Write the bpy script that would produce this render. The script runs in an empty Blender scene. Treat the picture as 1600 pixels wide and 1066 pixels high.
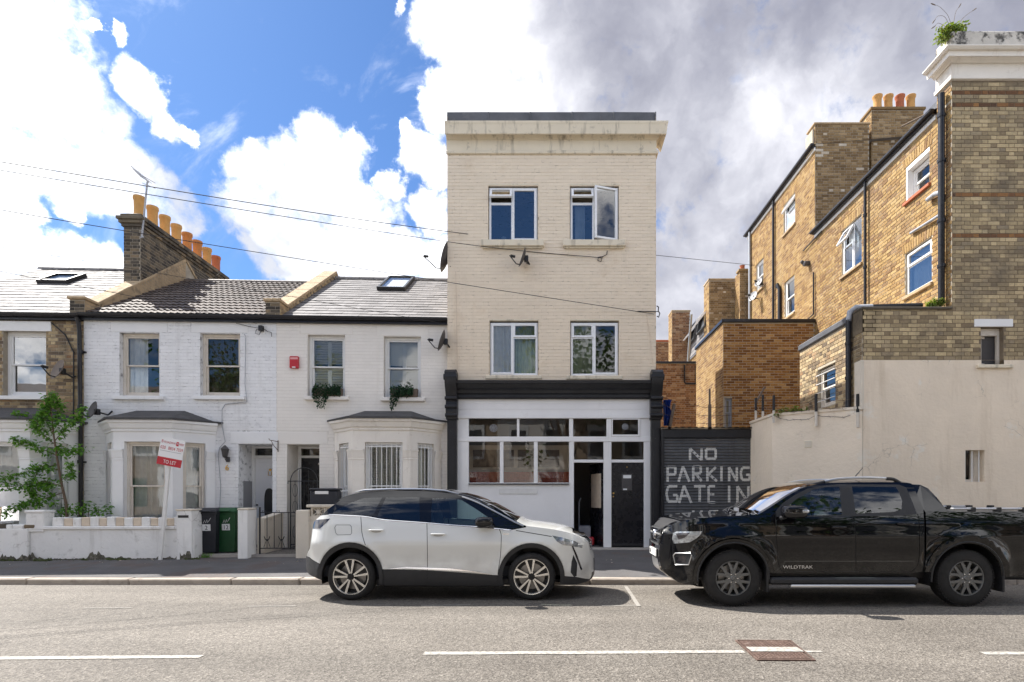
import bpy, math, random
import numpy as np
from mathutils import Vector, Matrix
from mathutils.geometry import delaunay_2d_cdt
random.seed(7)
rs = np.random.RandomState(11)
SC = bpy.context.scene
COL = SC.collection
# ------------------------------------------------------------------ camera
CZ, F, PU, PV = 1.53, 880.0, 865.0, 773.0      # eye height, focal length and vanishing point measured on the 1600 px photograph
cd = bpy.data.cameras.new('camera'); cam = bpy.data.objects.new('camera', cd); COL.objects.link(cam)
cam.location = (0, 0, CZ); cam.rotation_euler = (math.radians(90), 0, 0)
cd.sensor_width = 36.0; cd.lens = 36.0 * F / 1600.0
cd.shift_x = -(PU - 800) / 1600.0; cd.shift_y = (PV - 533) / 1600.0
cd.clip_start = 0.05; cd.clip_end = 3000
SC.camera = cam
# ------------------------------------------------------------------ light
SUN = Vector((-0.68, 0.46, 1.0)).normalized()   # direction towards the sun
EL = math.asin(SUN.z); AZ = math.atan2(SUN.x, SUN.y)
SC.view_settings.view_transform = 'Standard'; SC.view_settings.look = 'None'
SC.view_settings.exposure = 2.35; SC.view_settings.gamma = 1.0
SC.view_settings.use_curve_mapping = False
SC.cycles.max_bounces = 8; SC.cycles.diffuse_bounces = 4; SC.cycles.glossy_bounces = 4
SC.cycles.transparent_max_bounces = 12; SC.cycles.transmission_bounces = 4
SC.cycles.caustics_reflective = False; SC.cycles.caustics_refractive = False
SC.cycles.use_denoising = True
sd = bpy.data.lights.new('sun', 'SUN'); sd.energy = 2.05; sd.angle = math.radians(0.53); sd.color = (1.0, 0.955, 0.89)
sun = bpy.data.objects.new('sun', sd); COL.objects.link(sun)
sun.rotation_euler = SUN.to_track_quat('Z', 'Y').to_euler(); sun.location = (-8, 4, 30)

class NT:
    """tiny helper for node trees"""
    def __init__(s, tree): s.t = tree; s.L = tree.links; tree.nodes.clear()
    def n(s, typ, **kw):
        nd = s.t.nodes.new(typ)
        for k, v in kw.items(): setattr(nd, k, v)
        return nd
    def put(s, sock, v):
        if v is None: return
        if hasattr(v, 'is_linked') or isinstance(v, bpy.types.NodeSocket): s.L.new(v, sock)
        else:
            if isinstance(v, (tuple, list)) and sock.type == 'RGBA' and len(v) == 3: v = (*v, 1)
            sock.default_value = v
    def math(s, op, a, b=None, c=None, clamp=False):
        nd = s.n('ShaderNodeMath', operation=op); nd.use_clamp = clamp
        s.put(nd.inputs[0], a); s.put(nd.inputs[1], b)
        if c is not None: s.put(nd.inputs[2], c)
        return nd.outputs[0]
    def vmath(s, op, a, b=None, scale=None):
        nd = s.n('ShaderNodeVectorMath', operation=op); s.put(nd.inputs[0], a); s.put(nd.inputs[1], b)
        if scale is not None: s.put(nd.inputs[3], scale)
        return nd.outputs['Value'] if op in ('DOT_PRODUCT', 'LENGTH', 'DISTANCE') else nd.outputs[0]
    def mix(s, f, a, b, mode='MIX'):
        nd = s.n('ShaderNodeMix', data_type='RGBA', blend_type=mode); nd.clamp_factor = True
        s.put(nd.inputs[0], f); s.put(nd.inputs[6], a); s.put(nd.inputs[7], b); return nd.outputs[2]
    def noise(s, vec, scale, detail=4, rough=.55, dist=0):
        nd = s.n('ShaderNodeTexNoise'); s.put(nd.inputs['Vector'], vec); s.put(nd.inputs['Scale'], scale)
        nd.inputs['Detail'].default_value = detail; nd.inputs['Roughness'].default_value = rough
        nd.inputs['Distortion'].default_value = dist; return nd.outputs[0]
    def rng(s, v, a, b, c=0, d=1, smooth=False):
        nd = s.n('ShaderNodeMapRange'); nd.clamp = True
        if smooth: nd.interpolation_type = 'SMOOTHSTEP'
        s.put(nd.inputs[0], v)
        for i, x in enumerate((a, b, c, d)): s.put(nd.inputs[i + 1], x)
        return nd.outputs[0]
    def ramp(s, v, stops, interp='LINEAR'):
        nd = s.n('ShaderNodeValToRGB'); cr = nd.color_ramp; cr.interpolation = interp
        while len(cr.elements) < len(stops): cr.elements.new(.5)
        for e, (p, c) in zip(cr.elements, stops): e.position = p; e.color = (*c, 1)
        s.put(nd.inputs[0], v); return nd.outputs[0]

# ------------------------------------------------------------------ sky: Nishita blue, with cumulus and a grey cloud bank by direction
W = bpy.data.worlds.new('World'); SC.world = W; W.use_nodes = True
def build_world():
    g = NT(W.node_tree)
    geo = g.n('ShaderNodeTexCoord').outputs['Generated']
    d = g.vmath('NORMALIZE', geo)
    sky = g.n('ShaderNodeTexSky', sky_type='NISHITA'); sky.sun_disc = False
    sky.sun_elevation = EL; sky.sun_rotation = AZ; sky.altitude = 50; sky.air_density = 1.0; sky.dust_density = 0.4; sky.ozone_density = 2.5
    blue = g.mix(1.0, sky.outputs[0], (0.19, 0.268, 0.36, 1), 'MULTIPLY')
    # warped direction gives the puffy edges
    w1 = g.n('ShaderNodeTexNoise'); g.put(w1.inputs['Vector'], d); w1.inputs['Scale'].default_value = 13; w1.inputs['Detail'].default_value = 7; w1.inputs['Roughness'].default_value = .62
    wv = g.vmath('SUBTRACT', w1.outputs['Color'], (0.5, 0.5, 0.5))
    dw = g.vmath('NORMALIZE', g.vmath('ADD', d, g.vmath('SCALE', wv, None, scale=0.085)))
    def pix(u, v): return Vector((u - PU, F, PV - v)).normalized()
    # (u, v, angular radius deg, weight): where the cumulus stand
    blobs = [(20,20,105),(60,100,85),(60,190,110),(130,220,78),(180,270,68),(240,310,52),(290,335,38),(0,120,90),(20,260,60),(100,265,60),(-150,100,200),(-200,350,160),
             (215,140,36),(240,160,28),(268,200,24),(300,205,13),(187,60,18),(145,55,13),(15,330,52),(0,390,70),(60,410,40),(130,405,42),(180,410,34),(110,320,20),
             (400,260,42),(400,330,50),(430,390,45),(470,270,58),(500,220,42),(540,250,42),(520,330,75),(590,330,38),(560,400,60),(480,400,60),(630,410,45),(680,415,40),(385,225,16),(610,290,20),
             (660,240,34),(690,270,35),(640,215,16),(655,320,22),(680,340,26),(695,160,42),(665,150,18),(700,40,52),(660,10,22),(735,90,50),(760,40,70),(800,130,85),
             (850,60,110),(950,100,150),(1100,150,250),(1300,150,300),(1500,250,350),(1080,440,110),(1250,400,200),(850,-100,150),(1100,-200,300),(1500,-200,400),(620,5,12),(1060,480,95),(1120,560,80),(1010,420,60)]
    blobs = [(u, v, math.degrees(r*1.10/(F*(1+((u-PU)**2+(v-PV)**2)/F**2)**.75)), .80 if u < 690 else 1) for u, v, r in blobs]
    acc = None
    for (u, v, r, wgt) in blobs:
        dot = g.vmath('DOT_PRODUCT', dw, pix(u, v))
        m = g.rng(dot, math.cos(math.radians(r * 1.42)), math.cos(math.radians(r * .45)), 0, wgt, True)
        acc = m if acc is None else g.math('MAXIMUM', acc, m)
    # general broken cloud for the rest of the dome (behind and beside the camera)
    gen = g.rng(g.noise(d, 2.2, 6, .6, .3), .40, .56, 0, 1, True)
    sep = g.n('ShaderNodeSeparateXYZ'); g.put(sep.inputs[0], d)
    side = g.rng(sep.outputs[1], .45, .15, 0, 1, True)
    gen = g.math('MULTIPLY', gen, g.rng(g.vmath('DOT_PRODUCT', d, Vector((.05,-.76,.65)).normalized()), math.cos(math.radians(14)), math.cos(math.radians(29)), 0, 1, True))   # the windows mirror a blue gap here
    acc = g.math('MAXIMUM', acc, g.math('MULTIPLY', gen, side))
    # ragged detail
    det = g.noise(dw, 14, 10, .62)
    dens = g.math('POWER', g.rng(g.math('ADD', acc, g.math('MULTIPLY', g.math('ADD', g.math('SUBTRACT', det, .5), g.math('MULTIPLY', g.math('SUBTRACT', g.noise(d, 48, 6, .6), .5), .45)), 1.45)), .22, .92, 0, 1, True), 1.3)
    # thin wisps
    mapn = g.n('ShaderNodeMapping'); mapn.inputs['Rotation'].default_value = (0, .9, .3); mapn.inputs['Scale'].default_value = (2.2, 6.5, 2.2)
    g.put(mapn.inputs[0], d)
    wis = g.rng(g.noise(mapn.outputs[0], 2.4, 7, .62, .6), .52, .85, 0, .55, True)
    # cloud brightness: white where thick, grey on the overcast side (its underside)
    lit = g.noise(dw, 4.2, 6, .55)
    lit2 = g.noise(d, 5.5, 5, .52, .3)
    dotg = g.math('MAXIMUM', g.math('MAXIMUM', g.rng(g.vmath('DOT_PRODUCT', d, pix(1330, 60)), math.cos(math.radians(38)), math.cos(math.radians(17)), 0, 1, True),
                  g.rng(g.vmath('DOT_PRODUCT', d, pix(1180, 240)), math.cos(math.radians(20)), math.cos(math.radians(8)), 0, .95, True)), 
                  g.rng(g.vmath('DOT_PRODUCT', d, pix(1060, 20)), math.cos(math.radians(17)), math.cos(math.radians(4)), 0, 1, True))
    grey = g.math('MULTIPLY', dotg, g.rng(g.math('ADD', g.math('MULTIPLY', lit, .6), g.math('MULTIPLY', lit2, .4)), .36, .64, 1.0, .66))
    wht = g.mix(g.rng(g.math('ADD', g.math('MULTIPLY', lit, .5), g.math('MULTIPLY', lit2, .5)), .38, .60), (1.9, 1.98, 2.2, 1), (6.2, 6.2, 6.3, 1))
    ccol = g.mix(grey, wht, (.80, .82, 1.03, 1))
    c1 = g.mix(wis, blue, wht)
    fin = g.mix(dens, c1, ccol)
    bg = g.n('ShaderNodeBackground'); g.put(bg.inputs[0], fin); bg.inputs[1].default_value = 0.085
    out = g.n('ShaderNodeOutputWorld'); g.L.new(bg.outputs[0], out.inputs[0])
build_world()

# ------------------------------------------------------------------ object helpers
def lk(o, parent=None):
    COL.objects.link(o)
    if parent is not None: o.parent = parent
    return o
def tag(o, label=None, cat=None, group=None, kind=None):
    if label: o['label'] = label
    if cat: o['category'] = cat
    if group: o['group'] = group
    if kind: o['kind'] = kind
    return o
def thing(name, label, cat, loc=(0, 0, 0), rz=0.0, group=None):
    o = bpy.data.objects.new(name, None); o.empty_display_size = .2
    o.location = loc; o.rotation_euler = (0, 0, rz); lk(o); return tag(o, label, cat, group)
def wm(o):
    m = Matrix.Translation(o.location) @ o.rotation_euler.to_matrix().to_4x4()
    m = m @ Matrix.Diagonal((*o.scale, 1)) if tuple(o.scale) != (1, 1, 1) else m
    return m if o.parent is None else wm(o.parent) @ m
def copy_tree(o, parent=None):
    c = o.copy(); lk(c); c.parent = parent
    for ch in list(o.children): copy_tree(ch, c)
    return c
I4 = Matrix.Identity(4)
class MB:
    """collects shapes into one mesh"""
    def __init__(s, T=None): s.v = []; s.f = []; s.T = T; s.sm = False; s.smf = []
    def add(s, vs, fs):
        b = len(s.v)
        if s.T is not None: vs = [s.T @ Vector(p) for p in vs]
        s.v.extend([tuple(p) for p in vs]); s.f.extend([tuple(i + b for i in f) for f in fs]); s.smf.extend([s.sm] * len(fs)); return s
    def box(s, x0, x1, y0, y1, z0, z1, c=0.0):
        if x0 > x1: x0, x1 = x1, x0
        if y0 > y1: y0, y1 = y1, y0
        if z0 > z1: z0, z1 = z1, z0
        if c <= 0:
            return s.add([(x0,y0,z0),(x1,y0,z0),(x1,y1,z0),(x0,y1,z0),(x0,y0,z1),(x1,y0,z1),(x1,y1,z1),(x0,y1,z1)],
                  [(3,2,1,0),(4,5,6,7),(0,1,5,4),(1,2,6,5),(2,3,7,6),(3,0,4,7)])
        c = min(c, (x1-x0)*.45, (y1-y0)*.45, (z1-z0)*.45)
        X, Y, Z = (x0,x1), (y0,y1), (z0,z1); vs = []; idx = {}
        for a in (0,1):
            for b in (0,1):
                for d in (0,1):
                    sx, sy, sz = (1-2*a)*c, (1-2*b)*c, (1-2*d)*c
                    for k in range(3):
                        idx[(a,b,d,k)] = len(vs)
                        vs.append((X[a] + (sx if k != 0 else 0), Y[b] + (sy if k != 1 else 0), Z[d] + (sz if k != 2 else 0)))
        I = lambda a,b,d,k: idx[(a,b,d,k)]
        fs = [(I(0,0,0,0),I(0,0,1,0),I(0,1,1,0),I(0,1,0,0)),(I(1,0,0,0),I(1,1,0,0),I(1,1,1,0),I(1,0,1,0)),
              (I(0,0,0,1),I(1,0,0,1),I(1,0,1,1),I(0,0,1,1)),(I(0,1,0,1),I(0,1,1,1),I(1,1,1,1),I(1,1,0,1)),
              (I(0,0,0,2),I(0,1,0,2),I(1,1,0,2),I(1,0,0,2)),(I(0,0,1,2),I(1,0,1,2),I(1,1,1,2),I(0,1,1,2))]
        for a in (0,1):
            for b in (0,1):
                fs.append((I(a,b,0,0),I(a,b,0,1),I(a,b,1,1),I(a,b,1,0)) if (a+b)%2==0 else (I(a,b,0,1),I(a,b,0,0),I(a,b,1,0),I(a,b,1,1)))
                fs.append((I(a,0,b,2),I(a,0,b,0),I(a,1,b,0),I(a,1,b,2)) if (a+b)%2==0 else (I(a,0,b,0),I(a,0,b,2),I(a,1,b,2),I(a,1,b,0)))
                fs.append((I(0,a,b,1),I(0,a,b,2),I(1,a,b,2),I(1,a,b,1)) if (a+b)%2==0 else (I(0,a,b,2),I(0,a,b,1),I(1,a,b,1),I(1,a,b,2)))
        for a in (0,1):
            for b in (0,1):
                for d in (0,1):
                    t = (I(a,b,d,0),I(a,b,d,1),I(a,b,d,2)); fs.append(t if (a+b+d)%2==1 else t[::-1])
        return s.add(vs, fs)
    def tube(s, pts, r, n=8, cap=True, r1=None):
        pts = [Vector(p) for p in pts]; m = len(pts); vs = []; fs = []
        prev = None
        for i, p in enumerate(pts):
            t = (pts[min(i+1, m-1)] - pts[max(i-1, 0)]).normalized()
            if prev is None:
                a = Vector((0,0,1)) if abs(t.z) < .9 else Vector((1,0,0)); prev = t.cross(a).normalized()
            u = (prev - t * prev.dot(t)).normalized(); prev = u; w = t.cross(u)
            rr = r if r1 is None else r + (r1 - r) * i / max(1, m-1)
            if isinstance(r, (list, tuple)): rr = r[i]
            for k in range(n):
                a = 2*math.pi*k/n; vs.append(p + u*(math.cos(a)*rr) + w*(math.sin(a)*rr))
        for i in range(m-1):
            for k in range(n):
                fs.append((i*n+k, i*n+(k+1)%n, (i+1)*n+(k+1)%n, (i+1)*n+k))
        if cap: fs.append(tuple(range(n))[::-1]); fs.append(tuple(range((m-1)*n, m*n)))
        o = s.sm; s.sm = True; s.add(vs, fs); s.sm = o; return s
    def lathe(s, prof, n=24, M=None, closed=False):
        """prof: (r, z) about local z; M places it"""
        M = M or I4; vs = []; fs = []
        for (r, z) in prof:
            for k in range(n):
                a = 2*math.pi*k/n; vs.append(M @ Vector((r*math.cos(a), r*math.sin(a), z)))
        m = len(prof)
        for i in range(m - (0 if closed else 1)):
            j = (i+1) % m
            for k in range(n): fs.append((i*n+k, i*n+(k+1)%n, j*n+(k+1)%n, j*n+k))
        o = s.sm; s.sm = True; s.add(vs, fs); s.sm = o; return s
    def prism(s, poly, d0, d1, axis='y'):
        """poly of (a,b) extruded: axis y -> (a, d, b); axis x -> (d, a, b); axis z -> (a, b, d)"""
        P = {'y': lambda a,b,d: (a,d,b), 'x': lambda a,b,d: (d,a,b), 'z': lambda a,b,d: (a,b,d)}[axis]
        n = len(poly); vs = [P(a,b,d0) for a,b in poly] + [P(a,b,d1) for a,b in poly]
        fs = [tuple(range(n)), tuple(range(n, 2*n))[::-1]] + [(i, n+i, n+(i+1)%n, (i+1)%n) for i in range(n)]
        return s.add(vs, fs)
    def sweep(s, prof, path, closed=False):
        """moulding: prof of (out, z) swept along plan path [(x,y)...] with mitres; out is to the right of travel"""
        P = [Vector((p[0], p[1])) for p in path]; m = len(P); vs = []; fs = []; k = len(prof)
        for i in range(m):
            a = (P[i]-P[i-1]).normalized() if i > 0 else None
            b = (P[i+1]-P[i]).normalized() if i < m-1 else None
            na = Vector((a.y, -a.x)) if a else None; nb = Vector((b.y, -b.x)) if b else None
            if na is None: nn = nb
            elif nb is None: nn = na
            else:
                nn = (na+nb); nn = nn / max(.2, nn.length_squared/2)
            for (o, z) in prof: vs.append((P[i].x + nn.x*o, P[i].y + nn.y*o, z))
        for i in range(m-1):
            for j in range(k-1): fs.append((i*k+j, (i+1)*k+j, (i+1)*k+j+1, i*k+j+1))
        fs.append(tuple(range(k))); fs.append(tuple(range((m-1)*k, m*k))[::-1])
        return s.add(vs, fs)
    def quad(s, a, b, c, d): return s.add([a,b,c,d], [(0,1,2,3)])
    def build(s, name, mat, parent=None, label=None, smooth=None, fix=True):
        me = bpy.data.meshes.new(name); me.from_pydata(s.v, [], s.f)
        if fix:
            import bmesh
            bm = bmesh.new(); bm.from_mesh(me); bmesh.ops.recalc_face_normals(bm, faces=bm.faces); bm.to_mesh(me); bm.free()
        if smooth is not None: me.polygons.foreach_set('use_smooth', [smooth]*len(s.f))
        elif any(s.smf): me.polygons.foreach_set('use_smooth', s.smf)
        if any(s.smf) or smooth: me.set_sharp_from_angle(angle=math.radians(40))
        me.materials.append(mat); o = bpy.data.objects.new(name, me); lk(o, parent)
        if label: o['label'] = label
        return o
def Tx(x=0, y=0, z=0, rz=0, rx=0, ry=0):
    return Matrix.Translation((x,y,z)) @ Matrix.Rotation(rz,4,'Z') @ Matrix.Rotation(ry,4,'Y') @ Matrix.Rotation(rx,4,'X')
class Frame:
    """a facade plane: local x along it, y into the building, z up; px() turns a photograph point into local coordinates on depth dy"""
    def __init__(s, ox, oy, ang): s.ox, s.oy, s.a = ox, oy, ang; s.c, s.s = math.cos(ang), math.sin(ang)
    def px(s, u, v, dy=0.0):
        dx, dz = (u-PU)/F, (PV-v)/F; n = (-s.s, s.c)
        t = (s.ox*n[0] + s.oy*n[1] + dy) / (dx*n[0] + n[1])
        X, Y = dx*t - s.ox, t - s.oy
        return (X*s.c + Y*s.s, CZ + dz*t)
    def x(s, u, dy=0.0): return s.px(u, PV, dy)[0]
    def z(s, v, u=PU, dy=0.0): return s.px(u, v, dy)[1]
def at(u, v, Y): return Vector(((u-PU)*Y/F, Y, CZ + (PV-v)*Y/F))
def text(body, size, mat, parent, M, name='lettering', ext=.0008, align='LEFT', sx=1.0, font=None, off=0.0):
    c = bpy.data.curves.new(name, 'FONT'); c.body = body; c.size = size; c.extrude = ext; c.align_x = align; c.offset = off
    o = bpy.data.objects.new(name, c); me = bpy.data.meshes.new_from_object(o); bpy.data.objects.remove(o); bpy.data.curves.remove(c)
    me.name = name; me.materials.clear(); me.materials.append(mat); o = bpy.data.objects.new(name, me); lk(o, parent)
    o.matrix_local = M @ Matrix.Rotation(math.radians(90), 4, 'X') @ Matrix.Diagonal((sx, 1, 1, 1)); return o
# ------------------------------------------------------------------ materials
def newmat(name):
    m = bpy.data.materials.new(name); m.use_nodes = True; return m, NT(m.node_tree)
def finish(g, bsdf):
    o = g.n('ShaderNodeOutputMaterial'); g.L.new(bsdf.outputs[0], o.inputs[0])
def PM(name, col, rough=.7, metal=0.0, spec=.4, var=0.0, vs=2.0, rnd=0.0, bump=0.0, bs=60.0, coat=0.0, dirt=None, streak=None, trans=0.0, detail=5, crack=0.0):
    """one painted, metal, stone ... material. dirt = (colour, noise scale, lo, hi, amount); streak = the same, drawn out vertically"""
    m, g = newmat(name); b = g.n('ShaderNodeBsdfPrincipled'); c = None
    pos = g.n('ShaderNodeNewGeometry').outputs['Position']
    base = g.n('ShaderNodeRGB'); base.outputs[0].default_value = (*col, 1); c = base.outputs[0]
    if rnd:
        oi = g.n('ShaderNodeObjectInfo').outputs['Random']; isl = g.n('ShaderNodeNewGeometry').outputs['Random Per Island']
        r = g.math('FRACT', g.math('ADD', oi, isl))
        c = g.mix(1.0, c, g.mix(r, (1-rnd,)*3+(1,), (1+rnd,)*3+(1,)), 'MULTIPLY')
    if var:
        nz = g.noise(pos, vs, detail, .6)
        c = g.mix(1.0, c, g.mix(g.rng(nz, .3, .7), (1-var,)*3+(1,), (1+var*.7,)*3+(1,)), 'MULTIPLY')
    if dirt:
        dc, s_, lo, hi, am = dirt
        c = g.mix(g.math('MULTIPLY', g.rng(g.noise(pos, s_, 7, .65), lo, hi), am), c, dc)
    if streak:
        dc, s_, lo, hi, am = streak
        mp = g.n('ShaderNodeMapping'); mp.inputs['Scale'].default_value = (1, 1, .12); g.put(mp.inputs[0], pos)
        c = g.mix(g.math('MULTIPLY', g.rng(g.noise(mp.outputs[0], s_, 6, .6), lo, hi), am), c, dc)
    if crack:
        nc = g.n('ShaderNodeTexNoise'); g.put(nc.inputs['Vector'], pos); nc.inputs['Scale'].default_value = 3; nc.inputs['Detail'].default_value = 6
        wv = g.vmath('ADD', pos, g.vmath('SCALE', g.vmath('SUBTRACT', nc.outputs['Color'], (.5,.5,.5)), None, scale=.45))
        vo = g.n('ShaderNodeTexVoronoi', feature='DISTANCE_TO_EDGE'); g.put(vo.inputs['Vector'], wv); vo.inputs['Scale'].default_value = 1.1
        ln = g.math('MULTIPLY', g.rng(vo.outputs['Distance'], .002, .009, 1, 0), g.rng(g.noise(pos, 1.3, 4), .54, .62))
        c = g.mix(g.math('MULTIPLY', ln, crack), c, (.16,.13,.10))
    g.put(b.inputs['Base Color'], c); b.inputs['Metallic'].default_value = metal
    b.inputs['Specular IOR Level'].default_value = spec
    if var: g.put(b.inputs['Roughness'], g.rng(g.noise(pos, vs*2.3, 4), .3, .7, max(0, rough-.08), min(1, rough+.08)))
    else: b.inputs['Roughness'].default_value = rough
    b.inputs['Coat Weight'].default_value = coat; b.inputs['Coat Roughness'].default_value = .03
    if bump:
        bp = g.n('ShaderNodeBump'); bp.inputs['Strength'].default_value = 1.0; bp.inputs['Distance'].default_value = bump
        g.put(bp.inputs['Height'], g.noise(pos, bs, 4, .6)); g.L.new(bp.outputs[0], b.inputs['Normal'])
    finish(g, b); return m
def brick_mat(name, stops, rough=.9, soot=None, bump=.002, jit=.12, patch=None):
    """each brick draws its own colour from the ramp"""
    m, g = newmat(name); b = g.n('ShaderNodeBsdfPrincipled')
    pos = g.n('ShaderNodeNewGeometry').outputs['Position']
    oi = g.n('ShaderNodeObjectInfo').outputs['Random']; isl = g.n('ShaderNodeNewGeometry').outputs['Random Per Island']
    r = g.math('FRACT', g.math('ADD', oi, isl))
    c = g.ramp(r, stops)
    c = g.mix(1.0, c, g.mix(g.rng(g.noise(pos, 22, 5, .7), .3, .7), (1-jit*1.6,)*3+(1,), (1+jit,)*3+(1,)), 'MULTIPLY')
    if patch:
        pc, s_, lo, hi, am = patch
        c = g.mix(g.math('MULTIPLY', g.rng(g.noise(pos, s_, 4, .6), lo, hi), am), c, pc)
    if soot:
        sc_, s_, lo, hi, am = soot
        c = g.mix(g.math('MULTIPLY', g.rng(g.noise(pos, s_, 6, .62), lo, hi), am), c, sc_)
    g.put(b.inputs['Base Color'], c); b.inputs['Roughness'].default_value = rough; b.inputs['Specular IOR Level'].default_value = .25
    bp = g.n('ShaderNodeBump'); bp.inputs['Distance'].default_value = bump
    g.put(bp.inputs['Height'], g.noise(pos, 55, 5, .65)); g.L.new(bp.outputs[0], b.inputs['Normal'])
    finish(g, b); return m
def glass_mat(name, tint=(.8,.86,.84), base=.06, gain=1.5, rough=0.0, wav=.0006):
    m, g = newmat(name)
    tr = g.n('ShaderNodeBsdfTransparent'); tr.inputs[0].default_value = (*tint, 1)
    gl = g.n('ShaderNodeBsdfGlossy'); gl.inputs['Roughness'].default_value = rough; gl.inputs[0].default_value = (1,1,1,1)
    fr = g.n('ShaderNodeFresnel'); fr.inputs[0].default_value = 1.5
    if wav:
        bp = g.n('ShaderNodeBump'); bp.inputs['Distance'].default_value = wav
        g.put(bp.inputs['Height'], g.noise(g.n('ShaderNodeNewGeometry').outputs['Position'], 2.5, 2, .5)); g.L.new(bp.outputs[0], gl.inputs['Normal'])
    mx = g.n('ShaderNodeMixShader'); g.put(mx.inputs[0], g.math('ADD', g.math('MULTIPLY', fr.outputs[0], gain), base, clamp=True))
    g.L.new(tr.outputs[0], mx.inputs[1]); g.L.new(gl.outputs[0], mx.inputs[2]); finish(g, mx); return m
def leaf_mat(name, stops, trans=.35):
    m, g = newmat(name)
    oi = g.n('ShaderNodeObjectInfo').outputs['Random']; isl = g.n('ShaderNodeNewGeometry').outputs['Random Per Island']
    c = g.ramp(g.math('FRACT', g.math('ADD', oi, isl)), stops)
    b = g.n('ShaderNodeBsdfPrincipled'); g.put(b.inputs['Base Color'], c); b.inputs['Roughness'].default_value = .45; b.inputs['Specular IOR Level'].default_value = .35
    t = g.n('ShaderNodeBsdfTranslucent'); g.put(t.inputs[0], g.mix(1, c, (1.3, 1.5, .6, 1), 'MULTIPLY'))
    mx = g.n('ShaderNodeMixShader'); mx.inputs[0].default_value = trans
    g.L.new(b.outputs[0], mx.inputs[1]); g.L.new(t.outputs[0], mx.inputs[2]); finish(g, mx); return m

GRIME = (.10, .085, .065)
M_ = {}
M_['white_brick'] = PM('white_painted_brick', (.82,.82,.825), .75, var=.05, vs=1.3, rnd=.03, bump=.003, bs=45, dirt=((.36,.36,.37), 5.5, .60, .74, .5), streak=((.42,.41,.39), 3.5, .58, .78, .4))
M_['white_joint'] = PM('white_paint_joint', (.75,.75,.76), .85, var=.08, vs=3, dirt=((.22,.22,.23), 9, .52, .66, .85))
M_['offwhite_brick'] = PM('offwhite_painted_brick', (.84,.80,.745), .75, var=.04, vs=1.0, rnd=.018, bump=.003, bs=45, streak=((.55,.50,.42), 3.0, .62, .82, .35))
M_['offwhite_joint'] = PM('offwhite_paint_joint', (.75,.71,.655), .85, var=.06, vs=3, dirt=((.4,.36,.31), 9, .60, .75, .7))
M_['cream_brick'] = PM('cream_painted_brick', (.80,.69,.55), .75, var=.05, vs=.8, rnd=.025, bump=.003, bs=45, dirt=((.52,.36,.20), 1.1, .58, .76, .42), streak=((.52,.41,.28), 2.4, .60, .80, .40))
M_['cream_joint'] = PM('cream_paint_joint', (.74,.63,.485), .85, var=.10, vs=3, dirt=((.22,.17,.12), 8, .54, .68, .85))
M_['cream_stone'] = PM('cream_painted_cornice', (.74,.66,.52), .7, var=.06, vs=2, bump=.002, dirt=(GRIME, 5, .58, .74, .6), streak=((.16,.13,.09), 6, .55, .72, .7))
M_['cream_render'] = PM('cream_painted_render', (.83,.715,.575), .8, crack=.35, var=.08, vs=1.1, bump=.010, bs=12, dirt=((.84,.82,.76), 1.3, .60, .68, .7), streak=((.50,.39,.27), 3.0, .56, .80, .55))
M_['white_stucco'] = PM('white_painted_stucco', (.82,.82,.82), .65, var=.04, vs=2.0, bump=.0015, bs=50, streak=((.5,.48,.45), 4, .60, .80, .45))
M_['cream_stucco'] = PM('aged_cream_stucco', (.82,.77,.70), .7, var=.06, vs=2.0, bump=.002, bs=50, dirt=((.34,.29,.22), 7, .60, .78, .45), streak=((.45,.38,.30), 5, .56, .78, .5))
M_['white_trim'] = PM('white_window_paint', (.80,.80,.79), .4, var=.04, vs=4, dirt=((.55,.52,.46), 9, .62, .8, .4))
M_['old_trim'] = PM('worn_cream_window_paint', (.70,.64,.56), .55, var=.08, vs=5, dirt=((.38,.32,.26), 8, .58, .78, .5))
M_['upvc'] = PM('white_plastic_frame', (.82,.83,.85), .3, var=.02, vs=4)
M_['white_render'] = PM('weathered_white_garden_wall', (.84,.83,.81), .85, crack=.35, var=.07, vs=1.6, bump=.010, bs=16, dirt=((.20,.19,.16), 3.2, .58, .76, .6), streak=((.36,.33,.28), 4, .58, .80, .55))
M_['beige_render'] = PM('weathered_beige_render', (.70,.63,.53), .85, var=.07, vs=2, bump=.006, bs=20, streak=((.35,.30,.23), 4, .58, .80, .5), dirt=((.30,.26,.2), 5, .62, .8, .5))
M_['buff_block'] = PM('bare_buff_block', (.68,.57,.45), .9, var=.12, vs=6, bump=.004, bs=40)
M_['shop_white'] = PM('shopfront_white_paint', (.86,.85,.85), .55, var=.05, vs=1.5, streak=((.45,.42,.39), 4, .60, .82, .5), dirt=((.5,.47,.44), 3, .62, .8, .4))
M_['black_paint'] = PM('chipped_black_paint', (.018,.018,.021), .42, var=.3, vs=5, bump=.002, bs=30, dirt=((.16,.14,.12), 11, .64, .74, .6))
M_['black_door'] = PM('black_gloss_door', (.012,.012,.016), .28, var=.25, vs=3, dirt=((.12,.10,.09), 6, .66, .8, .4))
M_['black_plastic'] = PM('black_plastic', (.022,.022,.024), .45)
M_['gutter'] = PM('black_gutter', (.016,.016,.02), .35, var=.2, vs=4)
M_['felt'] = PM('dark_roofing_felt', (.075,.073,.075), .85, var=.25, vs=4, bump=.003, bs=60, dirt=((.16,.14,.11), 7, .6, .75, .5))
M_['lead'] = PM('grey_lead_sheet', (.115,.118,.128), .5, metal=.2, var=.25, vs=2.5, dirt=((.24,.23,.22), 3, .55, .75, .5))
M_['slate'] = PM('pale_slate', (.20,.19,.187), .72, spec=.22, var=.18, vs=3, rnd=.16, bump=.001, bs=60)
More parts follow.
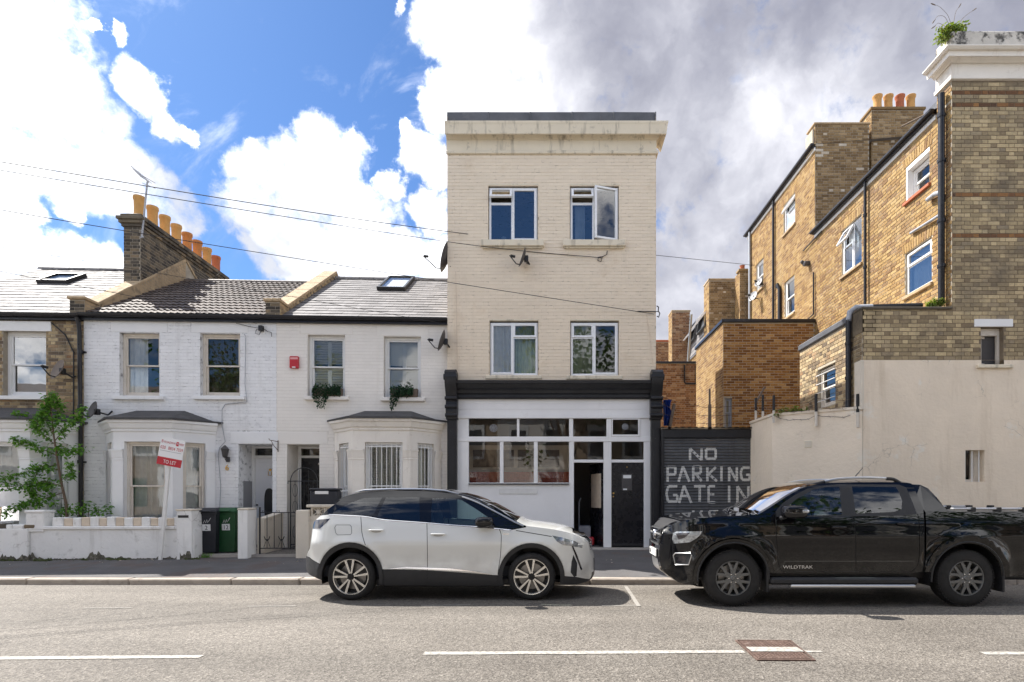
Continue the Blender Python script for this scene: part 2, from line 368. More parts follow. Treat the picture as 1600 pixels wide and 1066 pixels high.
M_['tile'] = PM('dark_brown_roof_tile', (.115,.090,.075), .65, var=.25, vs=5, rnd=.22, bump=.002, bs=70, dirt=((.22,.19,.14), 8, .6, .75, .4))
M_['batten'] = PM('roof_underlay', (.05,.045,.042), .9)
M_['coping'] = PM('buff_coping_stone', (.42,.31,.19), .9, var=.18, vs=4, bump=.004, bs=30, dirt=(GRIME, 5, .52, .72, .7))
M_['mortar_dark'] = PM('sooty_mortar', (.36,.315,.25), .95, var=.2, vs=5, bump=.003, bs=60)
M_['mortar_brown'] = PM('brown_mortar', (.21,.165,.115), .95, var=.3, vs=5, bump=.003, bs=60)
M_['mortar_pale'] = PM('pale_mortar', (.46,.40,.31), .95, var=.18, vs=4, bump=.003, bs=60)
M_['pot_buff'] = PM('buff_clay_pot', (.55,.30,.10), .8, var=.14, vs=5, dirt=((.22,.13,.07), 6, .58, .76, .5))
M_['pot_red'] = PM('red_clay_pot', (.42,.13,.06), .8, var=.14, vs=5, dirt=((.15,.07,.05), 6, .58, .76, .5))
M_['pot_orange'] = PM('orange_clay_pot', (.50,.20,.06), .8, var=.14, vs=5)
M_['metal_grey'] = PM('galvanised_metal', (.42,.43,.44), .45, metal=.7, var=.12, vs=6)
M_['pipe_grey'] = PM('grey_painted_pipe', (.36,.37,.40), .4, var=.15, vs=5)
M_['dish_grey'] = PM('dark_grey_dish', (.075,.07,.07), .6, var=.12, vs=7)
M_['dish_brown'] = PM('faded_brown_dish', (.19,.155,.13), .65, var=.12, vs=7)
M_['dish_white'] = PM('white_dish', (.42,.42,.43), .45)
M_['rust'] = PM('rusty_iron', (.105,.065,.05), .8, var=.35, vs=14, bump=.004, bs=70, dirt=((.26,.22,.19), 14, .58, .7, .6))
M_['iron'] = PM('black_wrought_iron', (.02,.02,.022), .5, var=.3, vs=10)
M_['red_box'] = PM('red_alarm_plastic', (.50,.03,.04), .4)
M_['sign_white'] = PM('sign_white', (.80,.80,.80), .45)
M_['sign_red'] = PM('sign_red', (.48,.022,.035), .45)
M_['post_white'] = PM('white_timber_post', (.76,.75,.73), .6, var=.06, vs=6)
M_['bin_black'] = PM('dark_bin_plastic', (.024,.026,.034), .5, var=.2, vs=5)
M_['bin_green'] = PM('green_bin_plastic', (.012,.075,.026), .5, var=.2, vs=5)
M_['grey_paint'] = PM('grey_dado_paint', (.26,.26,.27), .6, var=.05)
M_['door_white'] = PM('white_door_plastic', (.76,.76,.77), .35, var=.02)
M_['brass'] = PM('brass', (.72,.46,.14), .3, metal=1.0)
M_['chrome'] = PM('chrome', (.78,.78,.80), .12, metal=1.0)
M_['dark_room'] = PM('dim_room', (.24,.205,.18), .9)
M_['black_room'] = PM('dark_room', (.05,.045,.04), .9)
M_['curtain'] = PM('pale_net_curtain', (.84,.83,.81), .9, var=.10, vs=7)
M_['curtain_grey'] = PM('grey_curtain', (.62,.62,.63), .9, var=.12, vs=7)
M_['curtain_green'] = PM('olive_curtain', (.30,.33,.22), .9, var=.15, vs=7)
M_['shutter_white'] = PM('pale_plantation_shutter', (.66,.65,.60), .5)
M_['blind'] = PM('dark_roller_blind', (.075,.055,.035), .8, var=.4, vs=12)
M_['red_tile'] = PM('red_counter_panel', (.46,.095,.05), .5, var=.2, vs=12)
M_['asphalt'] = None
M_['letter'] = PM('hand_painted_white', (.62,.61,.58), .7, var=.12, vs=8, dirt=((.13,.13,.14), 16, .58, .70, .7))
M_['shutter'] = PM('grey_shutter_steel', (.105,.108,.115), .55, metal=.15, var=.25, vs=3, dirt=((.25,.24,.23), 8, .62, .76, .5), streak=((.05,.05,.05), 5, .55, .75, .6))
M_['wood_dark'] = PM('weathered_timber', (.17,.13,.10), .85, var=.2, vs=8)
M_['blue_tarp'] = PM('blue_plastic_sheet', (.02,.06,.28), .5, var=.2, vs=8)
M_['paint_line'] = PM('worn_road_paint', (.42,.395,.355), .8, var=.10, vs=6, dirt=((.19,.175,.155), 26, .46, .60, .8))
M_['paint_thin'] = PM('faded_road_paint', (.30,.28,.25), .85, dirt=((.24,.225,.205), 22, .44, .58, .9))
M_['kerb'] = PM('kerb_granite', (.40,.345,.29), .85, var=.15, vs=5, rnd=.10, bump=.004, bs=50, dirt=((.14,.115,.085), 6, .55, .72, .6))
M_['paving'] = PM('dark_pavement_asphalt', (.105,.10,.10), .9, var=.16, vs=1.4, bump=.004, bs=130, dirt=((.11,.08,.07), .9, .52, .58, .6))
M_['path'] = PM('pale_concrete_path', (.36,.33,.30), .9, var=.15, vs=3, bump=.003, bs=80)
M_['mosaic'] = PM('patterned_path', (.22,.20,.18), .7, var=.9, vs=30)
M_['bark'] = PM('brown_bark', (.14,.10,.07), .9, var=.25, vs=12, bump=.004, bs=60)
M_['leaf'] = leaf_mat('sapling_leaf', [(0,(.06,.15,.022)),(.5,(.105,.24,.036)),(1,(.18,.34,.06))])
M_['leaf_dark'] = leaf_mat('dark_leaf', [(0,(.008,.026,.012)),(.6,(.016,.05,.022)),(1,(.03,.085,.03))], .2)
M_['leaf_weed'] = leaf_mat('weed_leaf', [(0,(.09,.14,.03)),(.6,(.17,.22,.05)),(1,(.30,.28,.09))], .35)
M_['leaf_tree'] = leaf_mat('tree_leaf', [(0,(.020,.050,.010)),(.6,(.045,.10,.018)),(1,(.09,.15,.03))], .35)
M_['moss'] = PM('moss', (.07,.085,.03), .95, var=.3, vs=20, bump=.01, bs=60)
M_['glass'] = glass_mat('window_glass', tint=(.9,.93,.92), base=.04, gain=1.25)
M_['glass_shiny'] = glass_mat('mirror_like_window_glass', tint=(.55,.62,.68), base=.16, gain=1.6)
M_['glass_flat'] = glass_mat('skylight_glass', tint=(.9,.92,.92), base=.02, gain=.35)
M_['glass_dark'] = glass_mat('dusty_shop_glass', tint=(.72,.68,.63), base=.03, gain=.85)
M_['car_glass'] = glass_mat('tinted_car_glass', tint=(.05,.055,.08), base=.03, gain=1.15, wav=0)
M_['car_glass_clear'] = glass_mat('clear_car_glass', tint=(.55,.66,.64), base=.03, gain=1.2, wav=0)
# brick families
M_['yellow_stock'] = brick_mat('sooty_yellow_stock_brick', [(0,(.16,.12,.085)),(.25,(.27,.20,.125)),(.55,(.40,.30,.17)),(.85,(.52,.41,.25)),(1,(.30,.17,.09))], soot=((.085,.07,.055), 2.2, .50, .70, .75))
M_['soot_stock'] = brick_mat('soot_black_stock_brick', [(0,(.055,.048,.042)),(.4,(.10,.085,.068)),(.75,(.17,.14,.10)),(1,(.24,.18,.115))], soot=((.04,.035,.03), 2.0, .48, .7, .6))
M_['front_stock'] = brick_mat('grey_stock_brick', [(0,(.24,.18,.112)),(.3,(.36,.285,.17)),(.55,(.47,.365,.215)),(.85,(.58,.46,.275)),(1,(.28,.225,.155))], soot=((.13,.11,.088), 1.6, .46, .70, .7), patch=((.56,.46,.30), .9, .52, .72, .4))
M_['band_brick'] = brick_mat('orange_band_brick', [(0,(.10,.06,.04)),(.5,(.20,.10,.05)),(1,(.32,.165,.065))])
M_['side_stock'] = brick_mat('warm_yellow_brick', [(0,(.20,.115,.055)),(.25,(.29,.175,.072)),(.6,(.37,.24,.095)),(.85,(.44,.30,.135)),(1,(.22,.13,.075))], soot=((.20,.12,.065), 1.2, .50, .74, .6), patch=((.44,.33,.18), .8, .55, .75, .4))
M_['orange_stock'] = brick_mat('orange_brown_brick', [(0,(.17,.075,.025)),(.4,(.28,.135,.045)),(.75,(.37,.20,.068)),(1,(.48,.29,.12))])
M_['red_stock'] = brick_mat('red_brown_brick', [(0,(.16,.075,.04)),(.4,(.26,.125,.06)),(.75,(.34,.19,.095)),(1,(.42,.28,.17))], soot=((.08,.05,.035), 1.5, .55, .75, .6))
M_['brown_stock'] = brick_mat('brown_brick', [(0,(.17,.11,.055)),(.4,(.25,.165,.08)),(.8,(.33,.23,.12)),(.95,(.38,.27,.15)),(1,(.62,.55,.45))], soot=((.10,.07,.045), 1.3, .55, .75, .5))

def asphalt():
    m, g = newmat('worn_road_asphalt'); b = g.n('ShaderNodeBsdfPrincipled')
    pos = g.n('ShaderNodeNewGeometry').outputs['Position']
    vo = g.n('ShaderNodeTexVoronoi'); g.put(vo.inputs['Vector'], pos); vo.inputs['Scale'].default_value = 60
    chip = g.ramp(vo.outputs['Color'], [(0,(.06,.053,.045)),(.3,(.122,.109,.093)),(.65,(.178,.16,.138)),(.88,(.24,.217,.188)),(1,(.34,.31,.27))])
    big = g.noise(pos, .55, 5, .6)
    mp = g.n('ShaderNodeMapping'); mp.inputs['Scale'].default_value = (.12, 1, 1); g.put(mp.inputs[0], pos)
    lane = g.noise(mp.outputs[0], 1.1, 4, .5)
    c = g.mix(1, chip, g.mix(g.rng(big, .3, .7), (.84,.83,.82,1), (1.12,1.12,1.12,1)), 'MULTIPLY')
    c = g.mix(1, c, g.mix(g.rng(lane, .35, .65), (.84,.84,.84,1), (1.1,1.1,1.1,1)), 'MULTIPLY')
    c = g.mix(g.math('MULTIPLY', g.rng(g.noise(pos, 30, 3, .5), .62, .70), .55), c, (.05,.046,.042,1))
    g.put(b.inputs['Base Color'], c); b.inputs['Roughness'].default_value = .78; b.inputs['Specular IOR Level'].default_value = .3
    bp = g.n('ShaderNodeBump'); bp.inputs['Distance'].default_value = .006; g.put(bp.inputs['Height'], g.math('ADD', vo.outputs['Distance'], g.math('MULTIPLY', g.noise(pos, 90, 3), .6)))
    g.L.new(bp.outputs[0], b.inputs['Normal']); finish(g, b); return m
M_['asphalt'] = asphalt()

# ------------------------------------------------------------------ bricks, slates and tiles: real pieces
def piece_mesh(L, H, p, c=.004, back=.02):
    """a brick face standing p proud of the wall with worn edges: 18 triangles"""
    vs = []
    for (d, i) in ((back, 0), (-p*.55, 0), (-p, c)):
        vs += [(-L/2+i, d, -H/2+i), (L/2-i, d, -H/2+i), (L/2-i, d, H/2-i), (-L/2+i, d, H/2-i)]
    fs = []
    for r in range(2):
        for k in range(4): fs.append((r*4+k, r*4+(k+1)%4, (r+1)*4+(k+1)%4, (r+1)*4+k))
    fs.append((8,9,10,11)); return vs, fs
def sub_iv(iv, holes):
    for (a, b) in holes:
        out = []
        for (p, q) in iv:
            if b <= p or a >= q: out.append((p, q)); continue
            if a > p: out.append((p, a))
            if b < q: out.append((b, q))
        iv = out
    return iv
def bricks(wall, T, span, z0, z1, mat, gauge=.081, L=.222, joint=.011, p=.007, bond='flemish', vj=None, holes=(), name='brick', want=300, cam_min_z=1.75, jit=.0015, alt=None):
    """courses on the plane of T (x along, z up, -y outward); span(z) -> [(x0, x1)]; full stretchers nearest the eye become parts, the rest one mesh"""
    vj = joint if vj is None else vj
    H = gauge - joint; lay = []; k = 0; z = z0
    while z + gauge <= z1 + .02:
        zc = z + gauge/2; iv = span(zc)
        hs = [(a-.002, b+.002) for (a, b, c, d) in [h[:4] for h in holes] if c - .01 < zc < d + .01]
        for (xa, xb) in sub_iv(iv, hs):
            seq = [L, L*.5-vj/2] if bond == 'flemish' else [L]
            per = sum(seq) + vj*len(seq)
            off = 0 if k % 2 == 0 else -(L*.75+joint*.75 if bond == 'flemish' else (L+joint)/2)
            if bond == 'flemish': off = 0 if k % 2 == 0 else -(per/2)
            x = math.floor((xa-off)/per)*per + off; i = 0
            while x < xb:
                l = seq[i % len(seq)]; a, b = max(x, xa+.002), min(x+l, xb-.002)
                if b - a > .035: lay.append(((a+b)/2, zc, b-a, abs(b-a-L) < 1e-4))
                x += l + vj; i += 1
        z += gauge; k += 1
    if not lay: return
    Wm = wm(wall) @ T; eye = Vector((0, 0, CZ))
    full = []
    for i, t in enumerate(lay):
        if t[3]:
            q = Wm @ Vector((t[0], 0, t[1]))
            if q.z > cam_min_z and q.y > 1:
                u, v = PU + F*q.x/q.y, PV - F*(q.z-CZ)/q.y
                if -5 < u < 1605 and -5 < v < 1000: full.append(((q-eye).length, i))
    full.sort(); pick = set(i for _, i in full[:want])
    alts = {}
    if pick:
        vs, fs = piece_mesh(L, H, p)
        me = bpy.data.meshes.new(name); me.from_pydata(vs, [], fs); me.materials.append(mat)
        ma = None
        for i in sorted(pick):
            x, zc, l, _ = lay[i]
            mm = me
            if alt and alt[0](zc):
                if ma is None: ma = me.copy(); ma.materials.clear(); ma.materials.append(alt[1])
                mm = ma
            o = bpy.data.objects.new(name, mm); lk(o, wall)
            o.matrix_local = T @ Matrix.Translation((x, random.uniform(-jit, jit), zc)) @ Matrix.Rotation(random.uniform(-.004,.004), 4, 'Y')
    for sel, mt in ((lambda zc: not (alt and alt[0](zc)), mat), (lambda zc: bool(alt and alt[0](zc)), alt[1] if alt else None)):
        V = []; Fc = []
        for i, (x, zc, l, _) in enumerate(lay):
            if i in pick or not sel(zc): continue
            vs, fs = piece_mesh(l, H, p); b = len(V); dy = random.uniform(-jit, jit)
            V.extend((T @ Vector((vx+x, vy+dy, vz+zc)))[:] for vx, vy, vz in vs); Fc.extend(tuple(j+b for j in f) for f in fs)
        if V:
            me = bpy.data.meshes.new(name + '_courses'); me.from_pydata(V, [], Fc); me.materials.append(mt)
            o = bpy.data.objects.new(name + '_courses', me); lk(o, wall); o['kind'] = 'stuff'
def wall_sheet(mb, T, x0, x1, z0, z1, holes, edge=None):
    """front sheet at y=0 with rectangular openings (x0,x1,z0,z1,depth) and their reveals"""
    o = mb.T; mb.T = T if o is None else o @ T
    xs = sorted(set([x0, x1] + [min(max(h[i], x0), x1) for h in holes for i in (0, 1)])); zs = sorted(set([z0, z1] + [min(max(h[i], z0), z1) for h in holes for i in (2, 3)]))
    for a, b in zip(xs, xs[1:]):
        for c, d in zip(zs, zs[1:]):
            if any(h[0] < (a+b)/2 < h[1] and h[2] < (c+d)/2 < h[3] for h in holes): continue
            mb.quad((a,0,c),(b,0,c),(b,0,d),(a,0,d))
    for h in holes:
        a, b, c, d, e = h[:5]
        if e <= 0: continue
        mb.quad((a,0,c),(a,0,d),(a,e,d),(a,e,c)); mb.quad((b,0,d),(b,0,c),(b,e,c),(b,e,d))
        mb.quad((a,0,d),(b,0,d),(b,e,d),(a,e,d)); mb.quad((b,0,c),(a,0,c),(a,e,c),(b,e,c))
    mb.T = o
def dup_piece(me, parent, Mx, name):
    o = bpy.data.objects.new(name, me); lk(o, parent); o.matrix_local = Mx; return o
def roof_pieces(roof, O, ex, ey, nrm, x0, x1, length, pw, ph, mesh_fn, mat, name, holes=(), stagger=.5, want=300):
    """slates or tiles: O eaves origin, ex along the eaves, ey up the slope, nrm out; each piece its own object"""
    R = Matrix((ex, ey, nrm)).transposed().to_4x4(); base = Matrix.Translation(O) @ R
    rows = int(length/ph) + 1; cache = {}; n = 0; SV, SF = [], []
    for r in range(rows):
        off = (r % 2) * pw * stagger; x = x0 - off
        yl = min(ph*1.25, length - r*ph + .02)
        if yl < .06: continue
        while x < x1 - .01:
            a, b = max(x, x0), min(x + pw, x1); x += pw
            if b - a < .03: continue
            yc = r*ph
            if any(h[0] < (a+b)/2 < h[1] and h[2] < yc + ph*.5 < h[3] for h in holes): continue
            key = (round(b-a, 3), round(yl, 3))
            if key not in cache:
                me = bpy.data.meshes.new(name); vs, fs = mesh_fn(key[0]-.004, key[1]); me.from_pydata(vs, [], fs); me.materials.append(mat); cache[key] = me
            Mx = base @ Matrix.Translation(((a+b)/2, yc, .004 + random.uniform(0, .004))) @ Matrix.Rotation(random.uniform(-.006,.006), 4, 'Z')
            if n < want: dup_piece(cache[key], roof, Mx, name)
            else:
                me = cache[key]; bb = len(SV); SV.extend((Mx @ v.co)[:] for v in me.vertices); SF.extend(tuple(i+bb for i in p.vertices) for p in me.polygons)
            n += 1
    if SV:
        me = bpy.data.meshes.new(name+'_courses'); me.from_pydata(SV, [], SF); me.materials.append(mat); o = bpy.data.objects.new(name+'_courses', me); lk(o, roof); o['kind'] = 'stuff'
def slate_mesh(w, l):
    t = .007; k = .016
    return [(-w/2,0,k),(w/2,0,k),(w/2,l,0),(-w/2,l,0),(-w/2,0,k+t),(w/2,0,k+t),(w/2,l,t),(-w/2,l,t)], [(3,2,1,0),(4,5,6,7),(0,1,5,4),(1,2,6,5),(2,3,7,6),(3,0,4,7)]
def tile_mesh(w, l):
    n = 10; vs = []; fs = []
    for (y, k) in ((0,.045),(l,.012)):
        for i in range(n+1):
            t = i/n; zz = .020*(math.cos(t*4*math.pi)*.5+.5)
            vs.append((-w/2+w*t, y, k+zz)); 
    for i in range(n): fs.append((i, i+1, n+1+i+1, n+1+i))
    b = len(vs)
    for i in range(n+1): x, y, z = vs[i]; vs.append((x, y+.004, z-.016))
    for i in range(n): fs.append((b+i, b+i+1, i+1, i))
    return vs, fs
# ------------------------------------------------------------------ setting: road, pavement, kerbs
def road_z(y): return .0 - .0036*(y-5.4)**2 if y < 10.3 else -.086
def pave_z(y): return .03 + (y-10.2)*.06
def strip(name, ys, zf, x0, x1, mat, nx=2):
    mb = MB(); 
    for a, b in zip(ys, ys[1:]):
        for i in range(nx):
            p, q = x0+(x1-x0)*i/nx, x0+(x1-x0)*(i+1)/nx
            mb.quad((p,a,zf(a)),(q,a,zf(a)),(q,b,zf(b)),(p,b,zf(b)))
    o = mb.build(name, mat); o['kind'] = 'structure'; return o
g_ = MB(); g_.quad((-400,-400,-.30),(400,-400,-.30),(400,400,-.30),(-400,400,-.30)); g_ = g_.build('ground', M_['path']); g_['kind'] = 'structure'
strip('road', [.6+i*.4 for i in range(25)], road_z, -60, 60, M_['asphalt'])
strip('pavement', [10.2, 11.2, 12.2, 13.2, 14.6], pave_z, -60, 60, M_['paving'])
yd = MB(); yd.quad((-2.7,14.5,.2),(60,14.5,.2),(60,60,.2),(-2.7,60,.2)); yd = yd.build('yard_ground', M_['path']); yd['kind'] = 'structure'
strip('far_pavement', [-4.2, -2, .55], lambda y: .05, -60, 60, M_['path'])
fk = MB(); fk.box(-60, 60, .45, .6, -.2, .055, .015); fk = fk.build('far_kerb', M_['kerb']); fk['kind'] = 'structure'
# kerb stones, each a piece
kerb = MB(); kerb.box(-60, 60, 10.21, 10.34, -.25, .0); kerb = kerb.build('kerb', M_['kerb']); kerb['kind'] = 'structure'
x = -14.6; kc = {}
while x < 13:
    L = random.choice([.92, 1.22, 1.52, 1.83]); 
    if L not in kc:
        m = MB(); m.box(-L/2+.006, L/2-.006, 0, .30, -.25, .135, .022); me_ = m.build('kerb_stone', M_['kerb'], kerb); kc[L] = me_.data; o = me_
    else: o = bpy.data.objects.new('kerb_stone', kc[L]); lk(o, kerb)
    o.location = (x+L/2, 10.045+random.uniform(-.006,.006), -.103+random.uniform(-.006,.004)); o.rotation_euler = (0, random.uniform(-.004,.004), random.uniform(-.004,.004)); x += L
# painted markings: thin sheets on the road
def marking(name, pts, mat, dz=.005):
    mb = MB(); 
    v = [(p[0], p[1], road_z(p[1])+dz) for p in pts]; mb.add(v, [tuple(range(len(v)))]); o = mb.build(name, mat); o['kind'] = 'structure'; return o
def gp(u, v):   # point of the road under a photograph point
    y = 5.0
    for _ in range(12): y = (CZ - road_z(y)) * F / (v-PV)
    return ((u-PU)*y/F, y)
for (a, b, va, vb, th) in ((-120, 315, 1030, 1026.5, .10), (662, 1162, 1021.5, 1018.5, .10), (1258, 1284, 1018.5, 1018.5, .05), (1535, 1960, 1021.5, 1022, .10)):
    p, q = gp(a, va), gp(b, vb)
    n = max(1, int((q[0]-p[0])/.25)); top = [(p[0]+(q[0]-p[0])*i/n, p[1]+(q[1]-p[1])*i/n+th/2+random.uniform(-.006,.006)) for i in range(n+1)]
    bot = [(x, y-th+random.uniform(-.006,.006)) for x, y in top]
    marking('road_marking', bot + top[::-1], M_['paint_line'])
for (a, b, v) in ((130, 206, 951), (387, 462, 948), (658, 735, 946.5), (940, 998, 947)):
    p, q = gp(a, v), gp(b, v-.5); marking('road_marking', [(p[0],p[1]-.022),(q[0],q[1]-.022),(q[0],q[1]+.022),(p[0],p[1]+.022)], M_['paint_thin'])
p, q = gp(998, 948), gp(978, 917); marking('road_marking', [(p[0]-.03,p[1]),(p[0]+.03,p[1]),(q[0]+.03,q[1]),(q[0]-.03,q[1])], M_['paint_thin'], .008)
# manhole cover: frame and two rusty halves set in the road
mh = thing('manhole_cover', 'rusty rectangular iron manhole cover with white line painted across it in the road', 'manhole cover', (*gp(1210, 1017), .012))
c4 = [Vector((*gp(*p), 0)) - Vector((*gp(1210, 1017), 0)) for p in ((1183,1033),(1275,1033.5),(1236,1002),(1148,1001.5))]
def inset(P, d):
    c = sum(P, Vector())/len(P); return [p + (c-p).normalized()*d for p in P]
m = MB(); o4, i4 = c4, inset(c4, .035)
for k in range(4): m.add([o4[k]+Vector((0,0,-.03)),o4[(k+1)%4]+Vector((0,0,-.03)),o4[k],o4[(k+1)%4],i4[k],i4[(k+1)%4]], [(0,1,3,2),(2,3,5,4)])
m.build('frame', M_['rust'], mh)
j4 = inset(c4, .045)
for tri in ((0,1,2),(0,2,3)):
    t = inset([j4[i] for i in tri], .008); m = MB(); b = [p+Vector((0,0,-.006)) for p in t]; m.add(t+[p-Vector((0,0,.04)) for p in t], [(0,1,2),(0,3,4,1),(1,4,5,2),(2,5,3,0)])
    rim_ = m
    # raised studs of the pattern
    A, B, Cc = t
    for a in range(1, 14):
        for b2 in range(1, 14-a):
            q = A*(a/14)+B*(b2/14)+Cc*(1-(a+b2)/14)
            rim_.box(q.x-.012,q.x+.012,q.y-.010,q.y+.010,-.006,.004,.003)
    rim_.build('cover_plate', M_['rust'], mh)
lm = MB(); a0 = (j4[0]+j4[3])/2; b0 = (j4[1]+j4[2])/2
a0 = j4[3]*.47+j4[0]*.53; b0 = j4[2]*.47+j4[1]*.53
lm.quad((a0.x,a0.x*0+a0.y-.08,.006),(b0.x,b0.y-.08,.006),(b0.x,b0.y+.08,.006),(a0.x,a0.y+.08,.006)); lm.build('painted_line', M_['paint_line'], mh)
# ------------------------------------------------------------------ windows
def pane(parent, T, x0, x1, z0, z1, y, mat, name='pane'):
    m = MB(T); m.add([(x0,y,z0),(x1,y,z0),(x1,y,z1),(x0,y,z1)], [(0,1,2,3)]); return m.build(name, mat, parent)
def sash_window(parent, T, w, h, fm, gm, meet=.5, fr=.055, rail=.05, name='window', bars=0):
    """two sliding sashes in a box frame; y=0 is the face of the frame"""
    m = MB(T); d = .10
    m.box(0, fr, 0, d, 0, h, .004); m.box(w-fr, w, 0, d, 0, h, .004); m.box(fr, w-fr, 0, d, h-fr, h, .004); m.box(fr, w-fr, -.02, d, 0, fr*.9, .004)
    zm = fr + (h-2*fr)*meet
    for (z0, z1, y) in ((zm-.02, h-fr, .018), (fr*.9, zm+.02, .052)):
        m.box(fr, fr+.042, y, y+.034, z0, z1, .003); m.box(w-fr-.042, w-fr, y, y+.034, z0, z1, .003)
        m.box(fr+.042, w-fr-.042, y, y+.034, z1-(.042 if y < .03 else .036), z1, .003); m.box(fr+.042, w-fr-.042, y, y+.034, z0, z0+(.036 if y < .03 else .07), .003)
    o = m.build(name, fm, parent)
    pane(o, T, fr+.03, w-fr-.03, zm, h-fr-.02, .036, gm); pane(o, T, fr+.03, w-fr-.03, fr, zm, .070, gm)
    return o
def curtain(parent, T, x0, x1, z0, z1, y, mat, amp=.022, wl=.11, name='curtain'):
    m = MB(T); n = max(8, int((x1-x0)/.018)); vs = []; fs = []
    for j in range(2):
        for i in range(n+1):
            x = x0+(x1-x0)*i/n; vs.append((x, y+amp*math.sin(x/wl*6.28+math.sin(x*17)*.9)*(1 if j else .7), z0 if j else z1))
    for i in range(n): fs.append((i, i+1, n+2+i, n+1+i))
    m.sm = True; m.add(vs, fs); return m.build(name, mat, parent, smooth=True, fix=False)
def room(parent, T, w, h, y, depth, mat, ex=.35, name='room'):
    m = MB(T); a, b, c, d = -ex, w+ex, -ex, h+ex
    m.quad((a,y+depth,c),(b,y+depth,c),(b,y+depth,d),(a,y+depth,d)); m.quad((a,y,c),(a,y+depth,c),(a,y+depth,d),(a,y,d)); m.quad((b,y,c),(b,y+depth,c),(b,y+depth,d),(b,y,d))
    m.quad((a,y,d),(b,y,d),(b,y+depth,d),(a,y+depth,d)); m.quad((a,y,c),(b,y,c),(b,y+depth,c),(a,y+depth,c)); return m.build(name, mat, parent)
def sill(parent, T, x0, x1, z0, z1, out, mat, name='sill'):
    m = MB(T); m.box(x0, x1, -out, .08, z0, z1, .008); return m.build(name, mat, parent)
def upvc(parent, T, w, h, cols, fm, gm, name='window'):
    """cols: list of (x0, x1, [(z0, z1, open)]) in fractions of w, h"""
    m = MB(T); fr = .05
    m.box(0, fr, 0, .07, 0, h, .005); m.box(w-fr, w, 0, .07, 0, h, .005); m.box(fr, w-fr, 0, .07, h-fr, h, .005); m.box(fr, w-fr, 0, .07, 0, fr, .005)
    for (a, b, cs) in cols[:-1]: m.box(b*w-fr*.4, b*w+fr*.4, .004, .07, fr, h-fr, .004)
    o = m.build(name, fm, parent)
    for (a, b, cs) in cols:
        for (c, d, op) in cs:
            x0, x1, z0, z1 = max(a*w, fr*.55), min(b*w, w-fr*.55), max(c*h, fr*.55), min(d*h, h-fr*.55)
            Tc = T
            if op == 'vent': Tc = T @ Matrix.Translation((0,0,z1)) @ Matrix.Rotation(-.50, 4, 'X') @ Matrix.Translation((0,0,-z1)); 
            if op == 'right': Tc = T @ Matrix.Translation((x1,0,0)) @ Matrix.Rotation(.30, 4, 'Z') @ Matrix.Translation((-x1,0,0))
            s = .052 if op != 'fixed' else .03
            q = MB(Tc); y0 = -.018 if op != 'fixed' else .008
            q.box(x0, x0+s, y0, .04, z0, z1, .006); q.box(x1-s, x1, y0, .04, z0, z1, .006); q.box(x0+s, x1-s, y0, .04, z1-s, z1, .006); q.box(x0+s, x1-s, y0, .04, z0, z0+s, .006)
            if op != 'fixed' and (z1-z0) < .5*h:
                q.box((x0+x1)/2-.12, (x0+x1)/2+.12, y0-.008, y0, z1-.036, z1-.018)
            f = q.build('casement', fm, o)
            gm_ = M_['glass'] if op == 'right' else gm; pn = MB(Tc); pn.add([(x0+s*.8,.01,z0+s*.8),(x1-s*.8,.01,z0+s*.8),(x1-s*.8,.01,z1-s*.8),(x0+s*.8,.01,z1-s*.8)], [(0,1,2,3)]); pn.build('pane', gm_, o)
    return o

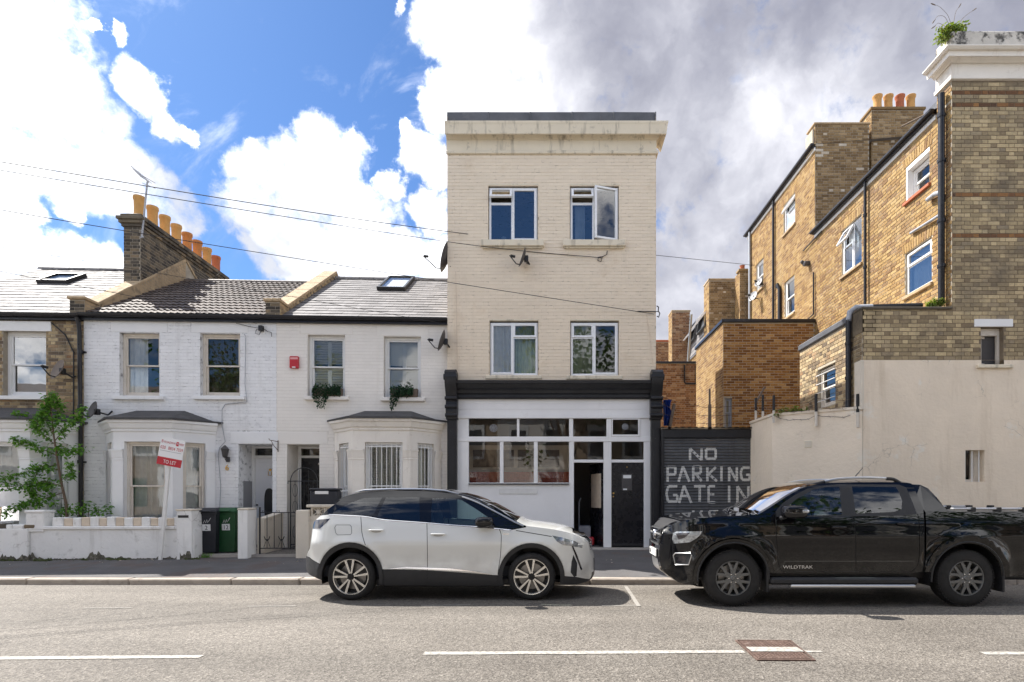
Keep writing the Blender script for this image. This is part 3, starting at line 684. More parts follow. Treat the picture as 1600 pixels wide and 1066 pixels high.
# ------------------------------------------------------------------ terraced houses
TA = .045
TF = Frame(-2.625, 13.75, TA)
def sub_frame(fr, lx): return Frame(fr.ox + lx*fr.c, fr.oy + lx*fr.s, fr.a)
def bay_window(house, fr, uL, uR, v_top, v_fascia, v_corn, v_head, vcap, mats, uO, cants, kind):
    """canted bay: front face between photograph columns uL and uR; returns nothing"""
    P = .62; st, tr, gl = mats
    xa, _ = fr.px(uL, PV, -P); xb, _ = fr.px(uR, PV, -P); uc = (uL+uR)/2
    zt = lambda v: fr.px(uc, v, -P)[1]
    path = [(xa-P, 0), (xa, -P), (xb, -P), (xb+P, 0)]
    zh, zc, zf = zt(v_head), zt(v_corn), zt(v_fascia); zb = .22; zs = .72
    bay = MB(); sp = []
    Ts = [(Tx(xa-P, 0, 0, -math.pi/4), P*math.sqrt(2)), (Tx(xa, -P, 0), xb-xa), (Tx(xb, -P, 0, math.pi/4), P*math.sqrt(2))]
    o0, o1 = fr.px(uO[0], PV, -P)[0]-xa, fr.px(uO[1], PV, -P)[0]-xa
    spans = [(cants[1], cants[0]), (o0, o1), (Ts[2][1]-cants[0], Ts[2][1]-cants[1])]
    spans = [(Ts[0][1]-cants[1], Ts[0][1]-cants[0]), (o0, o1), (cants[0], cants[1])]
    for (T, w), (a, b) in zip(Ts, spans): wall_sheet(bay, T, 0, w, zb, zf, [(a, b, zs, zh, .13)])
    bo = bay.build('bay', st, house)
    # corner and end pilasters with capitals and bases
    def pil(pathpts):
        m = MB(); z1, z2 = zt(vcap[1]), zt(vcap[0])
        m.sweep([(0,zb),(.030,zb),(.030,zs+.10),(.018,zs+.13),(.018,z1)], pathpts)
        m.sweep([(.012,z1-.035),(.030,z1-.03),(.030,z1-.01),(.020,z1),(.032,z1+.03),(.052,z2-.045),(.062,z2-.04),(.062,z2-.005),(.012,z2)], pathpts)
        m.build('pilaster', st, bo)
    d = math.sqrt(.5)
    on_left = lambda t: (xa-P+t*d, -t*d); on_right = lambda t: (xb+t*d, -P+t*d)
    pil([on_left(spans[0][1]+.012), (xa,-P), (xa+o0-.012,-P)]); pil([(xa+o1+.012,-P), (xb,-P), on_right(spans[2][0]-.012)])
    pil([on_left(.02), on_left(spans[0][0]-.012)]); pil([on_right(spans[2][1]+.012), on_right(Ts[2][1]-.02)])
    # cornice, gutter edge and hipped felt roof
    m = MB(); m.sweep([(.0,zc-.05),(.03,zc-.045),(.035,zc-.01),(.02,zc),(.06,zc+.03),(.10,zf-.08),(.14,zf-.05),(.14,zf),(0,zf)], path); m.build('cornice', st, bo)
    zr = fr.px(uc, v_top, 0)[1]
    e = .17; dd = e*math.tan(math.pi/8)
    ev = [(xa-P-e*1.0-dd*0, .0), (xa-dd, -P-e), (xb+dd, -P-e), (xb+P+e*1.0, .0)]
    ra, rb = xa+.10, xb-.10 if kind != 'a' else xb-.05
    m = MB(); zE = zf+.045
    m.add([(*ev[0],zE-.06),(*ev[1],zE),(*ev[2],zE),(*ev[3],zE-.06),(ra,0,zr),(rb,0,zr)], [(1,2,5,4),(0,1,4),(2,3,5)])
    m.sweep([(.0,zf+.002),(.012,zf+.002),(.012,zE),(.0,zE+.004)], ev)
    m.build('bay_roof', M_['felt'], bo)
    outw = []
    for k, ((T, w), (a, b)) in enumerate(zip(Ts, spans)):
        ww, hh = b-a, zh-zs
        Tw = T @ Matrix.Translation((a, .09, zs))
        wi = sash_window(bo, Tw, ww, hh, tr, gl, .50)
        outw.append((wi, T @ Matrix.Translation((a, .09, zs)), ww, hh))
    for k in range(3):
        pass
    return bo, outw
def build_terrace():
    eaves_u = 300
    # ---- party positions along the terrace
    x_p = {0: TF.x(-150), 1: TF.x(131), 2: TF.x(432), 3: TF.x(700)}
    YR = 3.7
    for k in range(3):
        xm = (x_p[k]+x_p[k+1])/2; fr = sub_frame(TF, xm); half = (x_p[k+1]-x_p[k])/2
        spec = [('brown brick terraced house with white lintels and black topped bay behind the sapling', 'yellow_stock', 'mortar_dark'),
                ('cool white painted brick terraced house with tall chimney and brown tiled roof', 'white_brick', 'white_joint'),
                ('off white painted terraced house with red alarm box and barred bay window', 'offwhite_brick', 'offwhite_joint')][k]
        h = thing('terraced_house', spec[0], 'house', (fr.ox, fr.oy, 0), TA, 'row of terraced houses')
        x0, x1 = -half, half
        zE = fr.px(fr.ox and 300, (489, 491, 495)[k], -.12)[1] if False else fr.px(PU, 0)[1]
        zE = [fr.px(60, 489, -.12)[1], fr.px(280, 491, -.12)[1], fr.px(565, 495, -.12)[1]][k]
        zR = [1.53+350*17.0/880, 1.53+333*17.1/880, 1.53+337*17.3/880][k]
        brick, joint = M_[spec[1]], M_[spec[2]]
        # openings
        if k == 0:
            ops = [(5, 72, 517, 619.5), (-118, -50, 517, 619.5)]
            doors = []; bay = dict(uL=-48, uR=47, v_top=637, v_fascia=657, v_corn=671, v_head=690, vcap=(701,716), uO=(-30,30))
        elif k == 1:
            ops = [(187, 249, 520, 619.5), (313, 375, 521, 619.5)]
            doors = [(372.7, 425.6, 694)]; bay = dict(uL=177, uR=270, v_top=641.7, v_fascia=657, v_corn=671, v_head=690, vcap=(702,717), uO=(194,258))
        else:
            ops = [(480.7, 539, 523.5, 620), (599.7, 657.5, 526, 622)]
            doors = [(448.5, 499, 694.5)]; bay = dict(uL=551, uR=641, v_top=642.4, v_fascia=655, v_corn=669, v_head=691, vcap=(702,716), uO=(570,629))
        holes = []
        for (a, b, c, d) in ops: holes.append((fr.x(a), fr.x(b), fr.px((a+b)/2, d)[1], fr.px((a+b)/2, c)[1], .115))
        for (a, b, c) in doors: holes.append((fr.x(a), fr.x(b), .24, fr.px((a+b)/2, c)[1], .74))
        wl = MB(); wall_sheet(wl, I4, x0, x1, .0, zE-.02, holes)
        # the unseen sides and back of the house
        wl.quad((x1,0,0),(x1,2*YR,0),(x1,2*YR,zE),(x1,0,zE)); wl.quad((x0,2*YR,0),(x1,2*YR,0),(x1,2*YR,zE),(x0,2*YR,zE)); wl.quad((x0,0,0),(x0,2*YR,0),(x0,2*YR,zE),(x0,0,zE))
        wall = wl.build('wall', joint, h)
        bh = [(a, b, c, d) for (a, b, c, d, e) in holes]
        # smooth bands: lintels
        lint = []
        if k == 0: lint = [(-140, 81, 501.5, 517)]
        else:
            for (a, b, c, d) in ops: lint.append((a-(14 if k == 1 else 11), b+(13 if k == 1 else 12), c-17, c-1))
            lint.append(((360, 434.5, 675, 693.5), (434.5, 512, 675, 694))[k-1])
        for (a, b, c, d) in lint:
            q = (fr.x(a), fr.x(b), fr.px((a+b)/2, d)[1], fr.px((a+b)/2, c)[1]); m = MB(); p_ = .035 if k == 0 else .009
            m.box(q[0], q[1], -p_, .02, q[2], q[3], .006); m.build('lintel', M_['white_trim'] if k == 0 else (M_['white_stucco'] if k == 1 else M_['offwhite_brick']), h)
            bh.append(q)
        # the wall behind the bay carries no bricks
        bxa, bxb = fr.px(bay['uL'], PV, -.62)[0]-.62, fr.px(bay['uR'], PV, -.62)[0]+.62
        bh.append((bxa, bxb, 0, fr.px(bay['uL'], bay['v_fascia'], -.62)[1]))
        bricks(wall, I4, lambda z: [(x0+.005, x1-.005)], .25, zE-.10, brick, gauge=.0805, p=(.009, .0055, .004)[k], vj=(None, .005, .004)[k], L=(.222, .228, .228)[k], holes=bh, jit=.0022 if k == 0 else .0012)
        # windows of the upper floor
        for i, (a, b, c, d) in enumerate(ops):
            q = holes[i]; T = Tx(q[0], .115, q[2]); w, hh = q[1]-q[0], q[3]-q[2]
            fm = (M_['white_trim'], M_['old_trim'], M_['white_trim'])[k]
            wi = sash_window(h, T, w, hh, fm, (M_['glass_shiny'], M_['glass'], M_['glass'])[k], .5, fr=.06 if k != 0 else .075)
            sl = [(-10, 67), (-9, 9), (-4, 7)][k]
            if k == 0: s0, s1 = fr.x(a-15), fr.x(b+2)
            else: s0, s1 = fr.x(a+sl[0]), fr.x(b+sl[1])
            mm = MB(); mm.box(s0, s1, -.09, .13, q[2]-.085, q[2]+.003, .008); mm.build('sill', (M_['white_trim'], M_['white_stucco'], M_['offwhite_brick'])[k], wi)
            Tr = T @ Matrix.Translation((0, .09, 0))
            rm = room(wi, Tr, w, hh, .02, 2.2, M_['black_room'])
            if k == 0: curtain(wi, Tr, .05, w-.04, .03, hh*.55, .10, M_['curtain'], .006, .4)
            if k == 1 and i == 0: curtain(wi, Tr, .05, w*.52, .03, hh-.03, .07, M_['curtain'])
            if k == 1 and i == 1: curtain(wi, Tr, .04, w-.04, .03, hh-.03, .06, M_['blind'], .002, .5, 'roller_blind')
            if k == 2:
                # plantation shutters: stiles and louvres
                sh = MB(Tr); n = 2; lv = []
                for j in range(n):
                    a_, b_ = .05+(w-.1)*j/n, .05+(w-.1)*(j+1)/n
                    sh.box(a_, a_+.045, .04, .07, .05, hh-.05); sh.box(b_-.045, b_, .04, .07, .05, hh-.05); sh.box(a_, b_, .04, .07, hh*.47, hh*.53); sh.box(a_,b_,.04,.07,hh-.11,hh-.05)
                sh.build('shutter_frame', M_['shutter_white'], wi)
                for j in range(n):
                    a_, b_ = .05+(w-.1)*j/n+.045, .05+(w-.1)*(j+1)/n-.045
                    z = .06
                    while z < hh-.08:
                        if abs(z-hh*.5) > .06:
                            tilt = .35 if i == 1 else .85
                            lm = MB(Tr @ Tx((a_+b_)/2, .055, z, 0, tilt)); lm.box(-(b_-a_)/2, (b_-a_)/2, -.004, .004, -.03, .03); lm.build('louvre', M_['shutter_white'], wi)
                        z += .062
        # bay
        mats = ((M_['white_stucco'], M_['white_trim'], M_['glass']), (M_['white_stucco'], M_['old_trim'], M_['glass']), (M_['cream_stucco'], M_['white_trim'], M_['glass']))[k]
        bo, bw = bay_window(h, fr, **bay, mats=mats, cants=(.20, .66), kind='abc'[k])
        for j, (wi, Tw, w, hh) in enumerate(bw):
            Ti = Tw @ Matrix.Translation((0, .10, 0))
            if k < 2:
                curtain(wi, Ti, .06, w-.05, .05, hh-.04, .07, M_['curtain'] if j == 1 else M_['curtain_grey'], .028, .13)
            else:
                sh = MB(Ti); n = 3 if j == 1 else 2
                for q in range(n):
                    a_, b_ = .05+(w-.1)*q/n, .05+(w-.1)*(q+1)/n
                    sh.box(a_, a_+.05, .02, .05, .05, hh-.05); sh.box(b_-.05, b_, .02, .05, .05, hh-.05)
                    z = .06
                    while z < hh-.08:
                        sh.T = Ti @ Tx((a_+b_)/2, .035, z, 0, .75); sh.box(-(b_-a_)/2+.05, (b_-a_)/2-.05, -.004, .004, -.032, .032); sh.T = Ti; z += .066
                sh.build('shutter', M_['shutter_white'], wi)
                gr = MB(Tw); nb = 7 if j == 1 else 4
                for q in range(nb+1):
                    xx = .03+(w-.06)*q/nb; gr.tube([(xx,-.045,.04),(xx,-.045,hh-.03)], .009, 6)
                for zz in (.05, hh*.32+.25, hh-.10): gr.box(.0, w, -.055, -.035, zz-.012, zz+.012)
                gr.build('window_bars', M_['white_trim'], wi)
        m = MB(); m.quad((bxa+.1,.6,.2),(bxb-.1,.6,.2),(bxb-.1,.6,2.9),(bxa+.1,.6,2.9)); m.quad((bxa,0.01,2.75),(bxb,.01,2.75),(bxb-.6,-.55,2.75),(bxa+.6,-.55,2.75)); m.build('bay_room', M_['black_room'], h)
        # door recess
        for (a, b, c) in doors:
            q = holes[-1]; xa, xb, zt = q[0], q[1], q[3]; D = .74; w = xb-xa
            zg = .24; zd = fr.px(a+20, 716, D)[1]; zh = zt
            if k == 1:
                m = MB(); m.box(xa+.001, xa+.012, .22, D-.03, zg, fr.px(388, 752, .4)[1]); m.build('dado', M_['grey_paint'], h)
            m = MB(); m.box(xa, xa+.075, D-.10, D, zg, zh, .005); m.box(xb-.075, xb, D-.10, D, zg, zh, .005); m.box(xa+.075, xb-.075, D-.10, D, zd-.0, zd+.06, .005); m.box(xa+.075, xb-.075, D-.10, D, zh-.05, zh, .005)
            df = m.build('door_frame', M_['white_trim'], h)
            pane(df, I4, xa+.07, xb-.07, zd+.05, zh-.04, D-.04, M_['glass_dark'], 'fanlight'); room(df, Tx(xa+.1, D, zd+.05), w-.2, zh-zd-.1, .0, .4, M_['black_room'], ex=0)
            m = MB(); da, db = xa+.078, xb-.078
            m.box(da, db, D-.07, D-.025, zg+.02, zd-.004, .004); 
            dm = M_['door_white'] if k == 1 else M_['black_door']
            dr = m.build('door', dm, h)
            cx = (da+db)/2+.03
            if k == 1:
                # oval glazed panel in a moulded surround
                for (rx, rz_, y, mat, nm, zc) in ((.185, .50, .082, dm, 'moulding', 1.27), (.125, .42, .088, M_['glass_dark'], 'oval_pane', 1.27)):
                    e = MB(); pts = []
                    for t in range(32):
                        an = 2*math.pi*t/32; pts.append((cx+rx*math.copysign(abs(math.cos(an))**.7, math.cos(an)), zc+rz_*math.copysign(abs(math.sin(an))**.7, math.sin(an))))
                    e.prism(pts, D-y, D-.06); e.build(nm, M_['black_plastic'] if nm == 'oval_pane' else mat, dr)
                e = MB(); e.box(cx-.12, cx+.14, D-.086, D-.07, .60, .68, .004); e.build('letter_plate', M_['brass'], dr)
                e = MB(); e.lathe([(.0,.03),(.03,.025),(.035,0)], 12, Tx(cx+.02, D-.07, zd-.30, 0, math.pi/2)); e.tube([(cx-.02,D-.09,zd-.34),(cx-.02,D-.10,zd-.44),(cx+.06,D-.10,zd-.44),(cx+.06,D-.09,zd-.34)], .008, 6); e.build('door_knocker', M_['brass'], dr)
                e = MB(); e.lathe([(0,.05),(.018,.045),(.02,0)], 10, Tx(da+.05, D-.07, 1.27, 0, math.pi/2)); e.build('handle', M_['black_plastic'], dr)
                for (p0, p1, z0, z1) in ((da+.08, db-.08, .36, .54), (da+.08, db-.08, zd-.28, zd-.12)):
                    e = MB(); e.box(p0, p1, D-.078, D-.066, z0, z1, .006); e.build('door_panel', dm, dr)
            else:
                for (p0, p1, z0, z1) in ((da+.09, cx-.07, .4, 1.0), (cx+.01, db-.09, .4, 1.0), (da+.09, cx-.07, 1.12, 1.95), (cx+.01, db-.09, 1.12, 1.95)):
                    e = MB(); e.box(p0, p1, D-.078, D-.066, z0, z1, .006); e.build('door_panel', dm, dr)
                e = MB(); e.lathe([(0,.06),(.028,.05),(.03,.02),(.015,0)], 12, Tx(db-.10, D-.07, 1.12, 0, math.pi/2)); e.build('handle', M_['chrome'], dr)
                text('4', .17, M_['chrome'], dr, Tx(db-.20, D-.072, zd-.20), 'door_number')
            m = MB(); m.box(xa-.05, xb+.05, -.05, D+.02, .10, zg, .01); m.build('doorstep', M_['path'], h)
        if k == 1:
            xg, zg_ = fr.px(352, 735)[0], fr.px(352, 735)[1]
            text('6', .19, M_['brass'], h, Tx(xg, -.014, zg_), 'house_number', .01)
        # gutter, fascia, brackets
        m = MB(); m.box(x0, x1, -.10, -.004, zE-.15, zE-.005); m.sm = True
        n = 8; vs = []; fs = []
        for xx in (x0, x1):
            for i in range(n+1):
                an = math.pi*i/n; vs.append((xx, -.16-.06*math.cos(an), zE-.02-.075*math.sin(an)))
        for i in range(n): fs.append((i, i+1, n+2+i, n+1+i))
        m.add(vs, fs); m.sm = False
        m.box(x0, x1, -.225, -.218, zE-.028, zE-.016)
        m.build('gutter', M_['gutter'], h)
        # roof deck
        ang = math.atan2(zR-zE, YR+.12); L = math.hypot(zR-zE, YR+.12)
        rd = MB(); rd.quad((x0,-.12,zE-.02),(x1,-.12,zE-.02),(x1,YR,zR-.02),(x0,YR,zR-.02)); rd.quad((x0,YR,zR-.02),(x1,YR,zR-.02),(x1,2*YR+.1,zE-.02),(x0,2*YR+.1,zE-.02))
        rd.add([(x1,0,zE-.1),(x1,2*YR,zE-.1),(x1,YR,zR-.03)], [(0,1,2)]); rd.add([(x0,0,zE-.1),(x0,2*YR,zE-.1),(x0,YR,zR-.03)], [(0,1,2)])
        roof = rd.build('roof', M_['batten'], h)
        ex, ey, nn = Vector((1,0,0)), Vector((0, math.cos(ang), math.sin(ang))), Vector((0, -math.sin(ang), math.cos(ang)))
        O = Vector((0, -.15, zE-.035)); sky_h = []
        rl = 2*half-.0
        pL, pR = x0 + (.17 if k else 0), x1 - (.17 if k < 2 else 0)
        if k == 1: roof_pieces(roof, O, ex, ey, nn, pL, pR, L+.03, .30, .315, tile_mesh, M_['tile'], 'roof_tile', stagger=0)
        else:
            # skylight
            if k == 2: su = (592, 645, 456, 437); 
            else: su = (62, 130, 444, 431)
            roof_pieces(roof, O, ex, ey, nn, pL, pR, L+.03, .30 if k == 2 else .32, .27, slate_mesh, M_['slate'], 'slate')
            R = Matrix((ex, ey, nn)).transposed().to_4x4(); B = Matrix.Translation(O) @ R
            # foot of the skylight: intersect the sight line with the roof plane
            def on_roof(u, v):
                c_, s_ = fr.c, fr.s; dX, dY, dZ = (u-PU)/F, 1.0, (PV-v)/F
                lo = Vector((-fr.ox*c_ - fr.oy*s_, fr.ox*s_ - fr.oy*c_, CZ)); ld = Vector((dX*c_+dY*s_, -dX*s_+dY*c_, dZ))
                t = (O-lo).dot(nn)/ld.dot(nn); q = lo+ld*t-O; return q.dot(ex), q.dot(ey)
            if k == 2: a_, y0_ = on_roof(589, 455.5); b_, _ = on_roof(634, 455.5); _, y1_ = on_roof(612, 437.5)
            else: a_, y0_ = on_roof(58, 444.5); b_, _ = on_roof(108, 444.5); y1_ = y0_+.85
            sk = MB(B); w_ = .07
            sk.box(a_, b_, y0_, y0_+w_, .02, .13, .008); sk.box(a_, b_, y1_-w_, y1_, .02, .13, .008); sk.box(a_, a_+w_, y0_+w_, y1_-w_, .02, .13, .008); sk.box(b_-w_, b_, y0_+w_, y1_-w_, .02, .13, .008)
            so = sk.build('skylight', M_['black_plastic'], roof)
            g = MB(B); g.quad((a_+w_,y0_+w_,.10),(b_-w_,y0_+w_,.10),(b_-w_,y1_-w_,.10),(a_+w_,y1_-w_,.10)); g.build('pane', M_['glass_flat'], so)
            g = MB(B); g.quad((a_+w_,y0_+w_,.04),(b_-w_,y0_+w_,.04),(b_-w_,y1_-w_,.04),(a_+w_,y1_-w_,.04)); g.build('blind', M_['curtain'], so)  # white blind whose colour also stands in for sky glare on the pane
        # ridge tiles
        xx = x0
        while xx < x1-.02:
            w_ = min(.45, x1-xx); m = MB(); vs, fs = [], []
            for a in (xx+.004, xx+w_-.004):
                for i in range(7): an = math.pi*i/6; vs.append((a, YR-.13*math.cos(an), zR-.05+.115*math.sin(an)))
            for i in range(6): fs.append((i, i+1, 8+i, 7+i))
            m.sm = True; m.add(vs, fs); m.build('ridge_tile', M_['slate'] if k != 1 else M_['tile'], roof, smooth=True); xx += w_
        # raised party wall with coping on the right-hand boundary
        if k < 2:
            xp = x1; t = .165; hp = .30
            m = MB(); poly = [(-.20,zE-.05),(-.20,zE+hp),(.22,zE+hp),(YR,zR+hp),(2*YR,zE+hp),(2*YR,zE-.1)]; m.prism(poly, xp-t, xp+t, 'x'); pw = m.build('party_wall', M_['mortar_dark'], h)
            # bricks on the face turned to the right and the small front pier
            sl = (zR-zE)/(YR-.0)
            Tr = Tx(xp+t, 0, 0, math.pi/2)
            def spr(z): 
                a = max(-.19, (z-(zE+hp-.02))/((zR-zE)/(YR-.22))+.22) if z > zE+hp-.02 else -.19
                return [(a, min(YR, a+1.25 if z > zE+hp else 1.2))]
            bricks(pw, Tr, spr, zE-.02, zR+hp, M_['yellow_stock'] if k == 1 else M_['coping'], gauge=.078, bond='stretcher', p=.008)
            bricks(pw, Tx(xp-t, -.20, 0), lambda z: [(0, 2*t)], zE-.04, zE+hp-.02, M_['soot_stock'], gauge=.078, bond='stretcher', p=.008)
            c = MB(); c.box(xp-t-.04, xp+t+.04, -.25, .24, zE+hp, zE+hp+.07, .012); c.build('coping', M_['coping'], pw)
            yy = .22; sl2 = math.atan2(zR-zE, YR-.22); Lc = math.hypot(zR-zE, YR-.22); n = 5
            for i in range(n):
                c = MB(Tx(xp, .22, zE+hp, 0, sl2)); c.box(-t-.035, t+.035, Lc*i/n+.004, Lc*(i+1)/n-.004, 0, .075, .012); c.build('coping', M_['coping'], pw)
            c = MB(); c.prism([(YR,zR+hp+.08),(YR,zR+hp),(2*YR,zE+hp),(2*YR,zE+hp+.08)], xp-t-.03, xp+t+.03, 'x'); c.build('coping', M_['coping'], pw)
        # chimney stack on the left-hand boundary of the middle house
        if k == 1:
            y0, y1, zt = 1.72, 6.05, 8.72; xc = x0-.06; t = .215
            m = MB(); m.box(xc-t, xc+t, y0, y1, 6.2, zt); ch = m.build('chimney', M_['mortar_dark'], h)
            bricks(ch, Tx(xc+t, 0, 0, math.pi/2), lambda z: [(y0, y1)], 6.3, zt, M_['soot_stock'], gauge=.083, p=.008, want=190)
            bricks(ch, Tx(xc-t, y0, 0), lambda z: [(0, 2*t)], 6.3, zt, M_['soot_stock'], gauge=.083, p=.008, want=60)
            bricks(ch, Tx(xc-t, 0, 0, -math.pi/2), lambda z: [(-y1, -y0)], 6.8, zt, M_['soot_stock'], gauge=.083, p=.008, want=0)
            for i, (o, z0, z1) in enumerate(((.045, zt-.02, zt+.06), (.09, zt+.06, zt+.145), (.13, zt+.145, zt+.23), (.06, zt+.23, zt+.31))):
                c = MB(); yy = y0-o; nL = 20
                seg = (y1-y0+2*o)/nL
                for q in range(nL): c.box(xc-t-o, xc+t+o, y0-o+q*seg+.004, y0-o+(q+1)*seg-.004, z0+.003, z1-.003, .004)
                c.build('corbel_course', M_['soot_stock'], ch)
            c = MB(); c.box(xc-t+.02, xc+t-.02, y0+.02, y1-.02, zt+.30, zt+.36, .02); c.build('flaunching', M_['mortar_dark'], ch)
            for i in range(8):
                yy = y0+.28+i*(y1-y0-.56)/7; hh = .60 if i < 7 else .56; r = .135
                m = MB(); m.lathe([(r+.005,0),(r*.96,.03),(r*.93,hh*.5),(r*.98,hh*.82),(r*1.10,hh*.86),(r*1.12,hh*.93),(r*1.08,hh),(r*.82,hh),(r*.80,hh*.5)], 20, Tx(xc, yy, zt+.33)); m.build('chimney_pot', M_[('pot_buff','pot_buff','pot_buff','pot_buff','pot_orange','pot_orange','pot_buff','pot_red')[i]], ch)
            c = MB(); c.prism([(.30,zE+.0),(1.74,6.55),(1.74,7.2),(1.2,6.9),(.30,zE+.42)], x0+.165, x0+.19, 'x'); c.build('flashing', M_['coping'], h)
        # down pipe at the boundary of the brown house
        if k == 0:
            xp = fr.x(124, -.08); m = MB()
            m.tube([(xp+.0,-.16,zE-.09),(xp,-.10,zE-.26),(xp,-.08,zE-.40),(xp+.03,-.08,2.6),(xp+.03,-.08,.15)], .045, 10)
            for z in (4.9, 3.6, 2.3, 1.0): m.lathe([(.056,-.04),(.056,.04)], 10, Tx(xp+.02,-.08,z)); m.box(xp-.07,xp+.11,-.05,0,z-.02,z+.02)
            m.build('drainpipe', M_['gutter'], h)
            m = MB(); xq = fr.x(115, -.03); m.tube([(fr.x(82),-.03,zE-.2),(fr.x(104),-.03,5.3),(xq,-.03,4.9),(xq,-.03,.4)], .014, 6); m.build('waste_pipe', M_['iron'], h)
        HOUSES.append((h, fr, x0, x1, zE, zR))
HOUSES = []
build_terrace()
# ------------------------------------------------------------------ three storey corner shop
MF = Frame(0, 13.6, 0.0)
def build_main():
    fr = MF
    h = thing('shop_building', 'cream painted three storey building with a white and black shopfront on its ground floor', 'building', (0, 13.6, 0))
    x0, x1 = fr.x(699), fr.x(1025); Z = lambda v, dy=0: fr.px(PU, v, dy)[1]; X = lambda u, dy=0: fr.px(u, PV, dy)[0]
    z_shop = Z(600); z_corn = Z(240.5); z_top = Z(175); D = 5.87; zR = 9.25
    ops = [(763, 840.5, 289.5, 377.5), (890.5, 967, 289.5, 377.5), (765, 841, 501, 587), (891, 967, 501, 587.5)]
    holes = [(X(a), X(b), Z(d), Z(c), .10) for a, b, c, d in ops]
    w = MB(); wall_sheet(w, I4, x0, x1, z_shop-.3, z_corn+.35, holes)
    
    for xx in (x0, x1): w.add([(xx,0,0),(xx,D,0),(xx,D,zR-.05),(xx,.5,zR-.05),(xx,.5,z_top-.1),(xx,0,z_top-.1)], [(0,1,2,3,4,5)])
    w.quad((x0,D,0),(x1,D,0),(x1,D,zR-.05),(x0,D,zR-.05)); w.quad((x0,.5,zR-.05),(x1,.5,zR-.05),(x1,.5,z_top-.1),(x0,.5,z_top-.1)); w.quad((x0,.5,zR-.05),(x1,.5,zR-.05),(x1,D,zR-.05),(x0,D,zR-.05))
    wall = w.build('wall', M_['cream_joint'], h)
    bricks(wall, I4, lambda z: [(x0+.003, x1-.003)], z_shop, z_corn-.01, M_['cream_brick'], gauge=.0823, p=.005, vj=.004, L=.229, holes=holes, jit=.0020)
    for i, q in enumerate(holes):
        ww, hh = q[1]-q[0], q[3]-q[2]; T = Tx(q[0]+.012, .045, q[2]+.01); ww -= .024; hh -= .05
        lay = ([(0,.48,[(.76,1,'vent'),(0,.70,'fixed')]),(.48,1,[(0,1,'shut')])], [(0,.48,[(.76,1,'vent'),(0,.70,'fixed')]),(.48,1,[(0,1,'right')])],
               [(0,.48,[(0,1,'shut')]),(.48,1,[(.72,1,'shut'),(0,.72,'fixed')])], [(0,.48,[(.72,1,'shut'),(0,.72,'fixed')]),(.48,1,[(0,1,'shut')])])[i]
        wi = upvc(h, T, ww, hh, lay, M_['upvc'], M_['glass_shiny'] if i < 2 else M_['glass'])
        if i < 2:
            m = MB(T); m.box(.05, ww*.48-.02, .0, .06, hh*.70-.02, hh*.70+.035, .004); m.build('transom', M_['upvc'], wi)
        rm = room(wi, T, ww, hh, .14, 2.4, M_['dark_room'])
        if i == 0:
            m = MB(T); m.lathe([(.0,0),(.05,0),(.06,.12),(.0,.12)], 12, Tx(.35,.12,.04)); m.lathe([(0,0),(.09,0),(.07,.09),(0,.1)], 12, Tx(.82,.12,.04)); m.build('ornament', M_['dish_white'], wi)
        if i == 1: curtain(wi, T, .12, .36, .03, hh*.70, .13, M_['curtain'], .03, .16)
        if i == 2: curtain(wi, T, .04, .58, .03, hh-.03, .09, M_['curtain'], .025, .13); curtain(wi, T, .60, ww-.05, .03, hh-.03, .12, M_['curtain_green'], .02, .10)
        if i == 3: curtain(wi, T, .04, .60, .03, hh-.03, .10, M_['curtain_green'], .03, .14)
        m = MB()
        if i < 2:
            m.box(q[0]-.17, q[1]+.15, -.115, .10, q[2]-.15, q[2]+.004, .014); m.box(q[0]-.14, q[1]+.12, -.07, 0, q[2]-.185, q[2]-.15, .01)
        else: m.box(q[0]-.10, q[1]+.09, -.035, .10, q[2]-.085, q[2]+.004, .010)
        m.build('sill', M_['cream_stone'], wi)
        m = MB(); m.box(q[0]-.01, q[1]+.01, -.012, .05, q[3]-.001, q[3]+.03); m.build('lintel_bead', M_['cream_stone'], wi)
    # cornice, frieze and lead-dressed parapet
    zf, zb = Z(218), z_corn
    pr = [(0,zb-.02),(.045,zb-.015),(.055,zb+.03),(.035,zb+.065),(.012,zb+.07),(.012,zf-.02),(.04,zf-.01),(.075,zf+.05),(.12,zf+.10),(.19,Z(210,-.2)),(.21,Z(210,-.2)+.01),(.235,Z(196,-.2)),(.25,Z(193,-.2)),(.25,Z(192,-.2)+.02),(0,Z(190,-.2)+.04)]
    m = MB(); m.sweep(pr, [(x0-.02, 0), (x1, 0), (x1, .5)]); co = m.build('cornice', M_['cream_stone'], h)
    zt = Z(173.5, .06); n = 5
    for i in range(n):
        a, b = x0-.02+(x1-x0+.02)*i/n, x0-.02+(x1-x0+.02)*(i+1)/n
        m = MB(); c = random.uniform(-.012,.012)
        m.add([(a,.04,Z(192)),(b,.04,Z(192)),(b,.055,zt+c-.03),(a,.055,zt-.03),(a,.10,zt),(b,.10,zt+c),(a,.40,zt),(b,.40,zt+c),(a,.40,Z(195)),(b,.40,Z(195))], [(0,1,2,3),(3,2,5,4),(4,5,7,6),(6,7,9,8)])
        m.box(b-.02, b+.012, .028, .40, Z(192), zt-.035, .006); m.build('lead_panel', M_['lead'], h)
    # ---------------- shopfront
    sy = .06                                                  # face of the joinery behind the pilasters
    zg = .25
    m = MB(); cx0, cx1 = X(713,-.2), X(1018,-.2); zc0, zc1 = Z(622.5,-.12), Z(592,-.28)
    m.sweep([(-.1,zc0),(.04,zc0),(.06,zc0+.03),(.06,zc0+.10),(.10,zc0+.13),(.12,zc0+.19),(.19,zc0+.24),(.24,zc1-.11),(.27,zc1-.10),(.28,zc1-.03),(.24,zc1-.02),(-.1,zc1+.03)], [(cx0-.06, -.0), (cx1+.06, -.0)]); m.build('shop_cornice', M_['black_paint'], h)
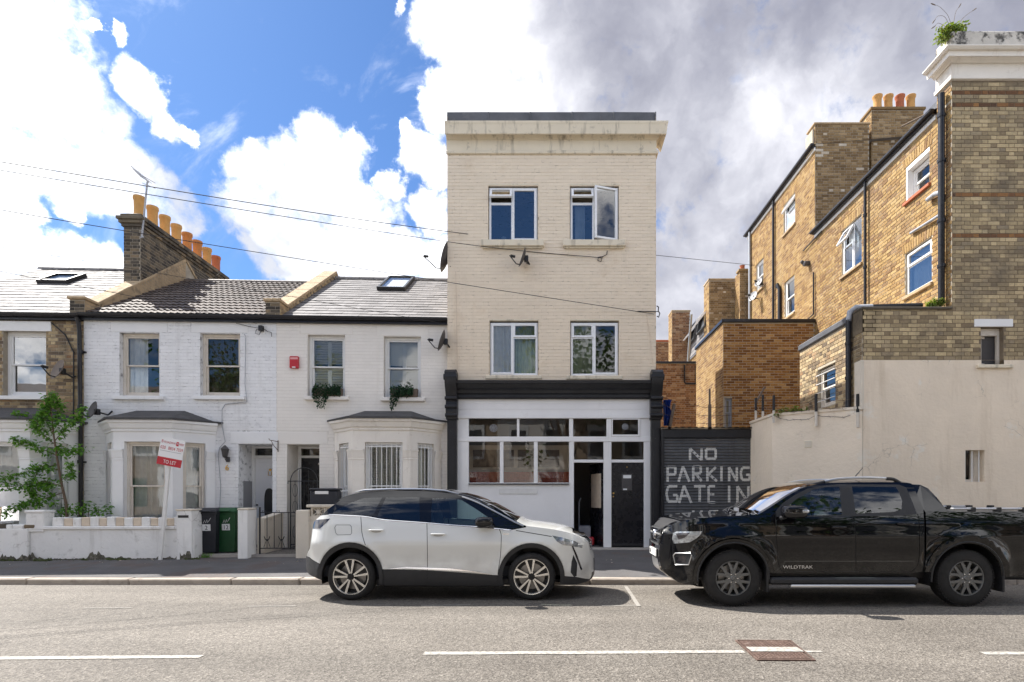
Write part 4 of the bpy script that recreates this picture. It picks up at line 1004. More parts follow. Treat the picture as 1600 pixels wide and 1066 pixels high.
    for (ua, ub) in ((697, 714.5), (1016.5, 1034)):
        a, b = X(ua, -.12), X(ub, -.12); 
        m = MB(); m.box(a+.02, b-.02, -.10, .12, zg-.06, Z(655,-.15), .012); m.box(a-.005, b+.005, -.13, .12, zg-.08, zg+.22, .012); 
        m.box(a+.06, b-.06, -.115, -.09, zg+.35, Z(670,-.15), .008); m.build('pilaster', M_['black_paint'], h)
        # carved corbel: a scroll bracket leaning forward
        c = MB(); z0c, z1c = Z(655,-.2), Z(585,-.32)
        prof = []
        for i in range(21):
            t = i/20; z = z0c+(z1c-z0c)*t; y = -.14 - .20*t**1.6 - .035*math.sin(t*math.pi*3); prof.append((y, z))
        top = [(-.37+.19*math.cos(an)-.0, z1c-.06+.19*math.sin(an)*.9) for an in (math.pi*.75, math.pi*.5, math.pi*.25)]
        poly = [(.1, z0c)] + prof + [(-.34, z1c+.06),(-.24, z1c+.13),(-.10, z1c+.11),(.1, z1c+.02)]
        c.prism(poly, a, b, 'x'); c.lathe([(0,0),(.075,0),(.08,b-a+.05),(0,b-a+.05)], 16, Tx(a-.025, -.27, z1c-.05, 0, 0, math.pi/2))
        for zz in (z0c+.1, z0c+.3, z0c+.5): c.lathe([(0,-.012),(.045,-.01),(.05,b-a+.01),(0,b-a+.012)], 12, Tx(a, -.16-.1*(zz-z0c), zz, 0, 0, math.pi/2))
        c.build('corbel', M_['black_paint'], h)
    # white frame: fascia board, rails and mullions, butted end to end
    Y0, Y1 = sy-.03, sy+.07
    zfa0, zfa1 = Z(649,sy), Z(622.8,sy)
    m = MB(); xa, xb = X(714.5,sy), X(1016.5,sy); nb = 3
    for i in range(nb):
        m = MB(); m.box(xa, xb, Y0-.0+.002*i, Y0+.03, zfa0+(zfa1-zfa0)*i/nb+.002, zfa0+(zfa1-zfa0)*(i+1)/nb+.06*(i==nb-1), .004); m.build('fascia_board', M_['shop_white'], h)
    zz = lambda v: Z(v, sy)
    Xs = lambda u: X(u, sy)
    f = MB()
    f.box(xa, xb, Y0-.035, Y1, zz(654.3), zfa0, .008)          # head
    f.box(xa, xb, Y0-.015, Y1, zz(690.5), zz(682.5), .008)     # middle rail
    for (a, b, va, vb) in ((714.5,732.6,853,690.5),(889.3,896.6,853,690.5),(943,955.2,853,690.5),(1005.8,1016.5,853,690.5),(714.5,732.6,682.5,654.3),(889.3,895.5,682.5,654.3),(947.7,955.2,682.5,654.3),(999.7,1016.5,682.5,654.3),(807.8,811.6,682.5,654.3),(781.2,786.8,754.5,690.5),(834.2,840.2,754.5,690.5)):
        f.box(Xs(a), Xs(b), Y0, Y1, zz(va) if va < 853 else zg, zz(vb), .006)
    f.box(Xs(896.6), Xs(943), Y0, Y1, zz(723), zz(718.4), .005); f.box(Xs(955.2), Xs(1005.8), Y0, Y1, zz(723), zz(718.4), .005)
    f.box(Xs(732.6), Xs(889.3), Y0-.03, Y1, zz(757), zz(754.5), .004)
    fo = f.build('shop_frame', M_['shop_white'], h)
    m = MB(); m.box(Xs(733), Xs(889), Y0-.045, Y0-.03, zz(757.5), zz(755.6)); m.build('window_ledge', M_['black_paint'], fo)
    for (a, b, va, vb) in ((732.6,807.8,682.5,654.3),(811.6,889.3,682.5,654.3),(895.5,947.7,682.5,654.3),(955.2,999.7,682.5,654.3),(732.6,781.2,754.5,690.5),(786.8,834.2,754.5,690.5),(840.2,889.3,754.5,690.5),(896.6,943,718.4,690.5),(955.2,1005.8,718.4,690.5)):
        pane(fo, I4, Xs(a), Xs(b), zz(va), zz(vb), sy+.03, M_['glass_dark'])
    # opening light over the black door has its own frame
    m = MB(); a, b, c, d = Xs(955.4), Xs(999.5), zz(682.3), zz(654.5); s_ = .045
    m.box(a, b, Y0-.02, Y0, c, c+s_, .004); m.box(a, b, Y0-.02, Y0, d-s_*.6, d, .004); m.box(a, a+s_*.6, Y0-.02, Y0, c+s_, d-s_*.6, .004); m.box(b-s_, b, Y0-.02, Y0, c+s_, d-s_*.6, .004); m.build('opening_light', M_['shop_white'], fo)
    # round extract fans in two of the upper lights
    for (u, v, r) in ((771, 669, .095), (977, 666.5, .075)):
        m = MB(); xx, z_ = Xs(u), zz(v)
        for q in (1, .72, .44): m.lathe([(r*q,-.006),(r*q-.008,-.012),(r*q-.014,-.006),(r*q-.008,0)], 24, Tx(xx, sy+.022, z_, 0, math.pi/2), closed=True)
        for q in range(4): an = q*math.pi/4; m.tube([(xx-r*math.cos(an), sy+.018, z_-r*math.sin(an)), (xx+r*math.cos(an), sy+.018, z_+r*math.sin(an))], .004, 5)
        m.build('extract_fan', M_['pipe_grey'], fo)
    # stall riser panel with its small blank plate
    m = MB(); m.box(Xs(732.6), Xs(889.3), Y0+.012, Y1, zg, zz(757), .003); sr = m.build('stall_riser', M_['shop_white'], h)
    m = MB(); m.box(Xs(780.5), Xs(840), Y0-.006, Y0+.012, zz(772), zz(763.3), .004); m.build('sign_plate', M_['post_white'], sr)
    # black flush door with a notice, studs and lock
    m = MB(); a, b = Xs(955.8), Xs(1005.2); m.box(a, b, Y0+.02, Y0+.06, zg+.02, zz(723.3), .004); d = m.build('door', M_['black_door'], h, 'closed black door with notice plate')
    m = MB(); m.box(Xs(971.5), Xs(987.5), Y0+.008, Y0+.02, zz(766.5), zz(741), .004); n_ = m.build('notice_plate', M_['dish_grey'], d)
    m = MB(); m.box(Xs(973.5), Xs(986), Y0+.002, Y0+.008, zz(747.5), zz(742.5)); m.box(Xs(973.5),Xs(979.5), Y0+.002, Y0+.008, zz(765.8), zz(763.5)); m.build('notice_paper', M_['sign_white'], n_)
    m = MB(); m.lathe([(0,.03),(.022,.025),(.024,0)], 12, Tx(Xs(958.6), Y0+.02, zz(771), 0, math.pi/2)); m.lathe([(0,.03),(.016,.025),(.018,0)], 12, Tx(Xs(958.2), Y0+.02, zz(776), 0, math.pi/2)); m.lathe([(0,.02),(.012,.015),(.014,0)], 12, Tx(Xs(979.5), Y0+.02, zz(730), 0, math.pi/2)); m.build('lock', M_['brass'], d)
    m = MB(); m.box(a, b, Y0+.004, Y0+.02, zg+.03, zg+.09, .004); m.build('kick_bar', M_['black_paint'], d)
    # open doorway: door leaf folded back inside, seen on its edge
    m = MB(Tx(Xs(942.5), Y1+.01, zg, 1.93)); m.box(0, .78, -.04, 0, .02, zz(723.6)-zg, .004); d2 = m.build('door', M_['black_door'], h, 'black shop door standing open inwards')
    m = MB(Tx(Xs(942.5), Y1+.01, zg, 1.93)); m.box(.10, .68, .0, .008, .95, 1.80, .003); m.build('door_pane', M_['buff_block'], d2)
    # step and dim interior with a tiled red counter
    m = MB(); m.box(Xs(890), Xs(1018), -.28, .12, .05, zg, .015); m.build('doorstep', M_['path'], h)
    m = MB(); A, B, Ti, De = x0+.05, x1-.05, z_shop-.1, 4.2
    m.quad((A,.2,zg),(B,.2,zg),(B,De,zg),(A,De,zg)); m.quad((A,.2,Ti),(B,.2,Ti),(B,De,Ti),(A,De,Ti)); m.quad((A,De,zg),(B,De,zg),(B,De,Ti),(A,De,Ti)); m.quad((A,.2,zg),(A,De,zg),(A,De,Ti),(A,.2,Ti)); m.quad((B,.2,zg),(B,De,zg),(B,De,Ti),(B,.2,Ti))
    ro = m.build('shop_room', M_['dark_room'], h)
    m = MB(); xc0, xc1 = Xs(720), Xs(892)
    m.box(xc0, xc1, .27, .37, zg, zz(737)); co = m.build('counter', M_['red_tile'], ro)
    for i in range(22):
        for j in range(4):
            xx = xc0+.06+i*(xc1-xc0-.06)/22; z_ = zz(737)-.02-j*.085
            m = MB(Tx(xx, .265, z_-.03)); m.lathe([(0,-.022),(.05,-.008),(.056,0)], 8, Tx(0,0,0,0,math.pi/2) @ Tx(0,0,0)); m.build('counter_tile', M_['red_tile'], co)
    # inner partition: beige frame with dark brown panels behind the glass
    qx = lambda u: X(u, .55); qz = lambda v: Z(v, .55)
    us = (731, 738.5, 803, 809, 874, 893)
    m = MB(); m.box(qx(728), qx(893), .53, .57, qz(738), qz(730.5)); m.box(qx(728), qx(893), .53, .57, qz(703), qz(696))
    for (a, b) in ((728, 739), (803, 809), (874, 893)): m.box(qx(a), qx(b), .53, .57, qz(730.5), qz(703))
    pf = m.build('partition_frame', M_['beige_render'], ro)
    for (a, b) in ((739, 803), (809, 874)): m = MB(); m.box(qx(a), qx(b), .555, .575, qz(730.5), qz(703)); m.build('partition_panel', M_['wood_dark'], pf)
    # clutter glimpsed in the doorway
    m = MB(); m.tube([(Xs(906), .5, zg+.2),(Xs(906), .5, 1.35),(Xs(909), .5, 1.45)], .012, 6); m.box(Xs(905), Xs(925), .5, .9, zg, zg+.5, .02); m.build('trolley', M_['pipe_grey'], ro)
    m = MB(); m.box(Xs(908), Xs(930), .35, .75, zg+.02, zg+.22, .03); m.build('crate', M_['red_box'], ro)
    # cable loop and stay on the facade
    m = MB(); 
    m.tube([at(949,392,13.58)-Vector((0,13.6,0)), at(948,398,13.57)-Vector((0,13.6,0)), at(942,401,13.57)-Vector((0,13.6,0)), at(935,402,13.57)-Vector((0,13.6,0)), at(934,407,13.57)-Vector((0,13.6,0)), at(939,409,13.57)-Vector((0,13.6,0)), at(941,402,13.57)-Vector((0,13.6,0))], .009, 5); m.build('cable_loop', M_['iron'], h)
    m = MB(); p = lambda u, v: at(u, v, 13.575)-Vector((0,13.6,0)); m.tube([p(712,425), p(713,470), p(714,540), p(715,592)], .007, 5); m.tube([p(1010,492), p(1016,530), p(1020,570)], .006, 5); m.build('wall_cable', M_['buff_block'], h)
    m = MB(); m.tube([p(996,486.5), p(1029,487)], .01, 5); m.tube([p(1026,478),p(1029,480),p(1028.5,486),p(1031,490),p(1029,496),p(1026.5,494)], .014, 6); m.build('cable_hook', M_['iron'], h)
build_main()

# ------------------------------------------------------------------ roller shutter gate with hand painted words
GY = 13.45
def build_gate():
    X = lambda u: (u-PU)*GY/F; Z = lambda v: CZ+(PV-v)*GY/F
    h = thing('shutter_gate', 'grey corrugated roller shutter gate with hand painted white no parking words', 'gate', (X(1107), GY, 0))
    xo = X(1107); a, b = X(1034)-xo, X(1180.5)-xo; zt = Z(685)
    pitch = .072; z = .22; i = 0
    me = None
    slats = []
    while z < zt:
        if me is None:
            m = MB(); n = 6; vs = []; fs = []
            for xx in (a, b):
                for q in range(n+1): t = q/n; vs.append((xx, -.016*math.sin(math.pi*t) + .010*(t > .99), pitch*t))
            for q in range(n): fs.append((q, n+1+q, n+2+q, q+1))
            m.sm = True; m.add(vs, fs); o = m.build('slat', M_['shutter'], h, smooth=True); me = o.data
        else: o = bpy.data.objects.new('slat', me); lk(o, h)
        o.location = (0, random.uniform(-.001,.001), z); z += pitch
    m = MB(); m.box(a-.02, a+.05, -.05, .06, .15, zt+.05); m.box(b-.05, b+.02, -.05, .06, .15, zt+.05); m.build('guide_rail', M_['black_paint'], h)
    m = MB(); m.box(a-.02, b+.03, -.06, .35, zt, Z(671), .015); m.build('shutter_box', M_['black_paint'], h)
    m = MB()
    n = 44; vs = []; fs = []
    for yy, dz in ((-.14, 0), (2.2, .15)):
        for q in range(n+1): vs.append((a-.05+(b-a+.1)*q/n, yy, Z(670)+.02+dz+.012*math.sin(q*math.pi/1.5)))
    for q in range(n): fs.append((q, q+1, n+2+q, n+1+q))
    m.sm = True; m.add(vs, fs); m.build('corrugated_roof', M_['black_paint'], h)
    # lettering drawn with a brush: straight strokes following the slats
    P = lambda u, v: (X(u)-xo, Z(v))
    st = {'N': [(0,0,0,1),(0,1,1,0),(1,0,1,1)], 'O': [(0,0,0,1),(0,1,1,1),(1,1,1,0),(1,0,0,0)], 'P': [(0,0,0,1),(0,1,1,1),(1,1,1,.5),(1,.5,0,.5)],
          'A': [(0,0,.4,1),(.4,1,1,0),(.2,.4,.8,.4)], 'R': [(0,0,0,1),(0,1,.9,1),(.9,1,.9,.55),(.9,.55,0,.5),(.3,.5,1,0)], 'K': [(0,0,0,1),(.9,1,.05,.45),(.15,.5,1,0)],
          'I': [(.5,0,.5,1)], 'G': [(1,1,.2,1),(.2,1,0,.6),(0,.6,.15,.05),(.15,.05,1,.05),(1,.05,1,.45),(1,.45,.6,.45)], 'T': [(0,1,1,1),(.5,0,.5,1)],
          'E': [(0,0,0,1),(0,1,.9,1),(0,.5,.8,.5),(0,0,.95,0)], 'U': [(0,1,0,0),(0,0,1,0),(1,0,1,1)], 'S': [(1,1,0,1),(0,1,0,.5),(0,.5,1,.5),(1,.5,1,0),(1,0,0,0)]}
    def word(chars):
        for (ch, u0, u1, v0, v1) in chars:
            m = MB()
            (ax, az), (bx, bz) = P(u0, v1), P(u1, v0)
            for k, (p, q, r, s) in enumerate(st[ch]):
                A = Vector((ax+(bx-ax)*p, 0, az+(bz-az)*q)); B = Vector((ax+(bx-ax)*r, 0, az+(bz-az)*s)); dv = (B-A); L = dv.length; dv.normalize(); nv = Vector((dv.z, 0, -dv.x)); wd = .030
                nseg = max(2, int(L/.018)); vs = []; fs = []
                for i in range(nseg+1):
                    c = A + dv*(L*i/nseg)
                    for s_ in (-1, 1):
                        t_ = c+nv*wd*s_*random.uniform(.85,1.1); ph = ((t_.z-.22) % pitch)/pitch
                        vs.append((t_.x, -.016*math.sin(math.pi*ph)-.0035-.0006*k, t_.z))
                for i in range(nseg): fs.append((2*i, 2*i+1, 2*i+3, 2*i+2))
                m.add(vs, fs)
            m.build('painted_letter', M_['letter'], h)
    word([('N',1078,1096,701,719),('O',1103,1118,702,717)])
    word([('P',1043,1055,730,753),('A',1060,1077,729,753),('R',1083,1096,729,752),('K',1105,1120,730,752),('I',1124,1130,729,752),('N',1139,1151,730,752),('G',1157,1171,731,751)])
    word([('G',1041,1058,760,785),('A',1061,1080,759,786),('T',1084,1102,760,784),('E',1107,1118,760,785),('I',1136,1142,759,785),('N',1152,1169,760,786)])
    word([('U',1083,1096,798,826),('S',1108,1122,799,826),('E',1136,1150,799,826)])
build_gate()
# ------------------------------------------------------------------ corner building on the right: dark front, sunlit flank
def side_T(Xp): return Tx(Xp, 0, 0, -math.pi/2)          # canonical x = -Y, outward is -X
def sideP(u, v, Xp): y = Xp*F/(u-PU); return (-y, CZ+(PV-v)*y/F)
SX, EX, SY = 7.85, 6.09, 11.1
def build_corner():
    fr = Frame(0, SY, 0); X = fr.x; Z = lambda v: fr.px(PU, v)[1]
    h = thing('corner_building', 'tall brick corner building with dark front, sunlit yellow flank and white cornice', 'building', (0, 0, 0))
    XR = 11.2; zr = Z(563); zt = Z(126); ze = Z(480); y16 = 16.9; y22 = 22.7; ER = 9.33; ER2 = 11.95
    hol = [(X(1532.5), X(1568), Z(570), Z(511.5), .16)]; hol2 = [(X(1507.5), X(1538), Z(753), Z(703.5), .17)]
    m = MB(); T = Tx(0, SY, 0); wall_sheet(m, T, SX, XR, zr, zt+.2, hol); wall_sheet(m, T, EX, SX, zr, ze-.05, [])
    m.quad((XR,SY,0),(XR,y22,0),(XR,y22,ER2),(XR,SY,ER2)); m.quad((SX,y22,0),(XR,y22,0),(XR,y22,ER2),(SX,y22,ER2))
    fw = m.build('front_wall', M_['mortar_brown'], h)
    zb = [Z(147), Z(166), Z(304), Z(366)]; ga = .0805
    isb = lambda zc: any(abs(zc-b) < ga*.5 for b in zb)
    lint = (X(1522), X(1582), Z(511), Z(499))
    bricks(fw, T, lambda z: [(SX+.003, XR)] if z > ze-.02 else [(EX+.003, XR)], zr, zt, M_['front_stock'], gauge=ga, p=.007, holes=[hol[0], lint], alt=(isb, M_['band_brick']), want=220)
    m = MB(); wall_sheet(m, Tx(0, SY-.012, 0), EX, XR, 0, zr, hol2+[(X(1532.5), X(1568), Z(570), Z(560), 0)]); m.quad((EX,SY-.012,zr),(XR,SY-.012,zr),(XR,SY+.05,zr+.01),(EX,SY+.05,zr+.01)); m.build('rendered_wall', M_['cream_render'], h)
    m = MB(); m.box(lint[0], lint[1], SY-.02, SY+.05, lint[2], lint[3], .006); m.build('lintel', M_['white_stucco'], h)
    # window with its sash tilted open
    q = hol[0]; m = MB(); m.box(X(1525), X(1580), SY-.07, SY+.1, Z(576), Z(570.5), .008); m.build('sill', M_['cream_stone'], h)
    Tw = Tx(q[0]+.02, SY+.11, q[2]+.02, .35); m = MB(Tw); w, hh = q[1]-q[0]-.04, q[3]-q[2]-.16; s = .045
    m.box(0,s,0,.05,0,hh,.004); m.box(w-s,w,0,.05,0,hh,.004); m.box(s,w-s,0,.05,hh-s,hh,.004); m.box(s,w-s,0,.05,0,s,.004)
    m.T = Tx(q[0], SY+.10, q[2]); m.box(0,.03,0,.06,0,q[3]-q[2]); m.box(q[1]-q[0]-.05,q[1]-q[0],0,.06,0,q[3]-q[2],.004); m.box(.03,q[1]-q[0]-.05,0,.06,q[3]-q[2]-.14,q[3]-q[2],.004)
    wi = m.build('window', M_['old_trim'], h); pane(wi, Tw, s, w-s, s, hh-s, .02, M_['glass_dark']); pane(wi, Tx(q[0], SY+.13, q[2]), 0, q[1]-q[0], 0, q[3]-q[2], .05, M_['dish_grey'], 'insect_screen')
    # barred window low down
    q = hol2[0]; T2 = Tx(q[0], SY+.12, q[2]); w, hh = q[1]-q[0], q[3]-q[2]
    m = MB(T2); m.box(0,w,0,.05,0,.05,.004); m.box(0,.03,0,.05,.05,hh); m.box(w*.52,w*.68,0,.05,.05,hh,.004); m.box(w-.12,w,0,.05,.05,hh,.004); wi = m.build('window', M_['old_trim'], h); pane(wi, T2, .03, w, .05, hh, .03, M_['glass_dark']); room(wi, T2, w, hh, .06, .6, M_['black_room'], .05)
    for k in range(3): m = MB(T2); m.tube([(w*(.06+.36*k), -.09, -.02),(w*(.06+.36*k), -.09, hh+.02)], .010, 6); m.build('window_bar', M_['white_trim'], wi)
    # cornice with its return
    yb = SY+.44; z0 = Z(126); zz = lambda v, d=0: CZ+(PV-v)*(SY-d)/F
    pr = [(-.05,z0-.01),(.055,z0),(.06,z0+.07),(.02,z0+.075),(.02,zz(99.5)),(.05,zz(98,.05)),(.09,zz(92,.1)),(.12,zz(90,.1)),(.20,zz(87.5,.2)),(.21,zz(80,.2)),(.26,zz(77,.25)),(.30,zz(71,.3)),(.30,zz(69.5,.3)),(.02,zz(69,.1)+.02)]
    m = MB(); m.sweep(pr, [(SX, yb), (SX, SY), (XR, SY)]); m.build('cornice', M_['cream_stucco'], h)
    m = MB(); m.box(SX-.04, XR, SY-.06, yb, zz(69)-.1, zz(47,.06), .03); m.build('parapet', PM('lichen_stained_parapet', (.58,.54,.48), .9, var=.15, vs=4, bump=.006, bs=30, dirt=((.035,.033,.03), 4.5, .48, .58, .9)), h)
    m = MB(); m.box(SX+.001, XR-.01, SY+.01, yb-.01, ER-.5, z0+.1); m.build('parapet_back', M_['mortar_pale'], h)
    # flank
    ws = dict(a=(1415.9,1452.5,228.3,286.5), b=(1414.5,1456,369,441), c=(1315.5,1346.5,334,410), d=(1224.6,1242.5,300,348), e=(1182,1193,402,447), f=(1226,1241.5,427,487))
    hs = {}
    for k, (ul, ur, vt, vb) in ws.items():
        yl, yr = SX*F/(ul-PU), SX*F/(ur-PU); hs[k] = (-yl, -yr, CZ+(PV-vb)*yr/F, CZ+(PV-vt)*yr/F, .16 if k == 'a' else .07)
    T = side_T(SX); m = MB()
    wall_sheet(m, T, -y16, -SY, 0, ER, [v for k, v in hs.items() if k in 'abc']); wall_sheet(m, T, -y22, -y16, 0, ER2, [v for k, v in hs.items() if k in 'def'])
    sw = m.build('flank_wall', M_['mortar_pale'], h)
    def sp(z): return [(-y22+.003, -SY-.003)] if z < ER-.05 else [(-y22+.003, -y16-.003)]
    bricks(sw, T, sp, 3.0, ER2-.05, M_['side_stock'], gauge=.0805, p=.008, holes=[v for v in hs.values()], bond='flemish', want=300, jit=.003)
    bricks(sw, T, lambda z: [(-yb+.01, -SY-.003)], ER, z0, M_['side_stock'], gauge=.0805, p=.007, want=0)
    for k, v in hs.items():
        w, hh = v[1]-v[0], v[3]-v[2]; Tw = T @ Tx(v[0]+.01, v[4]-.03, v[2]+.01); w -= .02; hh -= .02
        if k == 'a': wi = sash_window(h, T @ Tx(v[0]+.05, .13, v[2]+.03), w-.1, hh-.13, M_['white_trim'], M_['glass'], .5, name='window'); m = MB(T); m.box(v[0], v[0]+.05, .0, .16, v[2], v[3]); m.box(v[0]+.05, v[1], .0, .16, v[3]-.10, v[3]); m.build('reveal', M_['white_stucco'], wi)
        elif k == 'b': wi = upvc(h, Tw, w, hh, [(0,1,[(.66,1,'shut'),(0,.66,'fixed')])], M_['upvc'], M_['glass_shiny'])
        elif k == 'c': wi = upvc(h, Tw, w, hh, [(0,.55,[(.62,1,'vent'),(0,.62,'shut')]),(.55,1,[(0,1,'fixed')])], M_['upvc'], M_['glass_shiny'])
        elif k == 'd': wi = upvc(h, Tw, w, hh, [(0,1,[(.68,1,'vent'),(0,.68,'fixed')])], M_['upvc'], M_['glass_shiny'])
        else: wi = sash_window(h, Tw, w, hh, M_['white_trim'], M_['glass'], .5, fr=.05)
        room(wi, T @ Tx(v[0], v[4], v[2]), w, hh, .12, 1.2, M_['dark_room'], .05)
        if k in 'bcd': curtain(wi, T @ Tx(v[0], v[4], v[2]), .06, w*.9, .05, hh-.05, .10, M_['curtain'], .02, .12)
        m = MB(T); m.box(v[0]-.05, v[1]+.05, -.06, .06, v[2]-.07, v[2]-.002, .006); m.build('sill', M_['coping'] if k != 'a' else M_['pot_red'], wi)
        # flat arch of bricks on edge over each opening
        n = int((v[1]-v[0]+.16)/.075); L = v[1]-v[0]+.16
        for i in range(n):
            t = (i+.5)/n-.5; m = MB(T @ Tx((v[0]+v[1])/2+t*L, 0, v[3]+.005, 0, 0, t*.5)); m.box(-.031, .031, -.013, .02, 0, .21, .004); m.build('arch_brick', M_['side_stock'], sw)
    # eaves gutters, fascia and roofs
    for (ya, ybb, z) in ((SY+.45, y16+.0, ER), (y16-.02, y22+.1, ER2)):
        m = MB(); m.box(SX-.10, SX+.02, ya, ybb, z-.01, z+.02); m.box(SX-.17, SX-.06, ya-.05, ybb+.05, z+.02, z+.10, .02); m.build('gutter', M_['gutter'], h)
        m = MB(); m.box(SX-.03, SX+.0, ya, ybb, z-.10, z-.01, .004); m.build('fascia', M_['white_trim'], h)
        m = MB(); zr_ = z+(1.6 if z < 10 else .3)
        m.quad((SX-.10,ya,z+.08),(SX-.10,ybb,z+.08),(XR,ybb,zr_+.08),(XR,ya,zr_+.08)); m.build('roof', M_['slate'], h)
    # gable and chimney rising behind the lower eaves
    zg = CZ+(PV-195)*y16/F; xg = (1358-PU)*y16/F
    m = MB(); m.box(SX+.003, xg, y16, y16+.45, ER-.2, zg); g1 = m.build('gable', M_['mortar_dark'], h)
    bricks(g1, Tx(0, y16, 0), lambda z: [(SX+.006, xg)], ER, zg, M_['brown_stock'], gauge=.0805, p=.007, want=250)
    bricks(g1, side_T(SX+.003), lambda z: [(-y16-.45, -y16)], ER2, zg, M_['side_stock'], gauge=.0805, p=.007, want=0)
    m = MB(); m.box(SX-.05, xg+.03, y16-.04, y16+.5, zg, zg+.06, .015); m.build('coping', M_['coping'], g1)
    m = MB(); m.box(SX-.06, SX+.2, y16+.05, y16+.5, ER2-.05, zg-.1); m.build('verge', M_['mortar_pale'], g1)
    yc = y16+.12; zc = CZ+(PV-168)*yc/F; xa, xb = (1362-PU)*yc/F, (1443-PU)*yc/F
    m = MB(); m.box(xa, xb, yc, yc+.55, ER, zc-.08); c1 = m.build('chimney', M_['mortar_dark'], h)
    bricks(c1, Tx(0, yc, 0), lambda z: [(xa+.003, xb)], ER+.5, zc-.08, M_['brown_stock'], gauge=.0805, p=.007, want=200)
    bricks(c1, side_T(xa), lambda z: [(-yc-.55, -yc)], ER+2, zc-.08, M_['side_stock'], gauge=.0805, p=.007, want=20)
    m = MB(); m.box(xa-.05, xb+.05, yc-.05, yc+.6, zc-.08, zc, .012); m.build('corbel', M_['brown_stock'], c1)
    for (u, mt, yy) in ((1371,'pot_buff',.2),(1388,'pot_buff',.2),(1406,'pot_red',.2),(1423,'pot_buff',.2),(1357,'pot_red',.9)):
        xx = (u-PU)*(yc+yy)/F; hh = .50 if yy < .5 else .35; r = .115
        m = MB(); m.lathe([(r*1.12,0),(r*1.05,.05),(r*.98,hh*.5),(r*1.03,hh*.8),(r*1.22,hh*.87),(r*1.25,hh*.97),(r*1.1,hh),(r*.85,hh),(r*.8,hh*.5)], 18, Tx(xx, yc+yy, zc-.01 if yy < .5 else zc-.25)); m.build('chimney_pot', M_[mt], c1)
    m = MB(); m.box(SX+.55, SX+1.6, SY+.7, SY+2.2, ER+.15, ER+.85, .02); m.build('roof_box', M_['lead'], h)
    m = MB(); m.tube([(SX+.3,SY+1.0,ER+.45),(SX+.0,SY+1.6,ER+.50)], .018, 6); m.build('stay', M_['wood_dark'], h)
    # small extension in front with lead coping
    T = side_T(EX); y139 = 13.92; ww = (-12.98, -12.16, 3.50, 4.40, .10)
    m = MB(); wall_sheet(m, T, -y139, -SY, 0, ze-.06, [ww]); m.quad((EX,y139,0),(SX,y139,0),(SX,y139,ze-.06),(EX,y139,ze-.06)); m.quad((EX,SY,ze-.07),(SX,SY,ze-.07),(SX,y139,ze-.07),(EX,y139,ze-.07))
    ew = m.build('extension', M_['mortar_pale'], h)
    bricks(ew, T, lambda z: [(-y139+.003, -SY-.003)], 3.0, ze-.16, M_['yellow_stock'], gauge=.0805, p=.008, holes=[ww], want=150, jit=.002)
    m = MB(); m.box(EX-.05, EX+.25, SY+.42, y139+.02, ze-.17, ze-.01, .03); m.build('lead_coping', M_['lead'], ew)
    m = MB(); m.box(EX-.03, SX+.0, SY-.04, SY+.40, ze-.05, ze+.0, .012); m.box(EX-.02, EX+.3, SY+.0, SY+.42, ze-.5, ze-.05); m.build('coping', M_['soot_stock'], ew)
    wi = sash_window(ew, T @ Tx(ww[0]+.01, .07, ww[2]), .80, .88, M_['old_trim'], M_['glass'], .5, fr=.05); room(wi, T @ Tx(ww[0], .1, ww[2]), .8, .9, .12, .8, M_['dark_room'], .02)
    for k in range(4): m = MB(T); zz_ = ww[2]+.15+.2*k; m.tube([(ww[0]-.02,-.03,zz_),(ww[1]+.02,-.03,zz_)], .010, 5); m.build('window_bar', M_['white_trim'], wi)
    m = MB(); m.box(EX-.05, EX+.02, SY-.03, SY+.22, 3.2, ze-1.05, .01); m.build('render_strip', M_['beige_render'], ew)
    # pipes
    px = SX-.10
    def pipe(pts, r, mat, brk=()):
        m = MB(); m.tube(pts, r, 10)
        for b in brk: m.lathe([(r+.012,-.03),(r+.014,.03)], 10, Tx(b[0], b[1], b[2]))
        return m.build('drainpipe', M_[mat], h)
    yp = px*F/(1471-PU)
    pipe([(px,yp,CZ+(PV-147)*yp/F),(px,yp,5.35),(px-.05,yp+.1,5.30)], .062, 'gutter', [(px,yp,z) for z in (9.1,8.2,7.0,6.1)])
    pipe([(px+.03,yp+.45,7.66),(px,yp+.2,7.64),(px,yp+.02,7.58)], .05, 'pipe_grey'); pipe([(px+.05,yp+1.05,7.24),(px+.03,yp+.04,7.16)], .03, 'pipe_grey')
    pipe([(SX-.08,14.05,ER+.0),(SX-.08,14.05,5.3)], .034, 'gutter', [(SX-.08,14.05,z) for z in (8.5,7.2,6.0)])
    pipe([(px-.3,SY+.30,5.36),(EX+.35,SY+.30,5.33)], .05, 'gutter'); pipe([(EX+.36,SY+.30,5.33),(EX+.05,SY+.34,5.33),(EX-.06,SY+.36,5.25),(EX-.09,SY+.36,5.05)], .055, 'pipe_grey'); pipe([(EX-.09,SY+.36,5.08),(EX-.09,SY+.36,3.25)], .055, 'gutter', [(EX-.09,SY+.36,z) for z in (4.6,3.9)])
    pipe([(px+.03,19.95,ER2),(px+.03,19.95,6.8)], .042, 'gutter'); pipe([(px+.03,22.35,ER2),(px+.03,22.35,6.8)], .05, 'metal_grey'); pipe([(px+.03,19.6,8.75),(px,19.5,8.8),(px+.03,19.4,8.6),(px+.03,19.4,6.8)], .06, 'gutter')
    pipe([(px+.05,16.9,8.2),(px+.05,16.9,6.95),(px+.05,17.9,6.85)], .022, 'gutter'); pipe([(px+.05,16.4,9.2),(px+.05,17.6,9.15)], .02, 'gutter')
    m = MB(); m.box(SX-.18, SX, 17.2, 17.35, 8.55, 8.68, .02); m.lathe([(.0,.12),(.05,.1),(.06,0)], 10, Tx(SX-.14, 17.35, 8.66, 0, 0, -1.0)); m.build('security_light', M_['dish_grey'], h)
    return h
build_corner()
